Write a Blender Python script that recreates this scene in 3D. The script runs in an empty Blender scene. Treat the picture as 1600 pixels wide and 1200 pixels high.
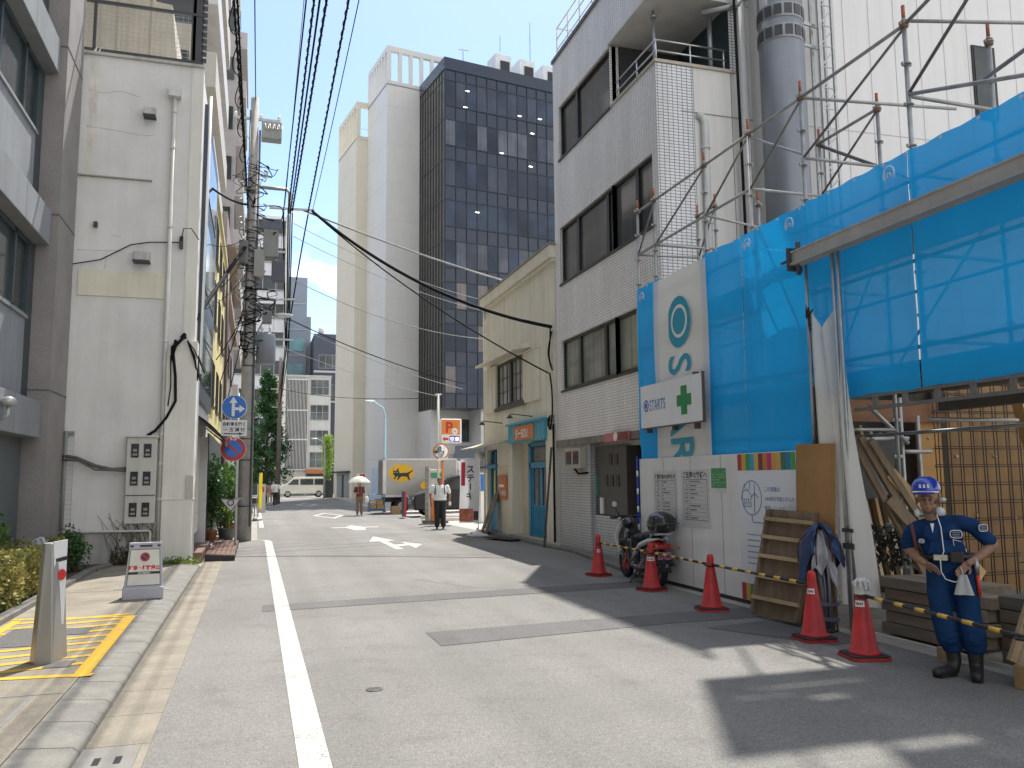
import bpy, bmesh, math, random
from mathutils import Vector, Matrix
random.seed(7)
R_ = math.radians
scene = bpy.context.scene
col = scene.collection

# ---------------------------------------------------------------- camera, sky, sun, exposure
cam_d = bpy.data.cameras.new('camera')
cam = bpy.data.objects.new('camera', cam_d)
col.objects.link(cam)
yaw, pitch, roll = R_(17.093), R_(6.43), 0.0087
w_ = Vector((math.sin(yaw)*math.cos(pitch), math.cos(yaw)*math.cos(pitch), math.sin(pitch)))
r_ = Vector((math.cos(yaw), -math.sin(yaw), 0))
d_ = w_.cross(r_)
c_, s_ = math.cos(roll), math.sin(roll)
r2, d2 = r_*c_ + d_*s_, d_*c_ - r_*s_
m3 = Matrix((r2, -d2, -w_)).transposed()
cam.matrix_world = Matrix.Translation((0, 0, 1.7)) @ m3.to_4x4()
cam_d.sensor_width = 36
cam_d.lens = 1300/1600*36
cam_d.clip_start = 0.05
cam_d.clip_end = 3000
scene.camera = cam

SUN_AZ, SUN_EL = R_(25.3), R_(61.1)
world = bpy.data.worlds.new('World')
scene.world = world
world.use_nodes = True
wn, wl = world.node_tree.nodes, world.node_tree.links
wn.clear()
wo = wn.new('ShaderNodeOutputWorld')
bg = wn.new('ShaderNodeBackground')
sky = wn.new('ShaderNodeTexSky')
sky.sky_type = 'NISHITA'
sky.sun_disc = False
sky.sun_elevation = SUN_EL
sky.sun_rotation = SUN_AZ
sky.air_density = 1.0
sky.dust_density = 0.7
sky.ozone_density = 3.0
bg.inputs['Strength'].default_value = 0.122
# a few summer cumulus clouds low over the end of the street, thin haze of cloud elsewhere
tc = wn.new('ShaderNodeTexCoord')
mp = wn.new('ShaderNodeMapping'); mp.inputs['Scale'].default_value = (1, 1, 1.7)
nz = wn.new('ShaderNodeTexNoise'); nz.inputs['Scale'].default_value = 6.5; nz.inputs['Detail'].default_value = 8; nz.inputs['Roughness'].default_value = 0.55
rp = wn.new('ShaderNodeValToRGB'); rp.color_ramp.elements[0].position = 0.535; rp.color_ramp.elements[1].position = 0.64
sp = wn.new('ShaderNodeSeparateXYZ')
rz = wn.new('ShaderNodeValToRGB')
rz.color_ramp.elements[0].position = 0.02; rz.color_ramp.elements[0].color = (1, 1, 1, 1)
e = rz.color_ramp.elements.new(0.2); e.color = (0.9, 0.9, 0.9, 1)
rz.color_ramp.elements[2].position = 0.32; rz.color_ramp.elements[2].color = (0.0, 0.0, 0.0, 1)
mu = wn.new('ShaderNodeMath'); mu.operation = 'MULTIPLY'
mx = wn.new('ShaderNodeMixRGB'); mx.inputs['Color2'].default_value = (9.0, 9.3, 9.8, 1)
# cloud cover added only in the unseen sky behind, to brighten and whiten shade
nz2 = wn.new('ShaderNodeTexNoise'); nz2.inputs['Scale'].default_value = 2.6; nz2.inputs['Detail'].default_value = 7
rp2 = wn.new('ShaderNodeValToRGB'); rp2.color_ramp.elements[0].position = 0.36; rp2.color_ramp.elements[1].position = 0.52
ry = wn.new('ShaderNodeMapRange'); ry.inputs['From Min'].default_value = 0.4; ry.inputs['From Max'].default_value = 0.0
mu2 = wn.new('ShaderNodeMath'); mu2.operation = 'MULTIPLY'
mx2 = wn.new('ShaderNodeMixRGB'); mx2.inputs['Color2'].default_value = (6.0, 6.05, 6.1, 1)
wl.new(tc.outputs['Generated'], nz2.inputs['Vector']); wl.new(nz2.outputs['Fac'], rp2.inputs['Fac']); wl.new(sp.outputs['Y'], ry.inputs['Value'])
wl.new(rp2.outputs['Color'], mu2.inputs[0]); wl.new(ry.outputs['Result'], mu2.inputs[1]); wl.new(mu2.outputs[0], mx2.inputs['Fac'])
wl.new(tc.outputs['Generated'], mp.inputs['Vector']); wl.new(mp.outputs['Vector'], nz.inputs['Vector'])
wl.new(nz.outputs['Fac'], rp.inputs['Fac']); wl.new(tc.outputs['Generated'], sp.inputs['Vector'])
wl.new(sp.outputs['Z'], rz.inputs['Fac']); wl.new(rp.outputs['Color'], mu.inputs[0]); wl.new(rz.outputs['Color'], mu.inputs[1])
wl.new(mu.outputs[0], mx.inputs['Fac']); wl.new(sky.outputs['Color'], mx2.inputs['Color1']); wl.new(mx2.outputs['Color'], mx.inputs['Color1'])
wl.new(mx.outputs['Color'], bg.inputs['Color']); wl.new(bg.outputs[0], wo.inputs['Surface'])

sun_d = bpy.data.lights.new('sun', 'SUN')
sun_d.energy = 3.6; sun_d.angle = R_(0.55); sun_d.color = (1.0, 0.955, 0.88)
sun = bpy.data.objects.new('sun', sun_d); col.objects.link(sun)
sv = Vector((math.sin(SUN_AZ)*math.cos(SUN_EL), math.cos(SUN_AZ)*math.cos(SUN_EL), math.sin(SUN_EL)))
sun.rotation_euler = sv.to_track_quat('Z', 'Y').to_euler()
sun.location = sv*60
vs = scene.view_settings
vs.view_transform = 'Standard'; vs.look = 'None'; vs.exposure = 0.98; vs.gamma = 1.0
scene.cycles.max_bounces = 8
scene.cycles.diffuse_bounces = 4
scene.cycles.transparent_max_bounces = 12
scene.cycles.use_denoising = True

# ---------------------------------------------------------------- materials
def nodes_of(name):
    m = bpy.data.materials.new(name); m.use_nodes = True
    nt = m.node_tree
    return m, nt.nodes, nt.links, nt.nodes['Principled BSDF']
def ramp(n, p0, c0, p1, c1):
    r = n.new('ShaderNodeValToRGB')
    r.color_ramp.elements[0].position = p0; r.color_ramp.elements[1].position = p1
    r.color_ramp.elements[0].color = (*c0, 1); r.color_ramp.elements[1].color = (*c1, 1)
    return r
def noise(n, l, vec, scale, detail=4, rough=.55, stretch=None):
    t = n.new('ShaderNodeTexNoise'); t.inputs['Scale'].default_value = scale
    t.inputs['Detail'].default_value = detail; t.inputs['Roughness'].default_value = rough
    if stretch:
        mpp = n.new('ShaderNodeMapping'); mpp.inputs['Scale'].default_value = stretch
        l.new(vec, mpp.inputs['Vector']); vec = mpp.outputs['Vector']
    l.new(vec, t.inputs['Vector'])
    return t
MC = {}
def mat(name, c=None, rough=.7, metal=0., var=.1, scale=2.5, bump=0., bscale=60, spec=.5, streak=0., speck=0., coat=0.):
    """painted / plaster / metal surface: two octaves of uneven colour, optional vertical weather streaks and fine grain"""
    if name in MC: return MC[name]
    m, n, l, b = nodes_of(name)
    t = n.new('ShaderNodeTexCoord').outputs['Object']
    hi = tuple(min(1, v*(1+var)) for v in c); lo = tuple(v*(1-var) for v in c)
    nz = noise(n, l, t, scale, 6)
    rr = ramp(n, .3, lo, .7, hi); l.new(nz.outputs['Fac'], rr.inputs['Fac'])
    out = rr.outputs['Color']
    if streak:
        ns = noise(n, l, t, 1.0, 5, .6, (5, 5, .35))
        rs = ramp(n, .45, (1, 1, 1), .75, (1-streak, 1-streak*1.05, 1-streak*1.2)); l.new(ns.outputs['Fac'], rs.inputs['Fac'])
        mm = n.new('ShaderNodeMixRGB'); mm.blend_type = 'MULTIPLY'; mm.inputs['Fac'].default_value = 1
        l.new(out, mm.inputs['Color1']); l.new(rs.outputs['Color'], mm.inputs['Color2']); out = mm.outputs['Color']
    if speck:
        ng = noise(n, l, t, 140, 2, .7)
        rg = ramp(n, .3, (1-speck,)*3, .7, (1+speck,)*3); l.new(ng.outputs['Fac'], rg.inputs['Fac'])
        mm = n.new('ShaderNodeMixRGB'); mm.blend_type = 'MULTIPLY'; mm.inputs['Fac'].default_value = 1
        l.new(out, mm.inputs['Color1']); l.new(rg.outputs['Color'], mm.inputs['Color2']); out = mm.outputs['Color']
    l.new(out, b.inputs['Base Color'])
    b.inputs['Roughness'].default_value = rough; b.inputs['Metallic'].default_value = metal
    b.inputs['Specular IOR Level'].default_value = spec
    if coat: b.inputs['Coat Weight'].default_value = coat; b.inputs['Coat Roughness'].default_value = .05
    if bump:
        nb = noise(n, l, t, bscale, 3); bp = n.new('ShaderNodeBump'); bp.inputs['Strength'].default_value = bump; bp.inputs['Distance'].default_value = .02
        l.new(nb.outputs['Fac'], bp.inputs['Height']); l.new(bp.outputs['Normal'], b.inputs['Normal'])
    MC[name] = m
    return m
def tile_mat(name, c, mortar, tw, th, gap=.01, rough=.25, var=.06, bump=.4, offset=0.0):
    """small rectangular facing tiles; u runs along x+y so both street and side faces are tiled"""
    m, n, l, b = nodes_of(name)
    t = n.new('ShaderNodeTexCoord').outputs['Object']
    s = n.new('ShaderNodeSeparateXYZ'); l.new(t, s.inputs[0])
    a = n.new('ShaderNodeMath'); a.operation = 'ADD'; l.new(s.outputs['X'], a.inputs[0]); l.new(s.outputs['Y'], a.inputs[1])
    cb = n.new('ShaderNodeCombineXYZ'); l.new(a.outputs[0], cb.inputs['X']); l.new(s.outputs['Z'], cb.inputs['Y'])
    br = n.new('ShaderNodeTexBrick'); l.new(cb.outputs[0], br.inputs['Vector'])
    br.offset = offset
    br.inputs['Scale'].default_value = 1; br.inputs['Brick Width'].default_value = tw; br.inputs['Row Height'].default_value = th
    br.inputs['Mortar Size'].default_value = gap; br.inputs['Mortar Smooth'].default_value = .1
    br.inputs['Color1'].default_value = (*[v*(1-var) for v in c], 1); br.inputs['Color2'].default_value = (*[min(1, v*(1+var)) for v in c], 1)
    br.inputs['Mortar'].default_value = (*mortar, 1)
    ns = noise(n, l, t, 1.0, 5, .6, (1.5, 1.5, .3))
    rs = ramp(n, .35, (1, 1, 1), .8, (.78, .77, .74)); l.new(ns.outputs['Fac'], rs.inputs['Fac'])
    mm = n.new('ShaderNodeMixRGB'); mm.blend_type = 'MULTIPLY'; mm.inputs['Fac'].default_value = 1
    l.new(br.outputs['Color'], mm.inputs['Color1']); l.new(rs.outputs['Color'], mm.inputs['Color2'])
    l.new(mm.outputs['Color'], b.inputs['Base Color'])
    b.inputs['Roughness'].default_value = rough
    bp = n.new('ShaderNodeBump'); bp.inputs['Strength'].default_value = bump; bp.inputs['Distance'].default_value = .01; bp.invert = True
    l.new(br.outputs['Fac'], bp.inputs['Height']); l.new(bp.outputs['Normal'], b.inputs['Normal'])
    return m
def glass_mat(name, c, rough=.04, var=.5, scale=.8, curtain=0., spec=.8):
    """window pane seen from outside: dim room behind with uneven shade, curtain folds, sharp reflection"""
    m, n, l, b = nodes_of(name)
    t = n.new('ShaderNodeTexCoord').outputs['Object']
    nz = noise(n, l, t, scale, 3)
    rr = ramp(n, .35, tuple(v*(1-var) for v in c), .65, tuple(v*(1+var) for v in c)); l.new(nz.outputs['Fac'], rr.inputs['Fac'])
    out = rr.outputs['Color']
    if curtain:
        nc = noise(n, l, t, 1.0, 2, .5, (9, 9, .15))
        rc = ramp(n, .3, (1-curtain,)*3, .7, (1+curtain,)*3); l.new(nc.outputs['Fac'], rc.inputs['Fac'])
        mm = n.new('ShaderNodeMixRGB'); mm.blend_type = 'MULTIPLY'; mm.inputs['Fac'].default_value = 1
        l.new(out, mm.inputs['Color1']); l.new(rc.outputs['Color'], mm.inputs['Color2']); out = mm.outputs['Color']
    l.new(out, b.inputs['Base Color'])
    b.inputs['Roughness'].default_value = .6; b.inputs['Specular IOR Level'].default_value = .2
    b.inputs['Coat Weight'].default_value = spec; b.inputs['Coat Roughness'].default_value = rough; b.inputs['Coat IOR'].default_value = 1.5
    return m
def wood_mat(name, c, rough=.7, var=.25, axis='z', scale=1.):
    m, n, l, b = nodes_of(name)
    t = n.new('ShaderNodeTexCoord').outputs['Object']
    st = {'x': (.8, 14, 14), 'y': (14, .8, 14), 'z': (14, 14, .8)}[axis]
    nz = noise(n, l, t, scale, 6, .6, st)
    rr = ramp(n, .3, tuple(v*(1-var) for v in c), .72, tuple(v*(1+var) for v in c)); l.new(nz.outputs['Fac'], rr.inputs['Fac'])
    n2 = noise(n, l, t, 1.3, 3)
    r2_ = ramp(n, .3, (.75, .74, .72), .65, (1.1, 1.1, 1.1)); l.new(n2.outputs['Fac'], r2_.inputs['Fac'])
    mm = n.new('ShaderNodeMixRGB'); mm.blend_type = 'MULTIPLY'; mm.inputs['Fac'].default_value = 1
    l.new(rr.outputs['Color'], mm.inputs['Color1']); l.new(r2_.outputs['Color'], mm.inputs['Color2'])
    l.new(mm.outputs['Color'], b.inputs['Base Color']); b.inputs['Roughness'].default_value = rough
    return m
def cloth_mat(name, c, trans=.35, see=.0, var=.12, rough=.6, weave=0.):
    """sheet or foliage: diffuse with light coming through it; 'see' = share of open weave"""
    m, n, l, b = nodes_of(name)
    t = n.new('ShaderNodeTexCoord').outputs['Object']
    nz = noise(n, l, t, 1.4, 5)
    rr = ramp(n, .3, tuple(v*(1-var) for v in c), .7, tuple(min(1, v*(1+var)) for v in c)); l.new(nz.outputs['Fac'], rr.inputs['Fac'])
    b.inputs['Roughness'].default_value = rough
    l.new(rr.outputs['Color'], b.inputs['Base Color'])
    tr = n.new('ShaderNodeBsdfTranslucent'); l.new(rr.outputs['Color'], tr.inputs['Color'])
    mxs = n.new('ShaderNodeMixShader'); mxs.inputs['Fac'].default_value = trans
    l.new(b.outputs[0], mxs.inputs[1]); l.new(tr.outputs[0], mxs.inputs[2])
    last = mxs
    if see:
        tp = n.new('ShaderNodeBsdfTransparent'); m2 = n.new('ShaderNodeMixShader'); m2.inputs['Fac'].default_value = see
        l.new(mxs.outputs[0], m2.inputs[1]); l.new(tp.outputs[0], m2.inputs[2]); last = m2
    l.new(last.outputs[0], n['Material Output'].inputs['Surface'])
    return m
def leaf_mat(name, c1, c2, trans=.3, scale=6):
    m, n, l, b = nodes_of(name)
    t = n.new('ShaderNodeTexCoord').outputs['Object']
    nz = noise(n, l, t, scale, 3, .7)
    rr = ramp(n, .32, c1, .68, c2); l.new(nz.outputs['Fac'], rr.inputs['Fac'])
    l.new(rr.outputs['Color'], b.inputs['Base Color']); b.inputs['Roughness'].default_value = .5; b.inputs['Specular IOR Level'].default_value = .3
    tr = n.new('ShaderNodeBsdfTranslucent'); l.new(rr.outputs['Color'], tr.inputs['Color'])
    mxs = n.new('ShaderNodeMixShader'); mxs.inputs['Fac'].default_value = trans
    l.new(b.outputs[0], mxs.inputs[1]); l.new(tr.outputs[0], mxs.inputs[2]); l.new(mxs.outputs[0], n['Material Output'].inputs['Surface'])
    return m
def lamp_mat(name, c, s):
    m, n, l, b = nodes_of(name)
    b.inputs['Base Color'].default_value = (*c, 1); b.inputs['Emission Color'].default_value = (*c, 1); b.inputs['Emission Strength'].default_value = s
    return m
def asphalt_mat(name, base, warm=.03):
    m, n, l, b = nodes_of(name)
    t = n.new('ShaderNodeTexCoord').outputs['Object']
    big = noise(n, l, t, .35, 4); rb = ramp(n, .3, tuple(v*.86 for v in base), .7, tuple(v*1.12 for v in base)); l.new(big.outputs['Fac'], rb.inputs['Fac'])
    # lighter wheel tracks along the street
    trk = noise(n, l, t, 1., 3, .5, (1.1, .03, 1)); rt = ramp(n, .35, (.9, .9, .9), .65, (1.1, 1.1, 1.09)); l.new(trk.outputs['Fac'], rt.inputs['Fac'])
    fine = noise(n, l, t, 75, 4, .8); rf = ramp(n, .34, (.5, .5, .51), .66, (1.5, 1.49, 1.45)); l.new(fine.outputs['Fac'], rf.inputs['Fac'])
    stain = noise(n, l, t, 2.2, 6, .65); rst = ramp(n, .52, (1, 1, 1), .74, (.80, .79, .78)); l.new(stain.outputs['Fac'], rst.inputs['Fac'])
    agg = noise(n, l, t, 22, 3, .75); ra = ramp(n, .36, (.86, .86, .87), .64, (1.14, 1.13, 1.12)); l.new(agg.outputs['Fac'], ra.inputs['Fac'])
    o = rb.outputs['Color']
    for x in (rt, rf, rst, ra):
        mm = n.new('ShaderNodeMixRGB'); mm.blend_type = 'MULTIPLY'; mm.inputs['Fac'].default_value = 1
        l.new(o, mm.inputs['Color1']); l.new(x.outputs['Color'], mm.inputs['Color2']); o = mm.outputs['Color']
    l.new(o, b.inputs['Base Color']); b.inputs['Roughness'].default_value = .85; b.inputs['Specular IOR Level'].default_value = .3
    bp = n.new('ShaderNodeBump'); bp.inputs['Strength'].default_value = .35; bp.inputs['Distance'].default_value = .006
    l.new(fine.outputs['Fac'], bp.inputs['Height']); l.new(bp.outputs['Normal'], b.inputs['Normal'])
    return m
def worn_paint(name, c, hole=.62):
    """road paint worn through to the asphalt in small specks and scuffs"""
    m, n, l, b = nodes_of(name)
    t = n.new('ShaderNodeTexCoord').outputs['Object']
    a = noise(n, l, t, 38, 4, .7); g = noise(n, l, t, 3, 4, .6)
    ad = n.new('ShaderNodeMath'); ad.operation = 'MULTIPLY_ADD'; ad.inputs[1].default_value = .55
    l.new(g.outputs['Fac'], ad.inputs[0]); l.new(a.outputs['Fac'], ad.inputs[2])
    rr = ramp(n, hole+.18, c, hole+.3, (.22, .21, .2)); l.new(ad.outputs[0], rr.inputs['Fac'])
    l.new(rr.outputs['Color'], b.inputs['Base Color']); b.inputs['Roughness'].default_value = .7
    return m

# ---------------------------------------------------------------- mesh helpers
V = Vector
SPLIT = {'hand_hole', 'balcony_pipe', 'base_pier', 'insulator', 'lower_arm', 'crossarm', 'antenna', 'cable_clip', 'hanger_pipe', 'pipe_clamp', 'bushing', 'indicator', 'mirror', 'mirror_glass', 'white_trim', 'form_tie', 'bolt', 'eyelet', 'balcony', 'screen_post', 'pipe', 'leg', 'foot', 'sun_shade', 'band', 'rooftop_tank', 'vertical_bar', 'horizontal_bar', 'soffit_board', 'side_fin', 'collar_slot', 'flue_collar', 'flue_bracket', 'riser_conduit', 'climbing_step', 'cable_clamp', 'slotted_parapet', 'batten', 'guard_stripe', 'yellow_band', 'ring', 'service_cable', 'drop_cable', 'hanging_cable', 'mullion', 'louvre', 'rail', 'balcony_rail', 'fork', 'fan_grille', 'base_window', 'backpack_strap'}
class MB:
    def __init__(s): s.bm = bmesh.new(); s.mi = 0
    def face(s, pts):
        f = s.bm.faces.new([s.bm.verts.new(p) for p in pts]); f.material_index = s.mi; return f
    def box(s, x0, x1, y0, y1, z0, z1):
        return s.obox(V(((x0+x1)/2, (y0+y1)/2, (z0+z1)/2)), V(((x1-x0)/2, 0, 0)), V((0, (y1-y0)/2, 0)), V((0, 0, (z1-z0)/2)))
    def obox(s, c, a, b, d):
        c, a, b, d = V(c), V(a), V(b), V(d)
        v = [s.bm.verts.new(c + a*i + b*j + d*k) for i in (-1, 1) for j in (-1, 1) for k in (-1, 1)]
        for q in ((0, 1, 3, 2), (4, 6, 7, 5), (0, 4, 5, 1), (2, 3, 7, 6), (0, 2, 6, 4), (1, 5, 7, 3)):
            f = s.bm.faces.new([v[i] for i in q]); f.material_index = s.mi
        return s
    def bar(s, p, q, w, h, up=(0, 0, 1)):
        p, q = V(p), V(q); t = (q-p); L = t.length; t.normalize(); u = V(up)
        if abs(t.dot(u)) > .99: u = V((1, 0, 0))
        a = t.cross(u).normalized(); b = a.cross(t).normalized()
        return s.obox((p+q)/2, t*L/2, a*w/2, b*h/2)
    def tube(s, pts, r, n=8, cap=True, closed=False):
        pts = [V(p) for p in pts]; rs = r if isinstance(r, (list, tuple)) else [r]*len(pts)
        rings = []; prev = None; N = len(pts)
        for i, p in enumerate(pts):
            if closed: t = (pts[(i+1) % N]-pts[i-1])
            else: t = (pts[min(i+1, N-1)]-pts[max(i-1, 0)])
            if t.length < 1e-9: t = V((0, 0, 1))
            t.normalize()
            u = prev if prev else (V((0, 0, 1)) if abs(t.z) < .9 else V((1, 0, 0)))
            a = u - t*u.dot(t)
            if a.length < 1e-6: a = V((0, 1, 0)) - t*t.y
            a.normalize(); prev = a; b = t.cross(a)
            rings.append([s.bm.verts.new(p + (a*math.cos(k*2*math.pi/n) + b*math.sin(k*2*math.pi/n))*rs[i]) for k in range(n)])
        m = N if closed else N-1
        for i in range(m):
            A, B = rings[i], rings[(i+1) % N]
            for k in range(n):
                f = s.bm.faces.new((A[k], A[(k+1) % n], B[(k+1) % n], B[k])); f.material_index = s.mi; f.smooth = True
        if cap and not closed:
            for q in (rings[0][::-1], rings[-1]):
                f = s.bm.faces.new(q); f.material_index = s.mi
        return s
    def lathe(s, prof, c=(0, 0, 0), n=20, axis=(0, 0, 1), cap=True):
        c = V(c); ax = V(axis).normalized(); u = V((1, 0, 0)) if abs(ax.x) < .9 else V((0, 1, 0))
        a = (u - ax*u.dot(ax)).normalized(); b = ax.cross(a)
        rings = [[s.bm.verts.new(c + ax*z + (a*math.cos(k*2*math.pi/n) + b*math.sin(k*2*math.pi/n))*max(r, 1e-4)) for k in range(n)] for r, z in prof]
        for A, B in zip(rings, rings[1:]):
            for k in range(n):
                f = s.bm.faces.new((A[k], A[(k+1) % n], B[(k+1) % n], B[k])); f.material_index = s.mi; f.smooth = True
        if cap:
            for q in (rings[0][::-1], rings[-1]):
                f = s.bm.faces.new(q); f.material_index = s.mi
        return s
    def prism(s, pts, vec):
        pts = [V(p) for p in pts]; vec = V(vec)
        A = [s.bm.verts.new(p) for p in pts]; B = [s.bm.verts.new(p+vec) for p in pts]; n = len(pts)
        for q in (A[::-1], B):
            f = s.bm.faces.new(q); f.material_index = s.mi
        for k in range(n):
            f = s.bm.faces.new((A[k], A[(k+1) % n], B[(k+1) % n], B[k])); f.material_index = s.mi
        return s
    def ell(s, c, r, rot=None, seg=14, rings=9):
        M = Matrix.Translation(V(c)) @ (rot.to_4x4() if rot else Matrix.Identity(4)) @ Matrix.Diagonal((*r, 1))
        g = bmesh.ops.create_uvsphere(s.bm, u_segments=seg, v_segments=rings, radius=1, matrix=M)
        for v in g['verts']:
            for f in v.link_faces: f.material_index = s.mi; f.smooth = True
        return s
    def grid(s, fn, nu, nv, smooth=True):
        g = [[s.bm.verts.new(fn(i/nu, j/nv)) for j in range(nv+1)] for i in range(nu+1)]
        for i in range(nu):
            for j in range(nv):
                f = s.bm.faces.new((g[i][j], g[i+1][j], g[i+1][j+1], g[i][j+1])); f.material_index = s.mi; f.smooth = smooth
        return s
    def wall(s, axis, p, u0, u1, z0, z1, holes=(), depth=.15):
        """wall plane with real openings; axis 'x': plane X=p, u=Y; 'y': plane Y=p, u=X; depth = signed reveal"""
        P = (lambda u, z, w=0: V((p+w, u, z))) if axis == 'x' else (lambda u, z, w=0: V((u, p+w, z)))
        us = sorted({u0, u1, *[h[0] for h in holes], *[h[1] for h in holes]}); zs = sorted({z0, z1, *[h[2] for h in holes], *[h[3] for h in holes]})
        for a, b in zip(us, us[1:]):
            for c, d in zip(zs, zs[1:]):
                um, zm = (a+b)/2, (c+d)/2
                if any(h[0] < um < h[1] and h[2] < zm < h[3] for h in holes): continue
                s.face((P(a, c), P(b, c), P(b, d), P(a, d)))
        for a, b, c, d in holes:
            for (ua, za, ub, zb) in ((a, c, b, c), (a, d, b, d), (a, c, a, d), (b, c, b, d)):
                s.face((P(ua, za), P(ub, zb), P(ub, zb, depth), P(ua, za, depth)))
        return s
    def build(s, name, m, parent=None, local=False, smooth=False, bevel=0., seg=2, normals=True):
        bm = s.bm
        if parent and name in SPLIT:
            rest = set(bm.faces); groups = []
            while rest:
                st_ = [rest.pop()]; grp = []
                while st_:
                    f = st_.pop(); grp.append(f)
                    for e in f.edges:
                        for g in e.link_faces:
                            if g in rest: rest.discard(g); st_.append(g)
                groups.append(grp)
            if len(groups) > 1:
                first = None
                for grp in groups:
                    q = MB(); mp_ = {}
                    for f in grp:
                        vs_ = []
                        for v in f.verts:
                            if v not in mp_: mp_[v] = q.bm.verts.new(v.co)
                            vs_.append(mp_[v])
                        nf = q.bm.faces.new(vs_); nf.smooth = f.smooth; nf.material_index = f.material_index
                    o = q.build(name, m, parent, local, smooth, bevel, seg, normals); first = first or o
                bm.free(); return first
        if normals: bmesh.ops.recalc_face_normals(bm, faces=bm.faces)
        if smooth:
            for f in bm.faces: f.smooth = True
        me = bpy.data.meshes.new(name)
        o = bpy.data.objects.new(name, me); col.objects.link(o)
        if parent:
            o.parent = parent
            if not local: bm.transform(wmat(parent).inverted())
        elif not local:
            xs = [v.co for v in bm.verts]
            lo = V((min(v.x for v in xs), min(v.y for v in xs), min(v.z for v in xs))); hi = V((max(v.x for v in xs), max(v.y for v in xs), max(v.z for v in xs)))
            o.location = V(((lo.x+hi.x)/2, (lo.y+hi.y)/2, lo.z)); bm.transform(Matrix.Translation(-o.location))
        bm.to_mesh(me); bm.free()
        for q in (m if isinstance(m, (list, tuple)) else [m]): me.materials.append(q)
        if bevel:
            md = o.modifiers.new('bevel', 'BEVEL'); md.width = bevel; md.segments = seg; md.limit_method = 'ANGLE'; md.angle_limit = R_(40)
        return o
def wmat(o):
    M = Matrix.Translation(o.location) @ o.rotation_euler.to_matrix().to_4x4()
    return (wmat(o.parent) @ M) if o.parent else M
def thing(name, label, cat, loc=(0, 0, 0), rotz=0., group=None):
    o = bpy.data.objects.new(name, None); col.objects.link(o); o.empty_display_size = .2
    o.location = loc; o.rotation_euler = (0, 0, rotz)
    o['label'] = label; o['category'] = cat
    if group: o['group'] = group
    return o
def tag(o, label, cat, group=None):
    o['label'] = label; o['category'] = cat
    if group: o['group'] = group
    return o
def struct(o): o['kind'] = 'structure'; return o
def stuff(o, label=None, cat=None):
    o['kind'] = 'stuff'
    if label: o['label'] = label; o['category'] = cat
    return o
def copy_tree(o, parent=None):
    c = o.copy(); col.objects.link(c); c.parent = parent
    for ch in list(o.children): copy_tree(ch, c)
    return c
def smooth(pts, n=4):
    P = [V(p) for p in pts]; out = []
    for i in range(len(P)-1):
        a, b, c, d = P[max(i-1, 0)], P[i], P[i+1], P[min(i+2, len(P)-1)]
        for k in range(n):
            t = k/n; out.append(.5*((2*b)+(c-a)*t+(2*a-5*b+4*c-d)*t*t+(3*b-a-3*c+d)*t**3))
    return out+[P[-1]]
def text(body, size, org, xd, yd, m, name='lettering', parent=None, align='LEFT', bold=0., wide=1., depth=0., cy=None):
    cu = bpy.data.curves.new(name, 'FONT'); cu.body = body; cu.size = size; cu.align_x = align; cu.align_y = 'CENTER' if cy else 'BOTTOM_BASELINE'
    cu.offset = bold; cu.resolution_u = 3; cu.extrude = depth
    t = bpy.data.objects.new(name, cu); col.objects.link(t)
    dg = bpy.context.evaluated_depsgraph_get(); me = bpy.data.meshes.new_from_object(t.evaluated_get(dg))
    bpy.data.objects.remove(t)
    xd, yd = V(xd).normalized()*wide, V(yd).normalized(); zd = xd.cross(yd).normalized()
    M = Matrix.Translation(V(org)) @ Matrix((xd, yd, zd)).transposed().to_4x4()
    me.transform(M)
    me.materials.clear(); me.materials.append(m)
    o = bpy.data.objects.new(name, me); col.objects.link(o)
    if parent: o.parent = parent; me.transform(wmat(parent).inverted())
    return o
def remeshed(mb, name, m, parent, voxel=.012, smooth=3, local=True):
    """union of overlapping closed shapes grown into one continuous skin"""
    me = bpy.data.meshes.new(name); bmesh.ops.recalc_face_normals(mb.bm, faces=mb.bm.faces); mb.bm.to_mesh(me); mb.bm.free()
    t = bpy.data.objects.new(name, me); col.objects.link(t)
    a = t.modifiers.new('remesh', 'REMESH'); a.mode = 'VOXEL'; a.voxel_size = voxel; a.use_smooth_shade = True
    if smooth:
        b = t.modifiers.new('smooth', 'SMOOTH'); b.iterations = smooth; b.factor = .5
    dg = bpy.context.evaluated_depsgraph_get(); me2 = bpy.data.meshes.new_from_object(t.evaluated_get(dg))
    bpy.data.objects.remove(t); bpy.data.meshes.remove(me)
    for p in me2.polygons: p.use_smooth = True
    me2.materials.clear(); me2.materials.append(m)
    o = bpy.data.objects.new(name, me2); col.objects.link(o)
    if parent:
        o.parent = parent
        if not local: me2.transform(wmat(parent).inverted())
    return o
def capsule(mb, p, q, r0, r1, n=10):
    mb.tube([p, q], [r0, r1], n); mb.ell(p, (r0,)*3, None, n, 6); mb.ell(q, (r1,)*3, None, n, 6)
def chain(mb, pts, n=10):
    for (p, r0), (q, r1) in zip(pts, pts[1:]): capsule(mb, p, q, r0, r1, n)
def sagpts(a, b, sag, n=14):
    a, b = V(a), V(b)
    return [a.lerp(b, i/n) - V((0, 0, sag*4*(i/n)*(1-i/n))) for i in range(n+1)]
def leaves(mb, pts, size, tilt=1., rnd=random):
    for p in pts:
        n = V((rnd.gauss(0, 1), rnd.gauss(0, 1), rnd.gauss(.4, 1)*tilt)).normalized()
        a = n.cross(V((rnd.gauss(0, 1), rnd.gauss(0, 1), rnd.gauss(0, 1)))).normalized(); b = n.cross(a)
        s = size*rnd.uniform(.6, 1.3); p = V(p)
        mb.face((p - a*s, p + b*s*.45, p + a*s, p - b*s*.45))
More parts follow.
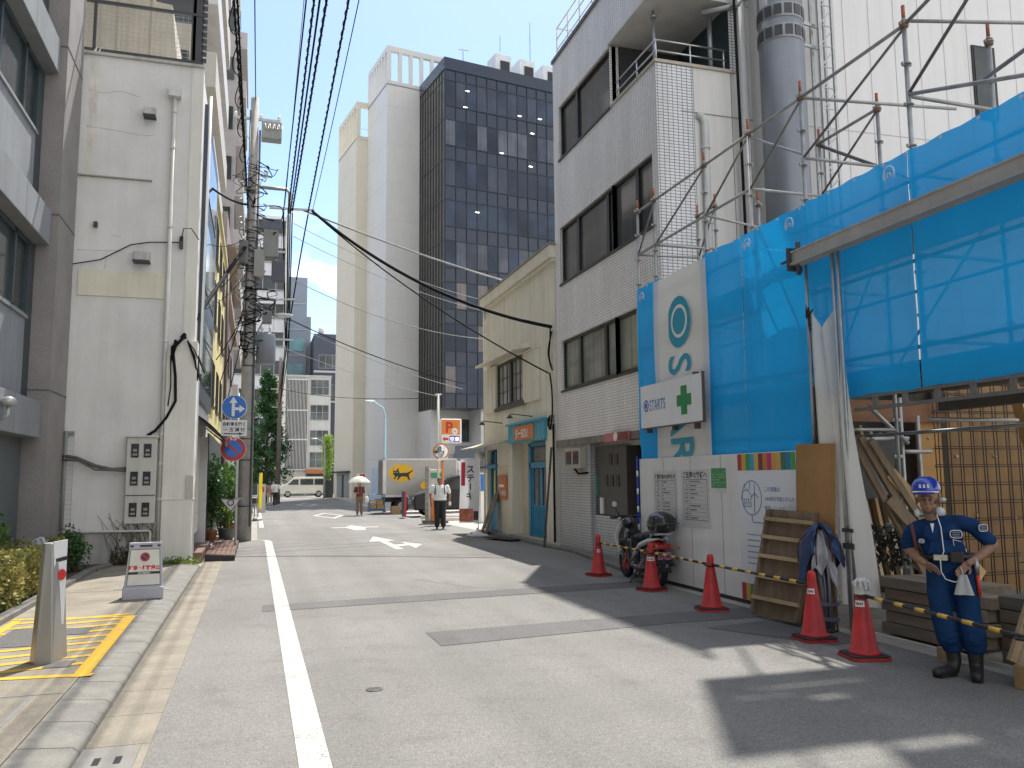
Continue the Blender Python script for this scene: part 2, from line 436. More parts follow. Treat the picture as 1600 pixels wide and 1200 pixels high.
# ---------------------------------------------------------------- shared materials
ASPH = asphalt_mat('asphalt', (.188, .185, .176))
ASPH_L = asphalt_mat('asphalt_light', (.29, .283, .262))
ASPH_D = asphalt_mat('asphalt_patch', (.122, .12, .12))
CONC = mat('concrete', (.34, .325, .29), .85, var=.14, scale=1.6, speck=.14, bump=.15, bscale=90)
CONC_W = mat('concrete_warm', (.225, .2, .158), .85, var=.22, scale=2.2, speck=.3, bump=.25, bscale=70)
CONC_D = mat('concrete_dark', (.16, .155, .145), .9, var=.2, scale=2, speck=.15)
KERB = mat('kerb_stone', (.175, .168, .15), .85, var=.22, scale=4, speck=.3, bump=.2)
LINE_W = worn_paint('road_paint_white', (.47, .46, .42))
LINE_Y = worn_paint('road_paint_yellow', (.62, .36, .008), .66)
WHITE = mat('white_paint', (.78, .78, .76), .45, var=.03)
WHITE_P = mat('white_plastic', (.74, .74, .73), .4, var=.04)
GREYM = mat('grey_metal', (.34, .35, .36), .45, metal=.6, var=.08)
GALV = mat('galvanised_steel', (.42, .43, .43), .42, metal=.75, var=.14, scale=9)
DKMET = mat('dark_metal', (.05, .052, .055), .45, var=.15)
BLACK = mat('black_plastic', (.018, .018, .02), .4, var=.2)
RUBBER = mat('black_rubber', (.02, .02, .021), .75, var=.2)
CABLE = mat('black_cable_sheath', (.014, .014, .015), .85, var=.2, spec=.15)
CABLE_G = mat('grey_cable', (.3, .3, .3), .5, var=.2)
RED = mat('red_paint', (.5, .025, .02), .4, var=.06)
BLUE = mat('blue_sign', (.01, .15, .55), .35, var=.03)
ORANGE = mat('orange_paint', (.72, .2, .03), .5, var=.06)
GREEN = mat('green_sign', (.01, .25, .08), .5, var=.1)
INK = mat('black_ink', (.03, .03, .035), .6, var=.05)
REDINK = mat('red_ink', (.55, .03, .03), .5, var=.05)
BEIGE = mat('beige_plaster', (.73, .69, .585), .8, var=.06, scale=1.2, streak=.18, bump=.05, bscale=40)
SOIL = mat('soil', (.07, .05, .035), .95, var=.3, speck=.3)

# ---------------------------------------------------------------- ground, road, pavements, paint
def sheet(name, pts, z, m, kind='structure'):
    b = MB(); b.face([(p[0], p[1], z) for p in pts]); o = b.build(name, m); o['kind'] = kind; return o
def rect(name, x0, x1, y0, y1, z, m): return sheet(name, ((x0, y0), (x1, y0), (x1, y1), (x0, y1)), z, m)
rect('ground', -900, 900, -300, 2200, -.012, mat('far_ground', (.3, .29, .27), .9, var=.15, scale=.05))
sheet('road', ((-.62, -12), (6.9, -12), (6.9, 20), (7.0, 27), (6.6, 46), (6.9, 79), (-.62, 79)), -.004, ASPH)
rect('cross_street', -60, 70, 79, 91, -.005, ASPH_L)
sheet('parking_ground', ((7.0, 26.6), (30, 26.6), (30, 58), (6.6, 58), (6.6, 46)), -.0025, mat('parking_concrete', (.36, .34, .31), .85, var=.15, scale=1., speck=.15))
rect('shop_pavement', -1.6, -.62, 17.9, 79, 0.0, CONC)
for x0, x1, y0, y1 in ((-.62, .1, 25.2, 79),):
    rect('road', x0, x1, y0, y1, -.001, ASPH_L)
b = MB()
for k in range(-3, 31):            # gutter slabs, each two metres, with open joints
    b.box(-1.0, -.61, -4.4+k*.75, -4.4+k*.75+.742, -.1, .004)
struct(b.build('gutter', CONC_W))
rect('gutter_bed', -1.0, -.61, -6, 18.4, -.008, CONC_D)
b = MB()
y = -6.
while y < 17.6:
    L = .598 if y < 15 else .45
    z = .085 if y > 13.4 else .075
    b.prism([(-1.36, y, 0), (-1.0, y, 0), (-1.01, y, .035), (-1.045, y, .058), (-1.36, y, z+.006)], (0, L-.008, 0)); y += L
struct(b.build('kerb', KERB, bevel=.006))
b = MB(); b.box(-2.72, -1.365, -6, 18.2, -.05, .082); struct(b.build('pavement', CONC_W))
b = MB()                            # seams between the paving slabs
for y in (2.2, 4.7, 7.35, 13.8): b.box(-2.72, -1.37, y, y+.012, .05, .0845)
struct(b.build('pavement_joint', CONC_D))
# paint on the left pavement: yellow hatched keep-clear box
def strip(b, p, q, w, z):
    p, q = V((p[0], p[1], z)), V((q[0], q[1], z)); n = (q-p).cross(V((0, 0, 1))).normalized()*w/2
    b.face((p-n, q-n, q+n, p+n))
b = MB()
A, B_, C_, D_ = (-2.66, 8.15), (-1.42, 8.02), (-1.46, 11.5), (-2.66, 11.9)
strip(b, (-2.7, 8.1), (-1.27, 7.96), .1, .0865); strip(b, (-1.36, 7.9), (-1.4, 11.15), .13, .0868)
strip(b, (-1.33, 11.15), (-2.7, 11.35), .09, .0865); strip(b, (-2.62, 11.25), (-2.62, 8.1), .1, .0868)
for k in range(9):
    y0 = 8.35+k*.36
    strip(b, (-2.6, y0-.22), (-1.43, y0+.13), .1, .0864)
tag(struct(b.build('yellow_marking', LINE_Y)), 'yellow hatched keep clear box painted on the pavement', 'road marking')
b = MB(); strip(b, (-2.25, 9.5), (-2.25, 10.6), .52, .0875); strip(b, (-1.83, 10.05), (-1.83, 10.5), .3, .0875); strip(b, (-1.63, 8.35), (-1.63, 8.62), .22, .0875)
struct(b.build('pavement_patch', ASPH_D))
# road paint
b = MB()
strip(b, (.385, -8), (.385, 24.4), .19, .001)
pts = [(.385, 24.4), (.36, 24.75), (.26, 25.0), (.08, 25.12), (-1.2, 25.2)]
for p, q in zip(pts, pts[1:]): strip(b, p, q, .15, .0013)
strip(b, (.26, 31.5), (.22, 75), .16, .001); strip(b, (-.4, 21.8), (-.05, 21.8), .06, .001)
tag(struct(b.build('edge_line', LINE_W)), 'white line along the left edge of the road', 'road marking')
def arrow(pts, name='road_arrow'):
    b = MB(); b.face([(x, y, .001) for x, y in pts]); return struct(b.build(name, LINE_W))
# straight-on and turn arrow, then the flattened arrow farther on
b = MB()
b.face([(3.4, 25.3, .001), (3.02, 23.2, .001), (3.3, 23.2, .001), (3.3, 20.4, .001), (3.5, 20.4, .001), (3.5, 23.2, .001), (3.74, 23.2, .001)])
b.face([(3.5, 21.3, .0012), (3.5, 21.9, .0012), (3.82, 22.1, .0012), (3.82, 22.9, .0012), (4.2, 21.75, .0012), (3.82, 20.6, .0012), (3.82, 21.45, .0012)])
tag(struct(b.build('road_arrow', LINE_W)), 'white straight on and right turn arrow painted on the road', 'road marking')
b = MB()
b.face([(2.6, 30.0, .001), (4.25, 30.0, .001), (4.25, 30.4, .001), (2.6, 30.4, .001)])
b.face([(3.25, 28.6, .0012), (3.6, 28.6, .0012), (3.75, 30.0, .0012), (3.1, 30.0, .0012)]); b.face([(3.1, 30.4, .0012), (3.75, 30.4, .0012), (3.42, 31.6, .0012)])
tag(struct(b.build('road_marking', LINE_W)), 'white cross shaped marking in the middle of the junction', 'road marking')
def diamond(cx, cy, w, h, t):
    b = MB(); o = [(cx-w, cy), (cx, cy+h), (cx+w, cy), (cx, cy-h)]; i = [(cx-w*t, cy), (cx, cy+h*t), (cx+w*t, cy), (cx, cy-h*t)]
    for k in range(4): b.face([(*o[k], .001), (*o[(k+1) % 4], .001), (*i[(k+1) % 4], .001), (*i[k], .001)])
    return struct(b.build('diamond_marking', LINE_W))
diamond(3.35, 40.6, .75, 3.2, .74); diamond(3.35, 58.3, .75, 3.6, .7)
b = MB(); strip(b, (-.6, 36.6), (.9, 36.6), .3, .0011); struct(b.build('yellow_line', worn_paint('faded_yellow', (.6, .38, .16), .55)))
# patches and joints in the asphalt
b = MB(); b.face([(.13, 12.12, .0002), (6.2, 12.75, .0002), (6.2, 12.1, .0002), (.13, 11.55, .0002)])
b.face([(1.85, 9.37, .0002), (6.4, 9.75, .0002), (6.4, 9.0, .0002), (4.7, 8.98, .0002), (1.86, 8.58, .0002)])
b.face([(4.9, 8.6, .0003), (6.4, 8.85, .0003), (6.4, 7.4, .0003), (5.6, 7.3, .0003)])
struct(b.build('road_patch', ASPH_D))
b = MB()
for P in ([(-.6, 16.2), (1.5, 16.9), (4.8, 17.7), (6.8, 17.9)], [(-.6, 21.9), (2, 22.6), (4.2, 23.1), (6.7, 23.6)], [(2.6, 14.4), (3.3, 12.9), (3.9, 12.4)]):
    Q = []
    for p, q in zip(P, P[1:]):
        for k in range(7):
            t = k/7; Q.append((p[0]*(1-t)+q[0]*t+random.gauss(0, .02), p[1]*(1-t)+q[1]*t+random.gauss(0, .02)))
    Q.append(P[-1])
    for p, q in zip(Q, Q[1:]): strip(b, p, q, .011, .0006)
struct(b.build('road_crack', mat('crack_tar', (.11, .108, .105), .9)))
# right-hand gutter and raised strip in front of the tiled building
b = MB()
b.prism([(6.95, 26.3, 0), (7.25, 26.3, 0), (7.25, 13.5, 0), (6.38, 13.5, 0), (6.66, 15.6, 0), (7.02, 18.0, 0), (6.93, 19.6, 0)], (0, 0, .035)); struct(b.build('right_pavement', CONC_D))
b = MB()
pp = [(6.28, 13.0), (6.38, 13.7), (6.66, 15.6), (6.98, 18.0), (6.9, 19.6), (6.92, 26.3)]
for p, q in zip(pp, pp[1:]):
    L = (V(q)-V(p)).length; n = max(1, int(L/.6))
    for k in range(n):
        a = V((*p, .02)).lerp(V((*q, .02)), k/n); c = V((*p, .02)).lerp(V((*q, .02)), (k+.985)/n); b.bar(a, c, .13, .08)
struct(b.build('right_kerb', KERB))
b = MB(); b.box(6.12, 6.3, -8, 13.0, -.02, .006); struct(b.build('right_gutter', CONC))
rect('building_site_floor', 6.3, 30, -8, 13.0, .004, mat('site_dirt', (.2, .18, .15), .95, var=.25, speck=.25))
# covers
def cover(x, y, r, m, label):
    b = MB(); b.lathe([(r, -.02), (r, .0022), (r*.86, .0028)], (x, y, 0), 28)
    for k in range(-3, 4): b.box(x-r*.7, x+r*.7, y+k*r*.22-.01, y+k*r*.22+.01, 0, .0035)
    tag(b.build('manhole_cover', m), label, 'manhole cover')
IRON = mat('cast_iron', (.10, .095, .09), .6, metal=.4, var=.2, speck=.2)
cover(.97, 7.03, .07, IRON, 'small round valve cover in the sunlit road')
b = MB(); b.box(-1.0, -.66, 5.5, 6.06, 0, .012); o = tag(b.build('drain_cover', mat('concrete_lid', (.2, .192, .175), .8, speck=.15)), 'rectangular concrete drain lid in the left gutter', 'drain cover')
b = MB(); b.box(-.9, -.86, 5.7, 5.84, .012, .0135); b.box(-.78, -.74, 5.7, 5.84, .012, .0135); b.build('hand_hole', BLACK, o)
for x0, x1, y0, y1, lb in ((-1.98, -1.58, 13.9, 14.35, 'steel grating in the pavement beside the folding no parking board'),):
    b = MB()
    for k in range(9): b.box(x0+k*(x1-x0)/8-.012, x0+k*(x1-x0)/8+.012, y0, y1, .07, .089)
    for k in (0, 1): b.box(x0, x1, y0+k*(y1-y0)-.015, y0+k*(y1-y0)+.015, .07, .089)
    tag(b.build('drain_grating', GALV), lb, 'grating')
b = MB(); b.box(-2.5, -1.6, 6.5, 7.3, .07, .0855); o = tag(b.build('inspection_cover', CONC_W), 'square paved inspection cover with steel rim near the camera', 'cover')
b = MB()
for x0, x1, y0, y1 in ((-2.5, -1.6, 6.48, 6.5), (-2.5, -1.6, 7.3, 7.32), (-1.6, -1.57, 6.48, 7.32)): b.box(x0, x1, y0, y1, .07, .087)
b.build('rim', GALV, o)

# ---------------------------------------------------------------- left: grey office building
GLEDGE = mat('grey_cladding', (.25, .26, .265), .75, var=.1, scale=1.2, streak=.15)
GDARK = mat('dark_cladding', (.10, .115, .12), .6, var=.1)
GPIL = mat('pillar_stone', (.275, .255, .24), .85, var=.1, scale=1.5, speck=.2, bump=.5, bscale=22)
GLASS_D = glass_mat('office_glass', (.03, .04, .04), .03, .5, .9)
gb = thing('office_building', 'grey office building with projecting concrete ledges at the left edge', 'building', (-8, 10, 0))
b = MB(); b.box(-16, -4.06, -8, 18.12, 0, 24); b.box(-16, -3.8, -8, -6, 0, 24); b.build('wall', GDARK, gb)
b = MB(); b.box(-4.62, -3.6, 16.78, 18.14, 0, 24); b.build('pillar', GPIL, gb)
b = MB()
for z in (3.35, 6.62, 9.9, 13.2): b.box(-4.6, -3.592, 16.772, 18.14, z-.012, z+.012)
b.build('pillar_joint', GDARK, gb)
for z in (2.48, 6.0, 9.3, 12.6, 15.9):
    b = MB(); b.box(-4.05, -3.71, -6, 16.7, z, z+.65); lg = b.build('ledge', GLEDGE, gb, bevel=.012)
    b = MB()
    for y in (6, 9.2, 12.4, 15.0): b.box(-3.712, -3.7085, y, y+.012, z, z+.65)
    b.build('ledge_joint', GDARK, lg)
for z0, z1, zt in ((3.13, 4.62, 6.0), (6.65, 8.0, 9.3), (9.95, 11.3, 12.6), (13.25, 14.6, 15.9)):
    b = MB(); b.box(-4.05, -3.95, -6, 16.3, z0, z1); b.box(-3.95, -3.91, -6, 16.32, z1-.06, z1); b.build('spandrel', GLEDGE, gb)
    b = MB(); y = 16.74
    b.box(-4.055, -3.965, -6, 16.74, z1, z1+.07); b.box(-4.055, -3.965, -6, 16.74, zt-.1, zt)
    b.box(-4.055, -3.96, 16.35, 16.76, z0, zt)
    for y in (15.55, 14.1, 12.65, 11.2, 9.75, 8.3, 6.85, 5.4): b.box(-4.055, -3.965, y-.05, y+.05, z1, zt)
    b.build('window_frame', mat('bluegrey_frame', (.055, .075, .085), .4, metal=.3), gb)
    b = MB(); b.box(-4.055, -4.02, -6, 16.7, z1+.03, zt-.03); b.build('window', GLASS_D, gb)
b = MB(); b.box(-4.055, -3.99, -6, 16.7, 0, 2.48); b.build('entrance_panel', mat('entrance_steel', (.13, .15, .155), .5, metal=.3, var=.08), gb)
b = MB(); b.lathe([(.05, 0), (.1, .02), (.115, .08), (.08, .13), (.03, .15)], (-3.62, 14.3, 2.85), 18); b.tube([(-3.62, 14.3, 2.85), (-3.62, 14.3, 2.72), (-3.72, 14.3, 2.66)], .03, 8); b.build('wall_light', mat('wall_light_steel', (.45, .45, .44), .4, metal=.4), gb)

# ---------------------------------------------------------------- left: white three-storey building
WPL = mat('white_plaster', (.72, .705, .675), .8, var=.07, scale=1.3, streak=.07, bump=.2, bscale=9)
WCOR = mat('corner_plaster', (.78, .755, .68), .75, var=.05, scale=1.4, streak=.15)
wb = thing('white_building', 'narrow white plastered building with stained blank side wall', 'building', (-3, 21, 0))
b = MB(); b.box(-3.9, -1.3, 18.2, 24.4, .5, 10.55); b.build('wall', WPL, wb)
b = MB(); b.box(-3.9, -1.78, 18.14, 18.2, 0, .72); b.build('plinth', mat('dirty_plinth', (.44, .43, .4), .85, var=.2, scale=2.5, streak=.35), wb)
b = MB(); b.box(-1.5, -1.27, 18.185, 18.5, 0, 10.55); b.build('corner_strip', WCOR, wb)
b = MB(); b.box(-1.78, -1.2, 18.02, 18.55, 0, 4.35); b.box(-1.8, -1.18, 18.0, 18.57, 1.32, 1.345); b.box(-1.66, -1.2, 18.04, 18.5, 4.35, 4.55); b.build('corner_column', WCOR, wb, bevel=.02)
b = MB(); b.box(-1.335, -1.195, 17.99, 18.03, 1.35, 1.8); b.build('column_hatch', mat('hatch_beige', (.52, .5, .44), .7), wb)
b = MB(); b.box(-3.95, -1.26, 18.14, 18.6, 10.5, 10.56); b.build('coping', mat('coping_grey', (.5, .49, .45), .8, streak=.3), wb)
b = MB()
for x in (-3.45, -1.5): b.box(x-.03, x+.03, 18.3, 18.36, 10.5, 14)
b.box(-3.95, -1.3, 18.29, 18.35, 10.62, 10.7); b.box(-3.95, -1.3, 18.29, 18.35, 11.72, 11.78); b.box(-1.56, -1.32, 18.3, 18.5, 10.5, 14.2)
for k in range(22): b.box(-1.34, -1.24, 18.3, 18.36, 10.7+k*.15, 10.78+k*.15)
rl = b.build('roof_railing', DKMET, wb)
b = MB()
for k in range(24): b.box(-3.9+k*.108, -3.894+k*.108, 18.32, 18.326, 10.6, 11.75)
for k in range(11): b.box(-3.9, -1.45, 18.32, 18.326, 10.66+k*.1, 10.666+k*.1)
b.build('wire_mesh', GREYM, rl)
b = MB()
b.prism([(-4.4, 21, 10.55), (-2.05, 21, 10.55), (-1.95, 21, 10.55), (-2.25, 21, 13.4), (-4.4, 21, 13.6)], (0, 4, 0))
for k in range(3): b.box(-4.2+k*.75, -4.13+k*.75, 20.94, 21, 10.55, 13.6)
b.build('penthouse', mat('penthouse_sheet', (.5, .45, .36), .7, var=.08, streak=.2), wb)
b = MB(); b.tube([(-1.82, 18.12, .1), (-1.82, 18.12, 9.75)], .042, 10)
for z in (1.3, 2.0, 2.6, 4.5, 6.9, 8.6, 9.4): b.lathe([(.05, 0), (.05, .06)], (-1.82, 18.12, z), 10)
b.obox((-1.82, 18.1, 9.86), (.12, 0, 0), (0, .09, 0), (0, 0, .12)); b.build('drain_pipe', mat('pipe_white', (.7, .69, .65), .6, streak=.25), wb)
def hood(x, z, w, h):
    b = MB(); b.prism([(x-w/2, 18.2, z-h/2), (x-w/2, 17.96, z-h/2), (x-w/2, 17.99, z+h*.3), (x-w/2, 18.12, z+h/2), (x-w/2, 18.2, z+h/2)], (w, 0, 0)); o = b.build('vent_hood', mat('hood_grey', (.5, .5, .48), .55, streak=.4), wb, bevel=.015)
    b = MB(); b.box(x-w/2-.01, x+w/2+.01, 17.95, 18.2, z-h/2-.03, z-h/2); b.build('hood_rim', DKMET, o)
for x0, x1, z0, z1, c, nm in ((-3.47, -3.37, 7.95, 10.5, (.70, .655, .575), 'rust_stain'), (-3.36, -3.3, 8.6, 10.5, (.725, .69, .62), 'rust_stain')):
    b = MB(); P = []; nq = 10
    for k in range(nq+1): P.append((x0-.015*math.sin(k*2.1), 18.197, z0+(z1-z0)*k/nq))
    for k in range(nq, -1, -1): P.append((x1+.02*math.sin(k*1.3), 18.197, z0+(z1-z0)*k/nq+.02*k))
    b.face(P); b.build(nm, mat('stain_%d' % int(c[0]*1000), c, .85, var=.15, scale=3, streak=.2), wb)
b = MB()
for P in ([(-3.5, 8.95), (-3.0, 8.93), (-2.5, 8.88), (-2.2, 8.9)], [(-3.45, 9.75), (-3.2, 9.7), (-2.9, 9.78), (-2.5, 9.7)], [(-3.55, 6.35), (-3.2, 6.36), (-2.7, 6.38)], [(-3.0, 6.35), (-3.02, 6.0)], [(-2.9, 6.7), (-2.75, 6.68)]): b.tube(smooth([(x, 18.198, z) for x, z in P]), .006, 4)
b.build('hairline_crack', mat('crack_grey', (.62, .60, .56), .9), wb)
hood(-2.29, 9.36, .22, .2); hood(-2.33, 6.27, .3, .22)
b = MB(); b.box(-3.5, -1.86, 18.17, 18.2, 5.42, 5.95); b.build('cream_panel', mat('cream_panel', (.74, .70, .56), .7, var=.04, streak=.15), wb)
b = MB(); b.box(-3.63, -2.21, 18.15, 18.2, 7.89, 7.915); b.build('wall_ledge', mat('stain_ledge', (.33, .31, .28), .9), wb)
b = MB(); b.box(-3.26, -3.19, 18.1, 18.2, 6.83, 6.93); b.box(-1.63, -1.56, 18.1, 18.2, 6.5, 6.75); b.build('cable_clip', DKMET, wb)
b = MB(); b.box(-2.44, -1.89, 17.98, 18.2, .87, 2.56); b.box(-2.47, -1.86, 17.94, 18.2, 2.56, 2.6); mbx = b.build('meter_cabinet', mat('cabinet_grey', (.58, .57, .52), .6, var=.05, streak=.12), wb, bevel=.008)
b = MB(); b.box(-2.44, -1.89, 17.97, 17.99, 1.41, 1.425); b.build('cabinet_seam', DKMET, mbx)
for x in (-2.29, -2.06):
    for z in (2.3, 1.75, 1.14):
        b = MB(); b.box(x-.07, x+.07, 17.965, 17.985, z-.135, z+.135); o = b.build('meter_window', glass_mat('meter_glass', (.03, .03, .03), .1, .4, 6), mbx)
        b = MB(); b.box(x-.035, x+.035, 17.955, 17.964, z-.02, z+.03); b.box(x-.045, x+.045, 17.955, 17.964, z-.1, z-.06); b.build('meter_dial', mat('meter_grey', (.3, .3, .3), .5), o)
b = MB(); b.tube([(-3.6, 18.08, 2.2), (-3.35, 18.06, 2.16), (-3.0, 18.06, 2.0), (-2.7, 18.06, 1.93), (-2.44, 18.06, 1.95)], .035, 8); b.tube([(-3.6, 18.05, 2.13), (-3.3, 18.02, 2.1), (-3.0, 18.03, 1.93), (-2.44, 18.04, 1.9)], .02, 8); b.build('cable_bundle', mat('cable_grey_brown', (.12, .115, .1), .7), wb)
b = MB(); b.tube([(-3.55, 18.08, .3), (-3.55, 18.08, 2.68)], .03, 8); b.box(-3.62, -3.43, 18.1, 18.2, 2.62, 2.68)
for k in range(24): b.box(-3.66, -3.42, 18.15, 18.156, .4+k*.095, .404+k*.095)
for k in range(3): b.box(-3.66+k*.12, -3.656+k*.12, 18.15, 18.156, .4, 2.7)
b.build('conduit', mat('conduit_grey', (.25, .25, .24), .6), wb)
b = MB()                                     # thin service cables clipped to the wall
b.tube([(-3.63, 18.12, 6.02), (-3.1, 18.12, 6.15), (-2.55, 18.12, 6.5), (-2.2, 18.12, 6.58), (-1.6, 18.12, 6.62)], .012, 6)
b.tube([(-1.6, 18.1, 6.65), (-1.55, 18.05, 6.9), (-1.4, 18.0, 6.9), (-1.25, 18.1, 6.7)], .01, 6)
b.tube([(-1.62, 18.0, 4.55), (-1.66, 17.98, 4.3), (-1.6, 17.98, 3.8), (-1.58, 17.98, 3.3), (-1.75, 18.02, 2.95), (-1.95, 18.08, 2.7), (-2.1, 18.1, 2.6)], .028, 8)
b.tube([(-1.62, 18.0, 4.52), (-1.7, 17.98, 4.2), (-1.68, 17.98, 3.6), (-1.72, 18.0, 3.2)], .012, 6)
for k in range(6): b.tube([(-1.45+random.uniform(-.05, .05), 18.0, 4.6), (-1.6+random.uniform(-.1, .1), 17.9, 4.45+random.uniform(-.1, .1)), (-1.68, 17.97, 4.3+random.uniform(-.2, .1))], .014, 6)
for k in range(4): b.tube([(-1.4, 18.0, 4.55), (-1.25, 17.95, 4.2+random.uniform(-.2, .2)), (-1.15+random.uniform(-.05, .1), 18.1, 3.9+random.uniform(-.2, .2)), (-1.2, 18.3, 4.3)], .012, 6)
b.build('service_cable', CABLE, wb)
b = MB()
for k in range(30):
    x = random.uniform(-2.6, -1.9); z0 = random.uniform(0, .3); b.tube([(x, 18.1, z0), (x+random.uniform(-.25, .25), 18.09, z0+random.uniform(.2, .5)), (x+random.uniform(-.4, .4), 18.1, z0+random.uniform(.4, .95))], .005, 4)
b.build('dry_vine', mat('dry_stem', (.14, .09, .06), .9), wb)
b = MB(); b.tube([(-3.6, 18.08, .72), (-2.0, 18.08, .72), (-1.97, 18.08, .7), (-1.97, 18.08, .3)], .025, 8); b.build('water_pipe', mat('pipe_white', (.58, .57, .54)), wb)
# street face: dark glass front with cream band, awning, letter boxes
b = MB(); b.box(-3.9, -1.31, 18.55, 24.4, 2.4, 10.5); b.build('street_wall', mat('street_wall_grey', (.42, .43, .44), .6), wb)
b = MB(); b.box(-1.33, -1.22, 19.3, 24.3, 3.5, 10.2); b.build('dark_front', mat('navy_cladding', (.045, .06, .085), .3, var=.1), wb)
b = MB()
for z0, z1 in ((3.9, 5.4), (6.1, 7.6), (8.3, 9.7)): b.box(-1.22, -1.2, 19.5, 23.6, z0, z1)
b.build('window', GLASS_D, wb)
b = MB(); b.tube([(-1.2, 19.1, 4.0), (-1.16, 19.1, 10.3)], .03, 8); b.build('bare_pipe', WHITE, wb)
mat('post_white', (.66, .66, .64), .6, streak=.2)
for x0, x1, y0, y1, h, nm in ((-1.36, -1.19, 18.6, 18.75, 4.0, 'shop_post'), (-1.36, -1.14, 21.6, 21.9, 2.75, 'shop_post'), (-2.2, -1.3, 21.9, 24.4, 2.4, 'shop_wall')):
    b = MB(); b.box(x0, x1, y0, y1, 0, h); b.build(nm, MC['post_white'], wb)
b = MB()
b.grid(lambda u, v: V((-1.3+.65*v, 19.2+4.6*u, 3.15-.32*v-.25*v*v)), 10, 6); b.grid(lambda u, v: V((-.65, 19.2+4.6*u, 2.58-.12*v)), 10, 1)
b.tube([(-1.3, 19.2, 3.1), (-.65, 19.2, 2.56)], .02, 6); b.tube([(-1.3, 23.8, 3.1), (-.65, 23.8, 2.56)], .02, 6)
b.build('awning', mat('black_canvas', (.022, .022, .024), .6), wb)
for k in range(3):
    b = MB(); b.box(-1.38, -1.17, 18.82, 19.06, .75+k*.27, .99+k*.27); b.build('letter_box', mat('cream_box', (.62, .57, .42), .5), wb, bevel=.01)

# stone steps by the corner
b = MB(); b.box(-1.5, -1.02, 18.6, 22.2, 0, .22); tag(b.build('door_step', mat('brown_tile_step', (.16, .09, .065), .6, var=.25, scale=5)), 'dark reddish tiled doorstep at the white building corner', 'step', )
b = MB(); b.prism([(-.98, 18.95, 0), (-.38, 18.95, 0), (-.38, 18.95, .1), (-.98, 18.95, .14)], (0, 4.6, 0)); rp_ = tag(b.build('kerb_ramp', mat('ramp_black', (.03, .026, .024), .7)), 'brown slatted kerb ramp lying in the gutter before the sign post', 'ramp')
b = MB()
for k in range(20):
    for j in range(6):
        b.box(-.97+j*.099, -.89+j*.099, 19.0+k*.225, 19.17+k*.225, .145-.0065*j, .152-.0065*j)
b.build('slat_tread', mat('brown_slats', (.20, .105, .075), .7, var=.15), rp_)
# ---------------------------------------------------------------- left street: yellow, brown and apartment buildings
def block(name, label, x0, x1, y0, y1, h, wm, cat='building', coping=None, group=None):
    t = thing(name, label, cat, ((x0+x1)/2, (y0+y1)/2, 0), 0, group)
    b = MB(); b.box(x0, x1, y0, y1, 0, h); b.build('wall', wm, t)
    if coping:
        b = MB(); b.box(x0-.08, x1+.08, y0-.08, y1+.08, h-.02, h+.18); b.build('coping', coping, t)
    return t
FRAME_D = mat('bronze_frame', (.05, .045, .042), .4, metal=.3)
def win_x(t, X, sgn, y0, y1, z0, z1, n=2, fm=None, gm=None, out=.03, sill=True, curtain=None):
    """window on a street face at plane X (sgn = outward direction), n sashes"""
    f = MB(); w = .05
    xa, xb = sorted((X, X+sgn*out))
    f.box(xa, xb, y0, y1, z0, z0+w); f.box(xa, xb, y0, y1, z1-w, z1)
    for k in range(n+1):
        y = y0+w/2+(y1-y0-w)*k/n; f.box(xa, xb, y-w/2, y+w/2, z0+w, z1-w)
    if sill:
        xs, xe = sorted((X, X+sgn*(out+.05))); f.box(xs, xe, y0-.04, y1+.04, z0-.05, z0)
    fo = f.build('window', fm or FRAME_D, t)
    g = MB(); xa, xb = sorted((X+sgn*.002, X+sgn*out*.4)); g.box(xa, xb, y0+w, y1-w, z0+w, z1-w); g.build('pane', gm or GLASS_D, fo)
    return fo
def win_y(t, Y, x0, x1, z0, z1, n=2, fm=None, gm=None, out=.03, bars=0, local=False):
    f = MB(); w = .05 if (x1-x0) < 4 else .09
    f.box(x0, x1, Y-out, Y, z0, z0+w); f.box(x0, x1, Y-out, Y, z1-w, z1)
    for k in range(n+1):
        x = x0+w/2+(x1-x0-w)*k/n; f.box(x-w/2, x+w/2, Y-out, Y, z0+w, z1-w)
    for k in range(bars):
        z = z0+(z1-z0)*(k+1)/(bars+1); f.box(x0, x1, Y-out*.8, Y, z-.02, z+.02)
    fo = f.build('window', fm or FRAME_D, t, local=local)
    g = MB(); g.box(x0+w, x1-w, Y-out*.4, Y-.002, z0+w, z1-w); g.build('pane', gm or GLASS_D, fo, local=local)
    return fo
YEL = mat('yellow_plaster', (.68, .58, .27), .8, var=.05, scale=1.5, streak=.12)
t = block('yellow_building', 'pale yellow plastered building between the white building and the pole', -9, -1.3, 24.5, 33.5, 9.9, YEL, coping=mat('yellow_coping', (.5, .45, .28), .8))
for z in (3.9, 6.3, 8.2):
    for y in (25.6, 28.4, 31.0): win_x(t, -1.3, 1, y, y+1.4, z, z+1.3)
b = MB(); b.tube([(-1.2, 33.4, 0), (-1.2, 33.4, 9.8)], .06, 8); b.build('downpipe', mat('brown_pipe', (.07, .04, .03), .5), t)
b = MB(); b.box(-1.32, -1.25, 24.6, 33.4, 0, 3.0); b.build('shopfront', mat('dark_shopfront', (.045, .055, .05), .5, var=.2), t)
t = block('brown_building', 'brownish tiled building behind the yellow one', -9, -1.3, 33.6, 47, 12.2, tile_mat('brown_tile', (.33, .285, .26), (.24, .21, .19), .3, .12, .012, .6))
b = MB(); b.box(-1.3, -1.1, 34, 46.5, 8.8, 9.1); b.box(-1.3, -.95, 34, 46.5, 10.9, 11.0); b.build('balcony', mat('brown_slab', (.33, .25, .2), .7), t)
for z in (3.5, 6.4, 9.4):
    for y in (35, 38.5, 42): win_x(t, -1.3, 1, y, y+1.8, z, z+1.3)
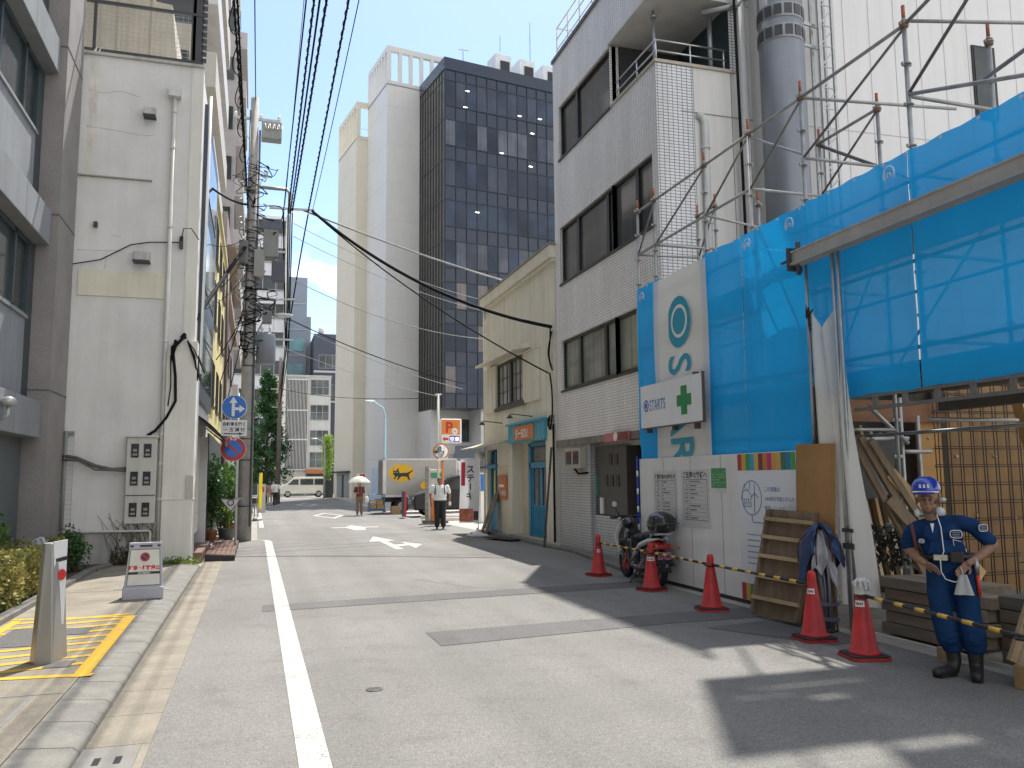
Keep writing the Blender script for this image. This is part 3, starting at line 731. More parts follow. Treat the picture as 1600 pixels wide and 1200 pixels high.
b = MB(); b.prism([(-1.3, 35, 3.5), (-.55, 35, 2.9), (-.55, 35, 2.75), (-1.3, 35, 2.9)], (0, 5.5, 0)); tag(b.build('shop_awning', mat('red_canvas', (.30, .02, .03), .7)), 'dark red shop awning over the potted plants', 'awning')
# tall dark-grey apartment house with stacked balconies, and the beige tower behind it
APD = mat('apartment_dark', (.075, .08, .09), .6, var=.08); APB = mat('apartment_beige', (.50, .47, .43), .7, var=.06, streak=.1)
t = block('apartment_house', 'dark grey apartment house with stacked beige balconies above the yellow building', -9, -2.0, 26.5, 37, 27, APD)
for k in range(6):
    z = 11.2+k*2.75
    b = MB(); b.box(-2.0, -1.5, 26.5, 36.5, z, z+1.15); b.build('balcony', APB if k % 2 else mat('balcony_light', (.56, .55, .54), .6), t)
    b = MB(); b.box(-2.0, -1.98, 27.0, 36, z+1.2, z+2.5); b.build('window', GLASS_D, t)
    b = MB(); b.box(-3.4, -2.2, 26.36, 26.5, z+.2, z+1.9); f = b.build('balcony_recess', mat('recess_beige', (.44, .4, .33), .7), t)
    b = MB(); b.box(-2.75, -2.3, 26.3, 26.36, z+.2, z+1.0); f2 = b.build('side_window', GLASS_D, f)
t = block('apartment_tower', 'tall brownish apartment tower left of the utility pole top', -9, -1.5, 47.2, 56, 29.5, mat('tower_brown', (.36, .335, .325), .7, var=.06))
for k in range(9):
    z = 3+k*2.9
    b = MB(); b.box(-1.5, -1.05, 47.6, 55.6, z, z+1.0); b.build('balcony', mat('tower_balcony', (.46, .43, .42), .6), t)
    b = MB(); b.box(-1.5, -1.47, 48, 55.2, z+1.05, z+2.5); b.build('window', GLASS_D, t)
    b = MB(); b.box(-2.6, -1.7, 47.12, 47.2, z+.8, z+2.1); b.build('window', GLASS_D, t)

# ---------------------------------------------------------------- utility pole
PX, PY = -.27, 24.96
POLE = mat('pole_concrete', (.40, .39, .37), .85, var=.16, scale=5, streak=.35, speck=.2)
up = thing('utility_pole', 'tall concrete utility pole crowded with cables, boxes and crossarms', 'utility pole', (PX, PY, 0))
b = MB(); b.tube([(PX, PY, 0), (PX, PY, 4.9), (PX-.02, PY, 13.05)], [.2, .185, .115], 18); b.build('pole', POLE, up)
b = MB()
for z in (.95, 2.25, 2.85, 4.95): b.lathe([(.21 if z < 1.5 else .2, 0), (.21 if z < 1.5 else .2, .03)], (PX, PY, z), 18)
b.build('band', DKMET, up)
b = MB(); b.lathe([(.199, 0), (.199, .05)], (PX, PY, 3.12), 18); b.build('green_band', mat('green_band', (.1, .35, .22), .6), up)
b = MB(); b.tube([(-.12, PY-.16, .4), (-.12, PY-.16, 12)], .03, 8); b.tube([(-.4, PY-.14, 5), (-.4, PY-.14, 12.6)], .025, 8); b.build('riser_conduit', mat('riser', (.12, .12, .12), .6), up)
b = MB(); b.bar((-.88, PY, 12.4), (.46, PY, 12.4), .07, .07); b.bar((-.85, PY, 12.35), (-.3, PY, 11.6), .02, .02); b.build('crossarm', GALV, up)
b = MB(); b.tube([(-.3, PY, 10.32), (.68, PY, 10.32), (.78, PY, 10.22), (.78, PY, 9.6)], .055, 8); b.bar((.2, PY, 9.72), (1.5, PY, 9.75), .06, .06); b.build('cable_bracket', GALV, up)
b = MB(); b.bar((-.28, PY, 5.78), (.98, PY, 5.78), .05, .05); b.bar((-.28, PY, 6.9), (1.0, PY, 7.0), .05, .05); b.bar((-.7, PY, 8.4), (.7, PY, 8.4), .06, .06); b.build('lower_arm', GALV, up)
b = MB(); b.box(-.08, .5, PY-.2, PY+.2, 11.78, 12.3); sw = b.build('switch_box', mat('switch_grey', (.30, .31, .30), .55), up, bevel=.02)
b = MB()
for k in range(4):
    x = .02+k*.13; b.tube([(x, PY-.24, 12.2), (x+.03, PY-.3, 12.05), (x+.1, PY-.26, 12.05), (x+.1, PY-.22, 12.18)], .018, 6)
b.build('loop_wire', WHITE, sw)
b = MB()
for x in (-.82, -.1, .42): b.lathe([(.03, 0), (.06, .03), (.03, .06), (.06, .09), (.03, .14)], (x, PY, 12.43), 10)
b.build('insulator', WHITE, up)
b = MB(); b.lathe([(.05, 0), (.27, .02), (.27, .82), (.22, .9), (.06, .93)], (.2, PY-.05, 5.02), 20); tr = b.build('transformer', mat('transformer_grey', (.28, .30, .35), .5, streak=.15), up)
b = MB()
for x in (.08, .3): b.lathe([(.035, 0), (.05, .05), (.03, .1), (.05, .14), (.02, .2)], (x, PY-.05, 5.93), 10)
b.build('bushing', WHITE, tr)
for x0, x1, z0, z1, c in ((.05, .48, 8.15, 9.0, (.27, .28, .26)), (-.2, .1, 7.55, 8.35, (.36, .36, .33)), (.0, .55, 8.95, 9.3, (.12, .15, .19)), (.3, .68, 7.45, 8.05, (.1, .11, .14)), (-.62, -.36, 7.9, 8.6, (.2, .2, .19)), (.08, .34, 6.2, 6.55, (.2, .2, .2))):
    b = MB(); b.box(x0, x1, PY-.32, PY-.02, z0, z1); b.build('equipment_box', mat('equip_%d' % int(z0*100), c, .5, var=.1, streak=.15), up, bevel=.02)
b = MB(); rnd = random.Random(3)         # tangled drop wires, loops and splices round the pole
for k in range(42):
    z = rnd.uniform(5.2, 11.4); x = PX+rnd.uniform(-.45, .75) if z > 6.8 else PX+rnd.uniform(-.3, .45)
    p = [V((PX+rnd.uniform(-.2, .2), PY-.2, z))]
    for j in range(3): p.append(V((x+rnd.uniform(-.2, .2), PY-rnd.uniform(.1, .35), z-.16*j+rnd.uniform(-.2, .1))))
    p.append(V((PX+rnd.uniform(-.2, .3), PY-.2, z-rnd.uniform(.1, .5))))
    b.tube(smooth(p), rnd.choice((.008, .011, .017)), 5)
for k in range(14):
    z = 5.3+k*.3; b.tube(smooth([(PX+.2*math.cos(a*.7), PY+.2*math.sin(a*.7)*-1, z+a*.012+rnd.uniform(-.03, .03)) for a in range(10)], 3), .013, 5)
b.build('tangled_cable', CABLE, up)
b = MB()
for k in range(20):
    z = rnd.uniform(6, 11); s = rnd.choice((-1, 1)); b.tube([(PX+s*.2, PY-.15, z), (PX+s*.32, PY-.25, z-.1), (PX+s*.4, PY-.25, z+.06), (PX+s*.3, PY-.2, z+.12)], .02, 5)
b.build('cable_clamp', mat('clamp_light', (.42, .42, .4), .5), up)
b = MB()
for k in range(9): b.tube([(PX-.02+(.17 if k % 2 else -.17), PY, 3.5+k*.9), (PX+(.26 if k % 2 else -.26), PY, 3.5+k*.9)], .01, 5)
b.build('climbing_step', GALV, up)
b = MB(); b.tube([(-.08, PY-.15, 5.55), (-.02, PY-.15, 6.0), (.12, PY-.15, 6.3), (.45, PY-.15, 6.43)], .025, 8); sl = tag(b.build('street_lamp', mat('lamp_arm_green', (.35, .45, .42), .5)), 'pale green street lamp on a curved arm fixed to the utility pole', 'street lamp')
b = MB(); b.ell((.68, PY-.15, 6.47), (.27, .13, .07)); b.build('lamp_head', mat('lamp_head', (.62, .70, .66), .3), sl)

# ---------------------------------------------------------------- overhead wires
def wire(a, b_, sag, r, label, m=None, n=18, group='overhead cables along the street'):
    b = MB(); b.tube(sagpts(a, b_, sag, n), r, 6); return tag(b.build('power_cable', m or CABLE), label, 'cable', group)
def lashed(a, b_, sag, r, label, step=.34):
    """main cable with spiral lashing round it"""
    P = sagpts(a, b_, sag, 26); b = MB(); b.tube(P, r, 6)
    L = (V(a)-V(b_)).length; n = int(L/step*6)
    sp_ = []
    for k in range(n+1):
        t = k/n; i = min(int(t*26), 25); f = t*26-i; p = P[i].lerp(P[i+1], f); an = k*2*math.pi/6
        sp_.append(p+V((math.cos(an)*r*1.45, 0, math.sin(an)*r*1.45)))
    b.tube(sp_, r*.38, 4); return tag(b.build('power_cable', CABLE), label, 'cable', 'overhead cables along the street')
LB = ['leftmost of the five thick cables running overhead along the street', 'second from left of the five thick lashed overhead cables', 'middle one of the five thick overhead cables', 'fourth from left of the five thick lashed overhead cables', 'rightmost of the five thick cables running overhead along the street']
xs0 = (.64, .74, .88, 1.1, 1.24); xs1 = (.6, .74, .8, .86, 1.32)
for k in range(5):
    (lashed if k in (1, 3, 4) else wire)((xs0[k]-.02, -9, 9.75), (xs1[k], PY, 9.62+(.06 if k > 2 else 0)), .12, (.015, .019, .02, .021, .019)[k], LB[k])
    zz = (5.75, 5.75, 6.95, 5.9, 6.9)[k]
    wire((xs1[k], PY, 9.62), (.75+.05*k, PY+.4+.5*k, zz), -.1, .022, 'slack cable dropping from the bracket beside the utility pole', group='slack cables dropping beside the pole')
    wire((.75+.05*k, PY+.4+.5*k, zz), (1.5, 61.5, zz+1.2), .5, .018, 'cable running on from the utility pole to the far end of the street', group='cables to the far pole')
wire((.5, -9, 10.3), (.8, 61, 10.2), .4, .008, 'hair thin overhead wire left of the thick cables', GREYM)
wire((1.25, -9, 9.5), (1.44, PY, 9.72), .5, .009, 'thin wire hanging just right of the thick overhead cables')
wire((-.36, -9, 12.2), (PX, PY, 13.0), .25, .016, 'single wire climbing to the very top of the utility pole')
lashed((-.95, -6, 11.6), (-.45, PY, 10.3), .1, .022, 'cable with hanging loops nearest the left buildings')
lashed((-.72, -6, 11.4), (-.4, PY, 9.6), .15, .02, 'looped cable close beside the left buildings, inner one')
rnd = random.Random(5)
for k in range(14):
    t = .25+k*.05; p = V((-.95, -6, 11.6)).lerp(V((-.45, PY, 10.3)), t); b = MB(); b.tube(smooth([p, p+V((-.1, .25, -.28)), p+V((-.02, .6, -.34)), p+V((.05, .9, -.05))]), .012, 5)
    tag(b.build('cable_loop', CABLE), 'slack loop hanging under the cable by the left buildings', 'cable loop', 'slack loops under the left cable')
def drop(a, b_, sag, r, label, m=None): return wire(a, b_, sag, r, label, m, 20, 'service wires crossing the street')
drop((1.44, PY, 9.72), (7.1, 19.62, 5.5), .55, .045, 'thick black service cable sagging from the pole to the tiled building')
drop((1.44, PY, 9.7), (7.1, 19.9, 4.35), .3, .02, 'thinner cable sagging to a hook low on the cream building')
drop((1.1, PY, 9.75), (8.2, 27.5, 8.6), .1, .03, 'pale spiral cable crossing in front of the dark tower', CABLE_G)
drop((.9, PY, 9.3), (9.5, 33, 9.0), .3, .01, 'thin wire below the pale spiral cable', CABLE_G)
drop((.9, PY, 8.9), (9.5, 32, 8.3), .3, .01, 'pair of thin wires crossing toward the dark tower', CABLE_G)
drop((.9, PY, 7.6), (7.4, 27, 6.4), .35, .012, 'pale thin wire crossing at the height of the cream roof', CABLE_G)
drop((.6, PY, 6.5), (7.4, 30, 5.2), .2, .016, 'dark wire crossing lower down to the parking sign post')
drop((.6, PY, 6.4), (7.4, 30.4, 5.05), .2, .01, 'pale wire just under the dark lower wire', CABLE_G)
drop((.5, PY, 5.6), (6.68, 31.4, 4.85), .12, .009, 'thin wire ending at the top of the parking sign post', CABLE_G)
drop((1.5, 61.5, 8.2), (6.7, 31.4, 4.8), .3, .014, 'wire slanting from the far pole down to the parking sign post')
wire((-.4, PY, 8.55), (-1.5, 18.05, 4.6), -.02, .05, 'thick bundled cable slanting from the pole to the white column', group='bundled cable to the white column')
wire((-.4, PY, 9.75), (-1.3, 21, 8.9), .1, .03, 'short cable from the pole to the dark front', group='service wires on the left side')
for k, (z0, y1, z1) in enumerate(((8.8, 21, 7.4), (8.3, 23, 6.6), (7.7, 20, 5.6))): wire((-.4, PY, z0), (-1.2, y1, z1), .15, .009, 'thin wire between the pole and the left house fronts', group='service wires on the left side')
for k, (z0, y1, z1) in enumerate(((6.9, 30, 5.0), (6.6, 27, 5.4), (6.2, 34, 4.2))): wire((-.4, PY, z0), (-1.25, y1, z1), .1, .016, 'dark wire looping from the pole to the yellow building', group='wires to the yellow building')
# second, distant pole
fp = thing('utility_pole', 'distant utility pole beside the conical tree', 'utility pole', (1.55, 62, 0))
b = MB(); b.tube([(1.55, 62, 0), (1.55, 62, 10.5)], [.17, .11], 12); b.build('pole', mat('dark_pole', (.12, .10, .09), .8), fp)
b = MB(); b.bar((.9, 62, 8.2), (2.2, 62, 8.2), .07, .07); b.bar((1.0, 62, 6.9), (2.1, 62, 6.9), .07, .07); b.build('crossarm', GALV, fp)

# ---------------------------------------------------------------- traffic sign post
SX, SY = -.43, 21.7
sg = thing('traffic_sign', 'sign post with blue arrow disc, white plate and red ringed no parking disc', 'traffic sign', (SX, SY, 0))
b = MB(); b.tube([(SX, SY, 0), (SX-.02, SY, 3.85)], .032, 10); b.build('post', mat('post_grey', (.55, .56, .57), .4, metal=.2), sg)
def disc(name, x, z, r, m, y, parent=sg):
    b = MB(); b.lathe([(r, 0), (r, .012)], (x, y, z), 40, (0, -1, 0)); return b.build(name, m, parent)
YS = SY-.05
d1 = disc('blue_disc', -.54, 3.5, .30, WHITE, YS); disc('disc_face', -.54, 3.5, .285, BLUE, YS-.013, d1)
b = MB(); y = YS-.028
def fl(b, pts, y): b.prism([(x, y, z) for x, z in pts], (0, .002, 0))
fl(b, [(-.6, 3.27), (-.53, 3.27), (-.53, 3.6), (-.47, 3.6), (-.565, 3.76), (-.66, 3.6), (-.6, 3.6)], y)
fl(b, [(-.53, 3.42), (-.42, 3.42), (-.42, 3.36), (-.29, 3.455), (-.42, 3.55), (-.42, 3.49), (-.53, 3.49)], y-.003)
b.build('arrow', WHITE, d1)
b = MB(); b.box(-.83, -.23, YS-.01, YS, 2.78, 3.18); pl = b.build('plate', WHITE, sg, bevel=.006)
b = MB(); b.box(-.81, -.25, YS-.012, YS-.0101, 2.985, 2.99); fl(b, [(-.77, 2.825), (-.42, 2.825), (-.42, 2.805), (-.3, 2.838), (-.42, 2.872), (-.42, 2.85), (-.77, 2.85)], YS-.0125); b.build('arrow', INK, pl)
text('自転車を除く', .1, (-.53, YS-.0125, 3.04), (1, 0, 0), (0, 0, 1), INK, 'lettering', pl, 'CENTER', .003, .92)
text('一 方 通 行', .1, (-.53, YS-.0125, 2.895), (1, 0, 0), (0, 0, 1), INK, 'lettering', pl, 'CENTER', .003, 1.05)
d2_ = disc('no_parking_disc', -.54, 2.46, .30, WHITE, YS); disc('ring', -.54, 2.46, .29, RED, YS-.0125, d2_); disc('disc_face', -.54, 2.46, .205, BLUE, YS-.0255, d2_)
b = MB(); b.obox((-.54, YS-.041, 2.46), V((1, 0, -1)).normalized()*.22, (0, .0012, 0), V((1, 0, 1)).normalized()*.026); b.build('slash', RED, d2_)
text('8-20', .085, (-.54, YS-.027, 2.675), (1, 0, 0), (0, 0, 1), WHITE, 'lettering', d2_, 'CENTER', .002)
b = MB()
b.tube([(x*.24-.56, SY-.12, 1.13+z*.2) for x, z in ((-1, .6), (1, .6), (0, -1))], .028, 6, closed=True); stb = tag(b.build('triangle_board', mat('board_rim', (.12, .11, .12), .5)), 'white triangular board with dark rim hanging at the sign post', 'sign')
b = MB(); b.prism([(-.78, SY-.115, 1.24), (-.34, SY-.115, 1.24), (-.56, SY-.115, .95)], (0, .01, 0)); b.build('sign_face', mat('board_face', (.6, .58, .57), .5), stb)
b = MB(); b.tube([(-.56+.07*math.cos(k*.7), SY-.13, 1.16+.07*math.sin(k*.7)) for k in range(9)], .012, 5, closed=True); b.build('emblem', INK, stb)

# ---------------------------------------------------------------- bollard sign and folding board on the pavement
STEEL = mat('brushed_steel', (.40, .39, .375), .38, metal=.55, var=.05, scale=3, streak=.08)
bo = thing('bollard_sign', 'tapering grey steel sign pillar standing on the yellow hatching', 'sign', (-1.78, 8.7, .08), R_(-12))
b = MB(); P = lambda z: (.118-.048*z/1.08, .165-.075*z/1.08)
rings = []
for z in (0, 1.06):
    w, d = P(z); k = .35
    rings.append([b.bm.verts.new(V(p)) for p in ((-w, d, z), (-w, -d*k, z), (-w*.25, -d, z), (w*.55 if z else w, -d*.9, z), (w, -d*.2, z), (w, d, z))])
A_, B2 = rings; n = 6
for k in range(n): b.bm.faces.new((A_[k], A_[(k+1) % n], B2[(k+1) % n], B2[k]))
b.bm.faces.new(A_[::-1]); b.bm.faces.new(B2)
b.build('pillar', STEEL, bo, local=True, bevel=.006)
b = MB(); b.prism([(.045, -.085, 1.075), (.10, .07, 1.085), (.10, .07, .32), (.068, -.04, .30)], (.012, -.006, 0)); pn = b.build('sign_panel', WHITE_P, bo, local=True)
W = wmat(bo)
def pt(x, y, z): return W @ V((x, y, z))
xd = (W.to_3x3() @ V((.055, .155, .01))).normalized(); org = pt(.082, .0, .93)
text('駐輪禁止', .042, pt(.066, -.062, .985), xd, (0, 0, 1), REDINK, 'lettering', pn, 'LEFT', .002, .8)
b = MB(); b.prism([pt(.064, -.06, .92), pt(.115, .064, .935), pt(.115, .064, .9), pt(.064, -.06, .885)], W.to_3x3() @ V((.0035, -.002, 0))); b.build('panel_band', INK, pn)
nrm = W.to_3x3() @ V((.155, -.055, 0)).normalized()
b = MB(); b.lathe([(.05, 0), (.05, .004)], pt(.099, .0, .77), 24, nrm); b.build('panel_disc', REDINK, pn)
fb = thing('folding_board', 'grey plastic folding board with red no bicycle parking lettering', 'sign board', (-1.46, 12.85, .08), R_(6))
GP = mat('board_plastic', (.42, .42, .46), .5, var=.04)
b = MB(); b.prism([(-.255, -.16, .04), (.255, -.16, .04), (.225, -.035, .74), (-.195, -.035, .74)], (0, .05, .012)); b.prism([(-.255, .16, .04), (.255, .16, .04), (.225, .035, .74), (-.195, .035, .74)], (0, -.05, .012)); b.box(-.2, .225, -.04, .04, .72, .765)
b.box(-.262, .262, -.17, -.09, 0, .16); b.box(-.262, .262, .09, .17, 0, .16); b.build('frame', GP, fb, local=True, bevel=.014)
W = wmat(fb); n0 = V((0, -.7, .125)).normalized(); upv = V((0, .125, .7)).normalized(); R3 = W.to_3x3()
def fbp(x, h, o=.0): return W @ (V((x, -.16, .04)) + upv*h + n0*o)
b = MB(); b.prism([fbp(-.21, .15, .002), fbp(.215, .15, .002), fbp(.195, .64, .002), fbp(-.175, .64, .002)], R3 @ n0*.003); fp_ = b.build('sign_panel', mat('sign_panel_cream', (.66, .65, .58), .5), fb)
b = MB()
for a, c in (((-.21, .15), (-.175, .64)), ((.215, .15), (.195, .64)), ((-.21, .15), (.215, .15)), ((-.175, .64), (.195, .64))): b.bar(fbp(*a, .006), fbp(*c, .006), .006, .004, R3 @ n0)
b.prism([fbp(-.2, .3, .006), fbp(.205, .3, .006), fbp(.203, .335, .006), fbp(-.198, .335, .006)], R3 @ n0*.002)
b.prism([fbp(-.06, .675, .006), fbp(.1, .675, .006), fbp(.1, .7, .006), fbp(-.06, .7, .006)], R3 @ n0*.002)
for x in (-.16, .185): b.prism([fbp(x-.02, .675, .006), fbp(x+.02, .675, .006), fbp(x+.02, .7, .006), fbp(x-.02, .7, .006)], R3 @ n0*.002)
b.build('panel_border', INK, fp_)
text('駐車・駐輪禁止', .066, fbp(.006, .365, .006), R3 @ V((1, 0, 0)), R3 @ upv, REDINK, 'lettering', fp_, 'CENTER', .003, .86)
text('NO PARKING', .025, fbp(.006, .308, .0085), R3 @ V((1, 0, 0)), R3 @ upv, WHITE, 'lettering', fp_, 'CENTER', .001)
b = MB(); b.lathe([(.062, 0), (.062, .003)], fbp(.01, .535, .005), 28, R3 @ n0); b.build('red_ring', REDINK, fp_)
b = MB(); b.lathe([(.045, 0), (.045, .0015)], fbp(.01, .535, .0085), 28, R3 @ n0); b.build('dark_disc', mat('dark_blue_ink', (.03, .035, .08), .5), fp_)
b = MB(); b.bar(fbp(-.035, .575, .011), fbp(.055, .495, .011), .014, .002, R3 @ n0); b.build('slash', REDINK, fp_)

# ---------------------------------------------------------------- planter, hedge, shrubs
b = MB(); b.box(-2.86, -2.72, -6, 16.9, -.05, .15); b.prism([(-2.86, 16.9, -.05), (-2.72, 16.9, -.05), (-2.55, 17.6, -.05), (-2.68, 17.65, -.05)], (0, 0, .2)); struct(b.build('planter_kerb', KERB, bevel=.01))
b = MB(); b.box(-4.6, -2.86, -6, 16.9, 0, .11); b.box(-3.9, -2.7, 16.9, 18.1, 0, .1); struct(b.build('planter_soil', SOIL))
rnd = random.Random(11)
def hedge_pts(n, x0, x1, y0, y1, z0, z1):
    out = []
    for k in range(n):
        y = rnd.uniform(y0, y1); top = z1*(.93+.1*math.sin(y*3.1)+.06*math.sin(y*7.7))
        x1_ = x1+.05*math.sin(y*5.3); r = rnd.random()
        if r < .45: p = (x1_-abs(rnd.gauss(0, .07)), y, rnd.uniform(z0, top))
        elif r < .8: p = (rnd.uniform(x0, x1_), y, top-abs(rnd.gauss(0, .06)))
        else: p = (rnd.uniform(x0, x1_), y, rnd.uniform(z0, top))
        out.append(p)
    return out
b = MB(); leaves(b, hedge_pts(15000, -3.9, -2.86, 4, 15.1, .14, .78), .042, 1, rnd)
hd = thing('hedge', 'clipped green and yellow hedge along the planter at the left edge', 'hedge', (-3.3, 10, .1))
b.build('foliage', leaf_mat('hedge_leaf', (.08, .12, .03), (.46, .38, .12), .3, 3.5), hd, normals=False)
b = MB()
for k in range(160):
    x, y = rnd.uniform(-3.8, -2.95), rnd.uniform(6, 15); b.tube([(x, y, .1), (x+rnd.uniform(-.1, .1), y+rnd.uniform(-.1, .1), .62)], .008, 4)
b.build('stem', mat('twig', (.1, .07, .045), .9), hd)
def shrub(label, x, y, z, rx, ry, rz, n, m, size=.05, name='shrub', group=None):
    t = thing(name, label, 'shrub', (x, y, z), 0, group); b = MB(); pts = []
    lob = [(rnd.uniform(-.5, .5)*rx, rnd.uniform(-.5, .5)*ry, rnd.uniform(.35, .85)*rz*1.3, rnd.uniform(.35, .6)) for _ in range(7)]
    for k in range(n):
        lx, ly, lz, s = rnd.choice(lob); d = V((rnd.gauss(0, 1), rnd.gauss(0, 1), rnd.gauss(0, 1))).normalized()*rnd.random()**.4
        pts.append((x+lx+d.x*rx*s, y+ly+d.y*ry*s, max(z+.02, z+lz+d.z*rz*s)))
    leaves(b, pts, size, 1, rnd); b.build('foliage', m, t, normals=False)
    b = MB()
    for lx, ly, lz, s in lob: b.tube([(x+lx*.2, y+ly*.2, z), (x+lx*.7, y+ly*.7, z+lz*.6), (x+lx, y+ly, z+lz)], [.018, .012, .006], 5)
    b.build('stem', MC['twig'], t); return t
LG = leaf_mat('shrub_dark_leaf', (.025, .07, .02), (.08, .17, .05), .25, 8); LM = leaf_mat('shrub_mid_leaf', (.05, .12, .03), (.17, .28, .07), .35, 8)
shrub('broad leaved green shrub behind the hedge below the wall light', -3.95, 14.4, .1, .55, 1.3, .8, 1600, LM, .075)
shrub('dark round shrub at the far end of the planter kerb', -3.0, 16.6, .1, .42, .5, .62, 2400, LG, .032)
b = MB(); b.lathe([(.1, 0), (.1, .02), (.03, .04), (.03, .4), (.1, .42), (.16, .5), (.17, .58), (.12, .68), (.02, .72)], (-3.2, 14.85, .12), 20); tag(b.build('garden_lamp', mat('lamp_globe_grey', (.42, .45, .48), .3)), 'grey globe garden lamp between hedge and dark shrub', 'lamp')
b = MB(); leaves(b, [(rnd.uniform(-2.65, -1.85), rnd.gauss(17.95, .07), .09+abs(rnd.gauss(0, .16))) for _ in range(900)], .03, 1, rnd); stuff(b.build('weeds', leaf_mat('weed_brown', (.05, .035, .02), (.13, .11, .05), .2, 9), normals=False), 'brown ground cover at the foot of the white wall', 'ground cover')
b = MB(); leaves(b, [(rnd.uniform(-1.75, -1.0), rnd.gauss(17.75, .09), .09+abs(rnd.gauss(0, .05))) for _ in range(420)], .035, .6, rnd); stuff(b.build('grass', leaf_mat('grass_leaf', (.10, .16, .03), (.26, .33, .09), .3, 9), normals=False), 'tufts of light green grass at the corner of the white building', 'grass')

# ---------------------------------------------------------------- potted plants, bicycles, yellow banner on the left
POT = mat('terracotta', (.36, .13, .06), .8, var=.15); POTB = mat('grey_pot', (.2, .2, .19), .8)
def potted(label, x, y, h, r, n, m, size, pm=POT, group='potted plants outside the shop'):
    t = thing('potted_plant', label, 'potted plant', (x, y, 0), 0, group)
    b = MB(); b.lathe([(.12, 0), (.17, .28), (.19, .28), (.19, .32), (.15, .32), (.14, .27)], (x, y, 0), 18); b.build('pot', pm, t)
    b = MB(); pts = []
    for k in range(n):
        d = V((rnd.gauss(0, 1), rnd.gauss(0, 1), rnd.gauss(0, 1))).normalized()*rnd.random()**.45; pts.append((x+d.x*r, y+d.y*r, .35+h*.5+d.z*h*.5))
    leaves(b, pts, size, 1, rnd); b.build('foliage', m, t, normals=False)
    b = MB()
    for k in range(5): b.tube([(x, y, .28), (x+rnd.uniform(-r, r)*.6, y+rnd.uniform(-r, r)*.6, .3+h*rnd.uniform(.5, .9))], .012, 5)
    b.build('stem', MC['twig'], t); return t
potted('tall dark leafy plant in a terracotta pot at the shop corner', -1.15, 25.0, 2.1, .42, 1100, LG, .075)
potted('bushy mid green plant in a pot behind the tall dark one', -.85, 26.1, 1.7, .5, 900, LM, .085, POTB)
potted('low plant with white blossoms of light leaves by the shop post', -.7, 27.2, 1.9, .5, 800, LM, .09)
potted('large green plant in a pot near the bicycles', -.75, 29.0, 2.0, .55, 900, LG, .09, POTB)
potted('dark bush in a pot under the red awning', -.95, 33.6, 1.9, .55, 600, LG, .09)
t = thing('palm_plant', 'bright yellow green arching palm like pot plant beside the sign post', 'potted plant', (-.7, 25.6, 0))
b = MB(); b.lathe([(.12, 0), (.17, .28), (.19, .3), (.15, .3)], (-.7, 25.6, 0), 16); b.build('pot', POTB, t)
b = MB()
for k in range(18):
    a = rnd.uniform(0, 6.28); L = rnd.uniform(.5, .85); d = V((math.cos(a), math.sin(a), 0)); s = d.cross(V((0, 0, 1)))*.045
    P = [V((-.7, 25.6, .7)) + d*L*u + V((0, 0, .65*u*(1.35-1.15*u))) for u in (0, .25, .5, .75, 1)]
    for i, (p, q) in enumerate(zip(P, P[1:])): w0, w1 = (1, 1.3, 1.1, .8, .1)[i:i+2]; b.face((p-s*w0, p+s*w0, q+s*w1, q-s*w1))
b.tube([(-.7, 25.6, .25), (-.7, 25.6, .75)], .03, 6); b.build('frond', leaf_mat('palm_leaf', (.2, .32, .03), (.45, .55, .08), .4, 5), t, normals=False)
def bicycle(label, loc, rz, mcol):
    t = thing('bicycle', label, 'bicycle', loc, rz, 'bicycles parked at the left kerb')
    for x in (-.52, .52):
        b = MB(); b.tube([(x+.33*math.cos(k*math.pi/12), 0, .34+.33*math.sin(k*math.pi/12)) for k in range(24)], .017, 6, closed=True); w = b.build('wheel', RUBBER, t, local=True)
        b = MB()
        for k in range(10): a = k*math.pi/5; b.tube([(x, 0, .34), (x+.32*math.cos(a), 0, .34+.32*math.sin(a))], .003, 3)
        b.lathe([(.025, -.04), (.025, .04)], (x, 0, .34), 8, (0, 1, 0)); b.build('spokes', GALV, w, local=True)
    b = MB()
    for p, q in (((-.52, 0, .34), (-.12, 0, .3)), ((-.12, 0, .3), (-.25, 0, .82)), ((-.52, 0, .34), (-.23, 0, .75)), ((-.12, 0, .3), (.33, 0, .72)), ((-.22, 0, .6), (.32, 0, .8)), ((.52, 0, .34), (.3, 0, .95)), ((.28, -.28, 1.03), (.28, .28, 1.03)), ((.3, 0, .95), (.28, 0, 1.03))): b.tube([p, q], .018, 6)
    b.build('frame', mcol, t, local=True)
    b = MB(); b.ell((-.27, 0, .88), (.13, .08, .04)); b.build('saddle', BLACK, t, local=True)
    b = MB(); b.tube([(-.52+.36*math.cos(a), 0, .34+.36*math.sin(a)) for a in (.4, .9, 1.4, 1.9, 2.4)], .02, 5); b.box(-.75, -.4, -.08, .08, .74, .76); b.box(.4, .72, -.16, .16, .72, .95); b.build('rack_and_basket', DKMET, t, local=True)
    return t
bicycle('bicycle with its front wheel showing beyond the utility pole', (-.22, 36.3, 0), R_(75), mat('bike_silver', (.45, .45, .45), .4, metal=.5))
bicycle('bicycle parked among the pot plants behind the sign post', (-.75, 30.2, 0), R_(60), mat('bike_dark', (.08, .07, .07), .4))
bicycle('bicycle nearest the pot plants at the left kerb', (-.5, 29.0, 0), R_(95), mat('bike_red', (.25, .05, .05), .4))
t = thing('banner', 'narrow bright yellow upright banner just beyond the utility pole', 'banner', (.12, 37, 0))
b = MB(); b.tube([(.15, 37, .1), (.15, 37, 2.0)], .015, 6); b.lathe([(.2, 0), (.2, .08), (.04, .12)], (.12, 37, 0), 14); b.build('pole', GREYM, t)
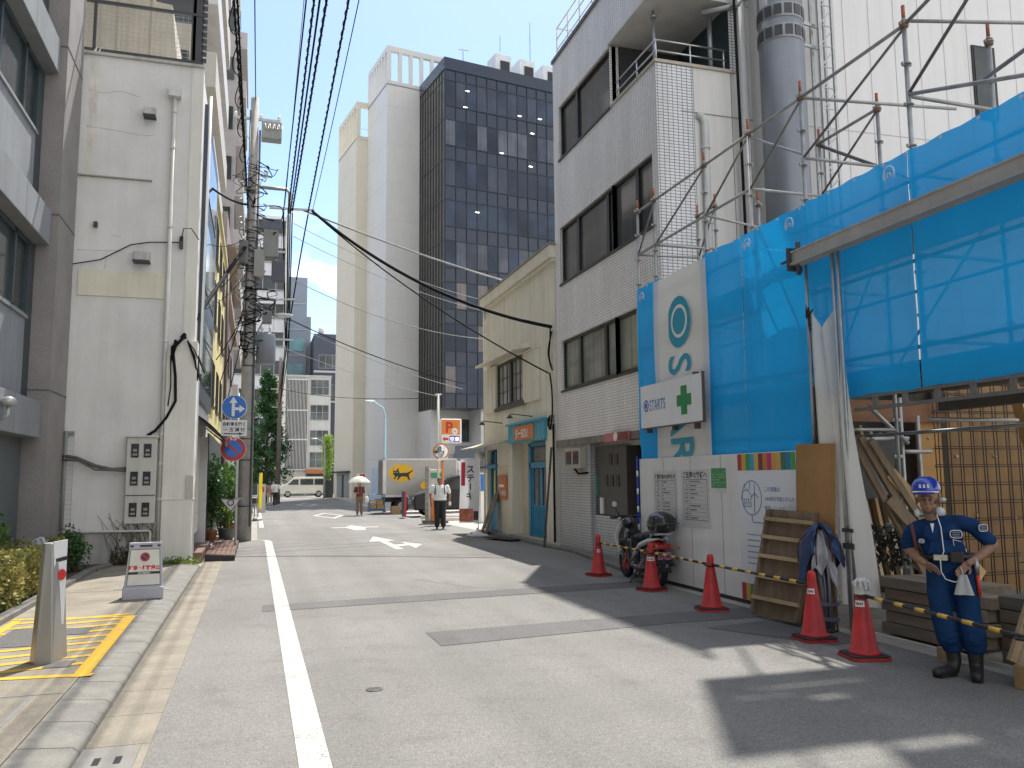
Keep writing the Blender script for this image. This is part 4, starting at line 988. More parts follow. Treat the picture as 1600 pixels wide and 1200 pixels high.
b = MB(); b.grid(lambda u, v: V((.16+.13*u, 37+.03*math.sin(v*9), .5+1.5*v)), 4, 12); b.build('banner_cloth', cloth_mat('yellow_cloth', (.72, .62, .02), .4), t)
t = thing('shop_sign', 'small white standing shop board with red marks beyond the yellow banner', 'sign board', (.2, 43, 0)); b = MB(); b.box(.1, .5, 43, 43.06, .1, 1.5); b.build('board', mat('menu_grey', (.5, .48, .47), .6), t)
b = MB(); b.box(.18, .42, 42.99, 43, 1.1, 1.35); b.build('board_mark', REDINK, t)
# ---------------------------------------------------------------- end of the street
def far_block(name, label, x0, x1, y0, y1, h, wm, coping=None): return block(name, label, x0, x1, y0, y1, h, wm, coping=coping)
GLASS_F = glass_mat('far_glass', (.10, .12, .13), .08, .5, .5)
STW = mat('far_white', (.62, .63, .66), .6, var=.04, streak=.1)
t = far_block('striped_building', 'white office building with dark horizontal window bands behind the conical tree', -9, 2.95, 94, 110, 31, STW)
for k in range(9):
    z = 3.6+k*3.15
    b = MB(); b.box(-8.6, 2.5, 93.9, 94, z, z+1.55); wn_ = b.build('window_band', glass_mat('band_glass', (.03, .035, .045), .08, .6, .4), t)
    b = MB()
    for j in range(8): b.box(-8.2+j*1.4, -8.12+j*1.4, 93.85, 93.9, z, z+1.55)
    b.box(-8.6, 2.5, 93.86, 93.9, z+.02, z+.12); b.build('mullion', GREYM, wn_)
    b = MB(); b.box(-8.9, 2.6, 93.55, 94, z+1.6, z+1.75); b.build('sun_shade', STW, t)
b = MB(); b.box(2.6, 2.95, 93.4, 94, 0, 31); b.build('corner_pier', mat('pale_pier', (.66, .66, .64), .6), t)
b = MB(); b.box(1.9, 2.6, 93.5, 94, 0, 12.2); b.build('tiled_pier', mat('ochre_pier', (.52, .36, .2), .6, var=.1), t)
GBL = mat('bluegrey_cladding', (.26, .30, .36), .55, var=.05, scale=.6)
t = far_block('bluegrey_tower', 'blue grey slab tower rising behind the white louvred building', 2.3, 5.9, 110, 122, 28, GBL)
b = MB()
for k in range(7): b.box(2.3, 5.9, 109.92, 110, 4+k*3.4, 4.15+k*3.4)
b.build('floor_line', mat('pale_line', (.42, .45, .5), .6), t)
for z in (14.8, 18.2): 
    b = MB(); b.box(3.1, 5.6, 109.9, 110, z, z+1.7); b.build('window', glass_mat('teal_glass', (.13, .32, .34), .1, .3, .5), t)
b = MB(); b.box(5.9, 6.5, 111, 121, 0, 23); b.build('side_shaft', mat('shaft_grey', (.33, .35, .38), .6), t)
t = far_block('dark_building', 'small dark blue building squeezed between the grey tower and the beige tower', 6.5, 11.5, 104, 114, 19.6, mat('navy_wall', (.075, .085, .12), .6, var=.06))
for z in (15.3, 11.6):
    win_y(t, 104, 7.1, 9.6, z, z+1.7, 3, GREYM, GLASS_F)
    b = MB(); b.box(6.5, 9.9, 103.8, 104, z-.55, z-.3); b.build('rail', mat('pale_rail', (.5, .5, .52), .5), t)
b = MB(); b.tube([(7.4, 105, 19.6), (7.4, 105, 20.5)], .35, 10); b.ell((9.5, 103.6, 13.2), (.4, .4, .4)); b.build('rooftop_tank', mat('tank_white', (.6, .6, .6), .4), t)
WH = mat('far_plaster', (.60, .60, .59), .7, var=.05, streak=.12)
t = far_block('louvred_building', 'low white building with tall vertical louvres at the end of the street', 3.0, 7.8, 94, 103, 13, WH, mat('far_coping', (.5, .5, .5), .7))
b = MB(); b.box(3.1, 5.3, 93.95, 94, 2.7, 12.6); b.build('stair_void', mat('void_dark', (.035, .033, .03), .8), t)
b = MB()
for k in range(15): b.box(3.15+k*.15, 3.2+k*.15, 93.75, 93.95, 2.7, 13.0)
for z in (2.7, 6.0, 9.2, 12.6): b.box(3.1, 5.35, 93.74, 93.95, z, z+.12)
b.build('louvre', mat('louvre_white', (.68, .68, .67), .5), t)
for z in (11.0, 8.2, 5.4, 3.0): win_y(t, 94, 5.6, 7.6, z, z+1.7, 3, mat('far_frame', (.4, .41, .41), .5), GLASS_F, .06, 1)
b = MB(); b.box(5.2, 7.7, 93.4, 94, 2.35, 2.8); b.build('fascia', mat('orange_fascia', (.45, .17, .06), .6), t)
b = MB(); b.box(3.1, 5.2, 93.85, 94, 1.5, 2.6); b.build('shop_fascia', mat('fascia_pale', (.5, .48, .43), .6), t)
b = MB(); b.box(5.3, 7.6, 93.9, 94, .1, 2.3); b.box(3.2, 5.1, 93.9, 94, .1, 1.45); b.build('shopfront', mat('shop_dark', (.04, .05, .045), .4, var=.3), t)
t = far_block('side_building', 'grey building closing the left end of the cross street', -26, -9.2, 93, 108, 15, mat('far_grey', (.36, .36, .37), .7))
t = far_block('corner_shop', 'low white shop under the conical tree', -3.5, 1.9, 90.5, 93.4, 4.2, WH)
b = MB(); b.box(-3.2, 1.7, 90.4, 90.5, .2, 2.4); b.build('shopfront', MC['shop_dark'], t)
# trees at the end
def conical_tree(label, x, y, h, r, n, m, size):
    t = thing('conical_tree', label, 'tree', (x, y, 0)); pts = []; b = MB()
    br = [(rnd.uniform(.16, .97), rnd.uniform(0, 6.283)) for _ in range(90)]
    for k in range(n):
        f, a = rnd.choice(br); R = r*(1-f)**.62*(.55+.6*rnd.random())*min(1, (f-.06)*7); q = rnd.random()**.6
        pts.append((x+math.cos(a)*R*q+rnd.gauss(0, .1), y+math.sin(a)*R*q+rnd.gauss(0, .1), f*h+q*.15+rnd.gauss(0, .16)))
    leaves(b, pts, size, 1, rnd); b.build('crown', m, t, normals=False)
    b = MB(); b.tube([(x, y, 0), (x, y, h*.5), (x, y, h*.96)], [.17, .1, .02], 8)
    for f, a in br[:50]:
        R = r*(1-f)**.62*.8; b.tube([(x, y, f*h-.2), (x+math.cos(a)*R, y+math.sin(a)*R, f*h+.1)], [.03, .006], 4)
    b.build('trunk', mat('bark', (.09, .065, .045), .9, var=.25, scale=8), t); return t
conical_tree('tall dark green conical street tree left of the far junction', .75, 63.5, 9.6, 2.25, 11000, leaf_mat('ginkgo_leaf', (.025, .075, .03), (.08, .19, .06), .25, 1.2), .12)
conical_tree('conical tree half hidden behind the first, nearer the shops', -.5, 68.5, 8.5, 1.6, 4000, leaf_mat('ginkgo_dark', (.02, .06, .025), (.06, .14, .05), .25, 1.2), .12)
t = thing('bamboo_clump', 'bright green bamboo clump in a dark planter against the beige tower', 'bamboo', (6.5, 80, 0)); b = MB(); pts = []
for k in range(2600):
    z = rnd.uniform(1.6, 5.9); w = .5*(1-(abs(z-4)/3.2)**2); pts.append((6.45+rnd.gauss(0, .5)*w, 80+rnd.gauss(0, .35), z))
leaves(b, pts, .11, 1, rnd); b.build('foliage', leaf_mat('bamboo_leaf', (.16, .28, .04), (.36, .5, .10), .4, 1.6), t, normals=False)
b = MB()
for k in range(9): b.tube([(6.45+rnd.gauss(0, .12), 80, .3), (6.45+rnd.gauss(0, .3), 80, 5.4)], .03, 5)
b.build('stem', mat('bamboo_stem', (.2, .26, .08), .6), t)
b = MB(); b.box(6.1, 6.95, 79.6, 80.4, 0, 2.1); b.build('planter', mat('planter_black', (.03, .035, .035), .6), t)
LBL = mat('lamp_pole_blue', (.42, .62, .70), .45, var=.04)
def street_light(label, x, y, h, hx, m):
    t = thing('street_light', label, 'street light', (x, y, 0))
    b = MB(); b.tube([(x, y, 0), (x, y, h*.55), (x, y, h-.5), (x-.12, y, h-.12), (x-.4, y, h+.08), (x+hx*.7, y, h+.2)], [.085, .07, .05, .045, .04, .035], 10); b.build('pole', m, t)
    b = MB(); b.ell((x+hx*.85, y, h+.22), (.3, .12, .07)); b.build('lamp_head', MC['lamp_head'], t)
street_light('pale blue curved street light in front of the grey tower wall beside the truck', 6.42, 43.5, 5.5, -.95, LBL)
street_light('grey street light standing at the far junction beside the van', 6.05, 78.4, 5.2, -1.1, GREYM)

# ---------------------------------------------------------------- beige and dark glass tower block
TW = thing('office_tower', 'beige office tower with slotted parapets joined to a dark glass block', 'building', (6.91, 78.65, 0), R_(9.42))
TBW = mat('tower_beige', (.60, .56, .465), .6, var=.04, scale=.25, streak=.08)
TBW2 = mat('tower_tile_grey', (.57, .565, .545), .45, var=.04, scale=.3, streak=.06)
# local frame: x to the right (e), y along the street (d); p0 is the far left corner
L01 = math.hypot(7.92-6.91, 72.52-78.65); L12 = 1.02; L23 = math.hypot(9.84-8.93, 67.2-72.69); L34 = 3.0; L45 = math.hypot(13.72-12.8, 62.14-67.69); L56 = 10.5
def lb(b, x0, x1, y0, y1, z0, z1): b.box(x0, x1, y0, y1, z0, z1)
yA, yB, yC = -L01, -L01-L23, -L01-L23-L45
def slotted(name, x0, x1, y0, y1, h, slot, wm, nm, ns):
    """tower shaft with an open slotted parapet on the street side and the near side"""
    b = MB(); b.box(x0, x1, y0, y1, 0, h-slot-.3); b.build(name, wm, TW, local=True)
    b = MB(); zt = h
    b.box(x0, x0+.35, y0, y1, h-.45, h); b.box(x0+.35, x1, y0, y0+.35, h-.45, h)
    b.box(x0, x1, y0-.03, y0, h-slot-.5, h-slot-.2)
    for k in range(nm+1):
        y = y0+.1+(y1-y0-.2)*k/nm; b.box(x0, x0+.3, y-.16, y+.16, h-slot-.3, h-.45)
    for k in range(ns+1):
        x = x0+.2+(x1-x0-.3)*k/ns; b.box(x-.15, x+.15, y0+.01, y0+.31, h-slot-.3, h-.45)
    b.build('slotted_parapet', wm, TW, local=True)
slotted('shaft', 0, 8, yA, 0, 35.55, 3.0, TBW, 7, 3)
slotted('shaft', L12, 11, yB, yA, 38.4, 2.9, TBW2, 7, 10)
b = MB(); b.box(-.02, 0, yA, 0, 32.0, 32.12); b.box(L12-.02, L12, yB, yA, 34.9, 35.05); b.box(L12, 11, yB-.02, yB, 34.9, 35.05); b.build('shadow_joint', mat('joint_grey', (.25, .25, .24), .7), TW, local=True)
b = MB()
for k in range(1, 11):
    z = k*3.3; b.box(-.008, 0, yA, 0, z, z+.04); b.box(L12-.008, L12, yB, yA, z, z+.04); b.box(L12, L12+L34, yB-.008, yB, z, z+.04); b.box(0, L12, yA-.008, yA, z, z+.04)
b.build('panel_joint', mat('beige_joint', (.55, .52, .44), .7), TW, local=True)
X4 = L12+L34
CW = glass_mat('curtain_glass', (.026, .036, .056), .035, .45, .25, spec=.35); CWS = mat('curtain_side', (.035, .035, .033), .35, var=.1)
b = MB(); b.box(X4, X4+18, yC, yB+4, 7.1, 35.2); b.build('glass_block', mat('spandrel_glass', (.02, .031, .052), .25, var=.1, coat=.12), TW, local=True)
b = MB()
for k in range(10): b.box(X4-.08, X4, yC+L45*k/9-.03, yC+L45*k/9+.03, 7.1, 35.2)
for k in range(9): b.box(X4-.05, X4, yC, yB, 7.1+k*3.3, 7.25+k*3.3)
b.build('side_fin', CWS, TW, local=True)
b = MB(); b.box(X4-.02, X4-.005, yC, yB, 7.1, 35.2); b.build('side_glass', glass_mat('side_glass', (.05, .048, .042), .1, .25, .3), TW, local=True)
rt = random.Random(21)
BL1 = glass_mat('blind_pane', (.05, .06, .085), .05, .2, .6, .2, spec=.3); BL2 = glass_mat('blue_pane', (.035, .05, .08), .04, .35, .5, spec=.3)
BL4 = glass_mat('pale_blind', (.09, .10, .125), .05, .2, .6, .2, spec=.3)
BL3 = glass_mat('pinkish_pane', (.15, .125, .12), .05, .2, .6, .2)
b = MB(); nb = 19; wv = L56/10*1.02
for k in range(nb+1): b.box(X4+k*wv*.86-.03, X4+k*wv*.86+.03, yC-.07, yC, 7.1, 35.2)
for k in range(8):
    z = 8.2+k*3.3; b.box(X4, X4+nb*wv*.86, yC-.06, yC, z-.04, z+.04); b.box(X4, X4+nb*wv*.86, yC-.06, yC, z+2.1, z+2.18)
b.build('mullion', mat('mullion_dark', (.02, .028, .042), .35, metal=.3), TW, local=True)
for k in range(8):
    z = 8.2+k*3.3
    for j in range(nb):
        r = rt.random()
        if k in (4,): m_ = BL2 if r < .8 else CW
        elif k in (0, 1, 2): m_ = BL3 if r < .45 else (BL1 if r < .7 else CW)
        else: m_ = BL1 if r < .35 else (BL2 if r < .7 else CW)
        if k in (3, 6) and rt.random() < .5: m_ = BL4
        b = MB(); b.box(X4+j*wv*.86+.03, X4+(j+1)*wv*.86-.03, yC-.03, yC-.002, z+.04, z+2.1); p_ = b.build('window', m_, TW, local=True)
LIT = lamp_mat('office_lamp', (1.0, .93, .75), 2.2)
for j, z in ((7.2, 31.6), (9.3, 31.7), (8.5, 30.3), (2.1, 32.8), (8.3, 27.4), (3.0, 22.8), (5.4, 28.1), (1.9, 31.4)):
    b = MB(); x = X4+j*wv*.86; b.prism([(x-.2, yC-.034, z), (x+.1, yC-.034, z-.03), (x+.22, yC-.034, z+.06), (x-.08, yC-.034, z+.09)], (0, -.004, 0)); b.build('office_light', LIT, TW, local=True)
b = MB(); b.box(X4, X4+18, yC-.1, yC, 34.3, 35.3); b.box(X4-.1, X4, yC-.1, yB, 34.3, 35.3); b.build('parapet', mat('spandrel_glass', (.015, .025, .045)), TW, local=True)
for k in range(5):
    x = X4+5.2+k*2.3
    b = MB(); b.box(x, x+1.5, yC+1.5, yC+3.2, 35.2, 37.6); u = b.build('rooftop_unit', mat('unit_white', (.62, .64, .66), .5), TW, local=True, bevel=.05)
    b = MB(); b.box(x+.45, x+1.3, yC+1.42, yC+1.5, 35.4, 37.0); b.build('fan_grille', BLACK, u, local=True)
b = MB(); b.tube([(X4+2, yC+1, 35.2), (X4+2, yC+1, 37.0)], .04, 5); b.bar((X4+1.6, yC+1, 36.8), (X4+2.5, yC+1, 36.9), .04, .04); b.tube([(X4+8.8, yC+2, 35.2), (X4+8.8, yC+2, 41.5)], .04, 5); b.tube([(X4+5.4, yC+1, 37.5), (X4+5.4, yC+1, 39)], .03, 5); b.build('antenna', GREYM, TW, local=True)
b = MB(); b.box(X4-.2, X4+18, yC+2.6, yB+4, 0, 7.1); b.build('base_wall', TBW2, TW, local=True)
b = MB(); b.box(X4+3.2, X4+4.1, yC+.4, yC+2.6, 0, 7.1); b.box(X4+9, X4+9.9, yC+.4, yC+2.6, 0, 7.1); b.build('base_pier', mat('pier_white', (.6, .6, .57), .6), TW, local=True)
b = MB(); b.box(X4+1.4, X4+3.1, yC+2.5, yC+2.6, 4.6, 6.4); b.box(X4+4.4, X4+8.8, yC+2.5, yC+2.6, 3.2, 6.4); b.build('base_window', glass_mat('base_glass', (.03, .04, .04), .05, .6, 1., .3), TW, local=True)
b = MB(); b.box(-.04, 0, -5.2, -1.2, .1, 2.2); b.build('garage_door', mat('garage_grey', (.22, .225, .23), .6), TW, local=True)
b = MB(); b.box(-.06, -.04, -3.6, -3.0, .1, 2.1); b.box(-.5, 0, -5.6, -.8, 2.25, 2.4); b.build('garage_opening', mat('void_dark', (.035, .033, .03)), TW, local=True)
b = MB(); b.box(L12-.05, L12, yB+.4, yB+3.2, .1, 2.6); b.build('blue_shutter', mat('pale_blue_shutter', (.42, .50, .6), .6), TW, local=True)
# annex behind the car park
t = block('annex', 'low white wall with tiled lean to roof at the back of the car park', 12.2, 24, 53, 56, 3.3, mat('annex_wall', (.52, .52, .5), .7, streak=.15))
b = MB(); b.prism([(11.6, 50.2, 2.35), (24, 50.2, 2.35), (24, 53, 3.7), (12.4, 53, 3.7)], (0, 0, .12)); b.build('roof', mat('roof_dark', (.10, .10, .105), .7, var=.2, scale=6), t)
b = MB(); b.box(12.0, 24, 50.5, 50.7, 0, 2.3); b.build('screen_wall', mat('annex_shade', (.3, .29, .27), .8), t)
t = thing('notice_sign', 'small white and red sign fixed low on the beige tower corner', 'sign', (7.4, 62, 0)); b = MB(); b.tube([(7.4, 62, 0), (7.4, 62, 2.1)], .03, 6); b.build('post', GREYM, t)
b = MB(); b.box(7.1, 7.75, 61.95, 61.98, 1.5, 2.1); b.build('board', WHITE, t); b = MB(); b.box(7.3, 7.7, 61.93, 61.95, 1.8, 2.06); b.box(7.3, 7.7, 61.93, 61.95, 1.56, 1.68); b.build('board_mark', REDINK, t)
# ---------------------------------------------------------------- cream two-storey shop (street face X = 7.18)
TX = 7.18
tb = thing('cream_shop', 'cream plastered two storey shop with blue door and dark framed window', 'building', (9, 22.9, 0))
BEI2 = mat('beige_plaster_side', (.66, .57, .42), .8, var=.05, streak=.12)
b = MB(); b.wall('x', TX, 19.6, 26.3, 0, 7.5, [(20.42, 23.4, 0, 2.74), (22.15, 24.85, 3.85, 5.2), (24.98, 26.12, 0, 2.6)], .35)
b.box(TX+.36, 14, 19.6, 26.3, .0, 7.5); b.face([(TX, 19.6, 0), (TX+.4, 19.6, 0), (TX+.4, 19.6, 7.5), (TX, 19.6, 7.5)]); b.face([(TX, 26.3, 0), (TX+.4, 26.3, 0), (TX+.4, 26.3, 7.5), (TX, 26.3, 7.5)])
b.face([(TX, 19.6, 7.5), (TX+.4, 19.6, 7.5), (TX+.4, 26.3, 7.5), (TX, 26.3, 7.5)]); b.build('wall', BEIGE, tb)
b = MB(); b.box(TX-.16, TX+.5, 19.52, 26.42, 7.28, 7.62); b.box(TX-.1, TX+.3, 19.55, 26.4, 7.2, 7.28); b.box(TX+.5, 14.1, 19.5, 26.4, 7.5, 7.64); b.build('cornice', BEIGE, tb, bevel=.02)
b = MB(); b.box(TX-.19, TX+.5, 19.5, 26.45, 7.62, 7.66); b.build('flashing', mat('flashing', (.28, .25, .2), .6), tb)
b = MB(); b.tube([(TX-.06, 26.25, .1), (TX-.06, 26.25, 7.3)], .035, 8); b.build('downpipe', BEIGE, tb)
wf = MB(); x0, x1 = TX-.01, TX+.09
for y in (22.15, 23.45, 24.78): wf.box(x0, x1, y, y+.075, 3.85, 5.2)
wf.box(x0, x1, 22.15, 24.85, 3.85, 3.93); wf.box(x0, x1, 22.15, 24.85, 5.12, 5.2)
wf.box(x0-.01, x1-.02, 23.36, 23.56, 3.93, 5.12)
for z in (4.3, 4.72): wf.box(x0+.03, x1-.03, 22.2, 24.8, z-.012, z+.012)
for y in (22.65, 23.05, 23.95, 24.4): wf.box(x0+.03, x1-.03, y-.012, y+.012, 3.9, 5.15)
wo_ = wf.build('window', mat('black_frame', (.02, .018, .017), .4), tb)
b = MB(); b.box(TX+.04, TX+.06, 22.2, 24.8, 3.92, 5.13); b.build('pane', glass_mat('frosted_pane', (.30, .31, .31), .12, .15, 1.5, .15), wo_)
b = MB(); b.box(TX-.09, TX, 22.0, 25.0, 3.74, 3.84); b.build('window_sill', FRAME_D, tb)
b = MB()
b.prism([(TX, 21.55, 5.28), (TX-.5, 21.55, 5.2), (TX-.5, 21.55, 5.27), (TX, 21.55, 5.45)], (0, 4.2, 0)); b.build('window_hood', BEIGE, tb)
for y0, y1 in ((20.78, 22.1), (24.9, 26.2)):
    b = MB(); b.box(TX-.07, TX, y0, y1, 3.76, 5.15); b.box(TX-.09, TX, y0-.03, y1+.03, 5.15, 5.2); b.build('shutter_box', BEIGE, tb, bevel=.01)
# shop door recess and blue joinery
BLU = mat('shop_blue', (.015, .24, .42), .45, var=.08, scale=3, streak=.1); BLU2 = mat('shop_blue_pale', (.08, .36, .48), .5, var=.08, scale=4)
b = MB(); b.box(TX-.09, TX-.005, 20.3, 23.5, 2.68, 3.2); fs = b.build('sign_fascia', BLU2, tb)
b = MB()
for k in range(14): b.box(TX-.1, TX-.09, 20.35+k*.23, 20.37+k*.23, 2.7, 3.18)
b.box(TX-.16, TX-.005, 20.25, 23.55, 3.2, 3.26); b.build('fascia_batten', BLU2, fs)
b = MB(); b.box(TX-.125, TX-.101, 21.05, 22.8, 2.74, 3.14); sb_ = b.build('sign_board', mat('sign_orange', (.58, .2, .07), .6, var=.06), fs)
text('ターBOU', .33, (TX-.127, 22.7, 2.81), (0, -1, 0), (0, 0, 1), WHITE, 'lettering', sb_, 'LEFT', .008, .86)
b = MB(); b.box(TX+.33, TX+.36, 20.42, 23.4, 0, 2.74); b.build('recess_wall', BEI2, tb)
dr = MB(); D0, D1 = TX+.2, TX+.3
dr.box(D0, D1, 20.46, 20.58, .08, 2.66); dr.box(D0, D1, 22.3, 22.42, .08, 2.66); dr.box(D0, D1, 20.46, 22.42, 2.56, 2.66); dr.box(D0, D1, 20.46, 22.42, 1.96, 2.12)
dr.box(D0+.04, D1, 22.42, 22.62, .08, 2.66)
dd = dr.build('door_frame', BLU, tb)
b = MB(); b.box(D0+.03, D1-.01, 20.6, 22.28, .1, .95); b.box(D0+.03, D1-.01, 20.6, 20.72, .95, 1.94); b.box(D0+.03, D1-.01, 21.4, 21.5, .95, 1.94); b.box(D0+.03, D1-.01, 22.16, 22.28, .95, 1.94)
for k in range(11): b.box(D0+.015, D0+.03, 20.66+k*.15, 20.69+k*.15, .14, .92)
for y in (20.95, 21.75): b.box(D0+.04, D1-.02, y, y+.03, .95, 1.94)
b.build('door', BLU, tb)
b = MB(); b.box(D0+.06, D1-.02, 20.6, 22.28, .95, 1.94); b.box(D0+.06, D1-.02, 20.6, 22.28, 2.14, 2.55); b.build('door_pane', glass_mat('shop_glass', (.06, .055, .05), .05, .7, 2.5, .2), tb)
b = MB(); b.tube([(D0-.02, 21.38, .95), (D0-.04, 21.38, 1.0), (D0-.04, 21.38, 1.2), (D0-.02, 21.38, 1.25)], .012, 6); b.build('door_handle', GALV, dd)
b = MB(); b.box(TX-.1, TX+.35, 20.4, 23.4, 0, .09); b.build('door_step', CONC, tb)
b = MB(); b.box(TX+.1, TX+.3, 25.0, 26.1, .0, .95)
for z0, z1 in ((.95, 2.05), (2.15, 2.55)):
    b.box(TX+.1, TX+.2, 25.0, 25.08, z0, z1); b.box(TX+.1, TX+.2, 25.5, 25.58, z0, z1); b.box(TX+.1, TX+.2, 26.02, 26.1, z0, z1)
b.box(TX+.08, TX+.25, 25.0, 26.1, 2.03, 2.15); b.box(TX-.08, TX+.1, 24.9, 26.2, 2.0, 2.1)
fsx = b.build('shop_window_frame', BLU, tb)
b = MB(); b.box(TX+.15, TX+.17, 25.05, 26.05, .95, 2.55); b.build('shop_pane', glass_mat('shop_glass2', (.06, .07, .07), .05, .5, 2.), fsx)
b = MB(); b.box(TX+.12, TX+.149, 25.66, 25.8, 1.05, 1.95); b.build('yellow_poster', mat('poster_yellow', (.75, .65, .05), .5), fsx)
b = MB(); b.prism([(TX, 23.6, 2.75), (TX-.75, 23.6, 2.6), (TX-.75, 23.6, 2.64), (TX, 23.6, 2.83)], (0, 3.2, 0)); b.build('canopy', mat('canopy_sheet', (.46, .42, .33), .6), tb)
for y in (24.4, 21.5):
    b = MB(); b.tube([(TX, y, 3.36), (TX-.62, y, 3.42)], .014, 6); lm = b.build('sign_lamp_arm', DKMET, tb); b = MB(); b.lathe([(.03, .1), (.05, .06), (.1, 0)], (TX-.64, y, 3.3), 14); b.build('lamp_shade', DKMET, lm)
b = MB(); b.tube([(TX-.25, 26.2, 2.0), (TX-.25, 26.2, 2.3)], .02, 6); b.tube([(TX, 26.2, 2.05), (TX-.25, 26.2, 2.05)], .015, 6); gl = b.build('globe_bracket', DKMET, tb); b = MB(); b.ell((TX-.25, 26.2, 2.42), (.15, .15, .15)); b.build('globe', mat('opal_globe', (.75, .75, .72), .25), gl)
b = MB(); b.box(TX-.05, TX-.01, 23.85, 24.8, 1.06, 1.78); mn = b.build('menu_board', mat('menu_orange', (.52, .17, .06), .6, var=.08), tb)
b = MB(); b.box(TX-.053, TX-.051, 24.1, 24.65, 1.42, 1.5); b.build('menu_mark', WHITE, mn); text('ターBOU', .2, (TX-.052, 24.7, 1.18), (0, -1, 0), (0, 0, 1), WHITE, 'lettering', mn, 'LEFT', .003)
b = MB(); b.box(TX-.02, TX, 23.85, 24.9, 1.85, 2.05); b.build('cream_fascia', BEI2, tb)
b = MB()
for P in ([(TX-.04, 19.85, 5.5), (TX-.08, 19.75, 5.2), (TX-.06, 19.9, 4.8), (TX-.05, 19.7, 4.4)], [(TX-.05, 19.9, 4.35), (TX-.07, 19.7, 3.9), (TX-.05, 19.75, 3.3), (TX-.08, 19.85, 2.9)], [(TX-.05, 19.7, 5.4), (TX-.1, 19.85, 4.9), (TX-.05, 19.8, 4.5)]): b.tube(smooth(P), .022, 6)
for k in range(6): b.tube([(TX-.06+.12*math.cos(a), 19.75+.0*a, 3.0+.12*math.sin(a)+k*.03) for a in (0, 1, 2, 3, 4, 5, 6)], .012, 5)
b.tube([(TX-.05, 19.68, .1), (TX-.05, 19.68, 3.0)], .03, 6); b.build('drop_cable', CABLE, tb)
# leaning boards and planks by the shop
for k, (y, dx) in enumerate(((25.15, .5), (24.95, .42), (24.72, .5))):
    GPL = wood_mat('grey_plank', (.17, .145, .12)) if k == 0 else GPL
    b = MB(); b.bar((TX-.02-dx, y-.2, .02), (TX-.04, y, 1.15+.08*k), .04, .22, (0, 1, 0)); tag(b.build('plank', GPL), 'weathered grey board leaning on the blue shop window', 'plank', 'grey boards leaning on the blue shop window')
b = MB(); b.bar((6.8, 19.55, .0), (7.05, 19.62, 2.45), .025, .05); tag(b.build('leaning_pole', wood_mat('dark_pole_wood', (.10, .085, .07))), 'thin dark pole leaning between cream shop and tiled building', 'pole')
b = MB(); b.bar((6.3, 24.6, .05), (6.85, 25.1, .05), .2, .05); tag(b.build('board', GPL), 'short dark board lying at the foot of the leaning planks', 'board'); b = MB(); b.bar((6.35, 22.9, .05), (6.75, 21.6, .05), .4, .03); tag(b.build('doormat', mat('mat_dark', (.05, .045, .045), .9)), 'dark flat mat lying before the blue shop door', 'mat')
# steak banner
t = thing('banner', 'white upright banner with black steak lettering and red ribbon', 'banner', (6.25, 24, 0))
b = MB(); b.tube([(6.30, 24, .1), (6.36, 24, 2.3)], .013, 8); b.tube([(6.36, 24, 2.29), (5.72, 24, 2.26)], .01, 6); b.build('pole', WHITE, t)
b = MB(); b.prism([(6.0, 23.78, 0), (6.55, 23.78, 0), (6.55, 24.22, 0), (6.0, 24.22, 0)], (0, 0, .06)); b.lathe([(.2, .06), (.12, .12), (.04, .16), (.03, .25)], (6.28, 24, 0), 14); b.build('base', mat('base_white', (.62, .63, .64), .5), t, bevel=.02)
def bnr(u, v, o=0): return V((5.73+.58*u+.045*v, 24-o+.035*math.sin(u*5+v*2)+.02*math.sin(v*9), .40+1.86*v))
b = MB(); b.grid(lambda u, v: bnr(u, v), 10, 20); bc = b.build('banner_cloth', cloth_mat('banner_white', (.74, .73, .74), .35, 0, .03), t)
b = MB(); b.grid(lambda u, v: bnr(.06+.2*u, .58+.37*v, .006), 4, 10); b.build('red_ribbon', mat('ribbon_red', (.6, .03, .06), .6), bc)
b = MB(); b.grid(lambda u, v: bnr(.0+.7*u, .02+.2*v, .006), 6, 5); b.build('photo_print', mat('print_salmon', (.55, .17, .10), .6, var=.45, scale=7), bc)
b = MB(); b.grid(lambda u, v: bnr(.72+.25*u, .04+.14*v, .006), 4, 5); b.build('dark_print', mat('print_dark', (.08, .04, .05), .6, var=.4, scale=9), bc)
for k, ch in enumerate('ステーキ'):
    o_ = bnr(.52, .79-k*.138, .014)
    if ch == 'ー':
        b = MB(); b.box(o_.x-.016, o_.x+.016, o_.y-.003, o_.y, o_.z-.0, o_.z+.19); b.build('lettering', INK, bc)
    else: text(ch, .25, (o_.x, o_.y, o_.z), (1, 0, 0), (0, 0, 1), INK, 'lettering', bc, 'CENTER', .006)

# ---------------------------------------------------------------- tiled four-storey building (street face X = 7.2)
QX = 7.2
ql = thing('tiled_building', 'four storey building faced with small white tiles and dark window bands', 'building', (10, 16.6, 0))
TILE = tile_mat('small_white_tile', (.86, .84, .82), (.5, .49, .48), .105, .062, .0085, .3, .05, .35)
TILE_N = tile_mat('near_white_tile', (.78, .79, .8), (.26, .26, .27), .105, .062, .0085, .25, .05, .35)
PAN = mat('grey_render', (.72, .70, .67), .7, var=.035, scale=.6, streak=.10)
HL = [(14.9, 19.2, 3.82, 5.06), (14.05, 19.18, 6.5, 7.95), (15.95, 19.15, 9.72, 11.12)]
Y0, Y1, ZT = 13.8, 19.55, 12.5
b = MB()
b.wall('x', QX, 15.95, Y1, 2.6, ZT, [h for h in HL if h[0] >= 15.9] + [(15.95, 19.18, 6.5, 7.95), (15.95, 19.2, 3.82, 5.06)], .22)
b.wall('x', QX, Y0, 15.95, 2.6, 9.7, [(14.05, 15.95, 6.5, 7.95), (14.9, 15.95, 3.82, 5.06)], .22)
b.wall('x', QX, Y0, 15.95, 11.2, ZT)
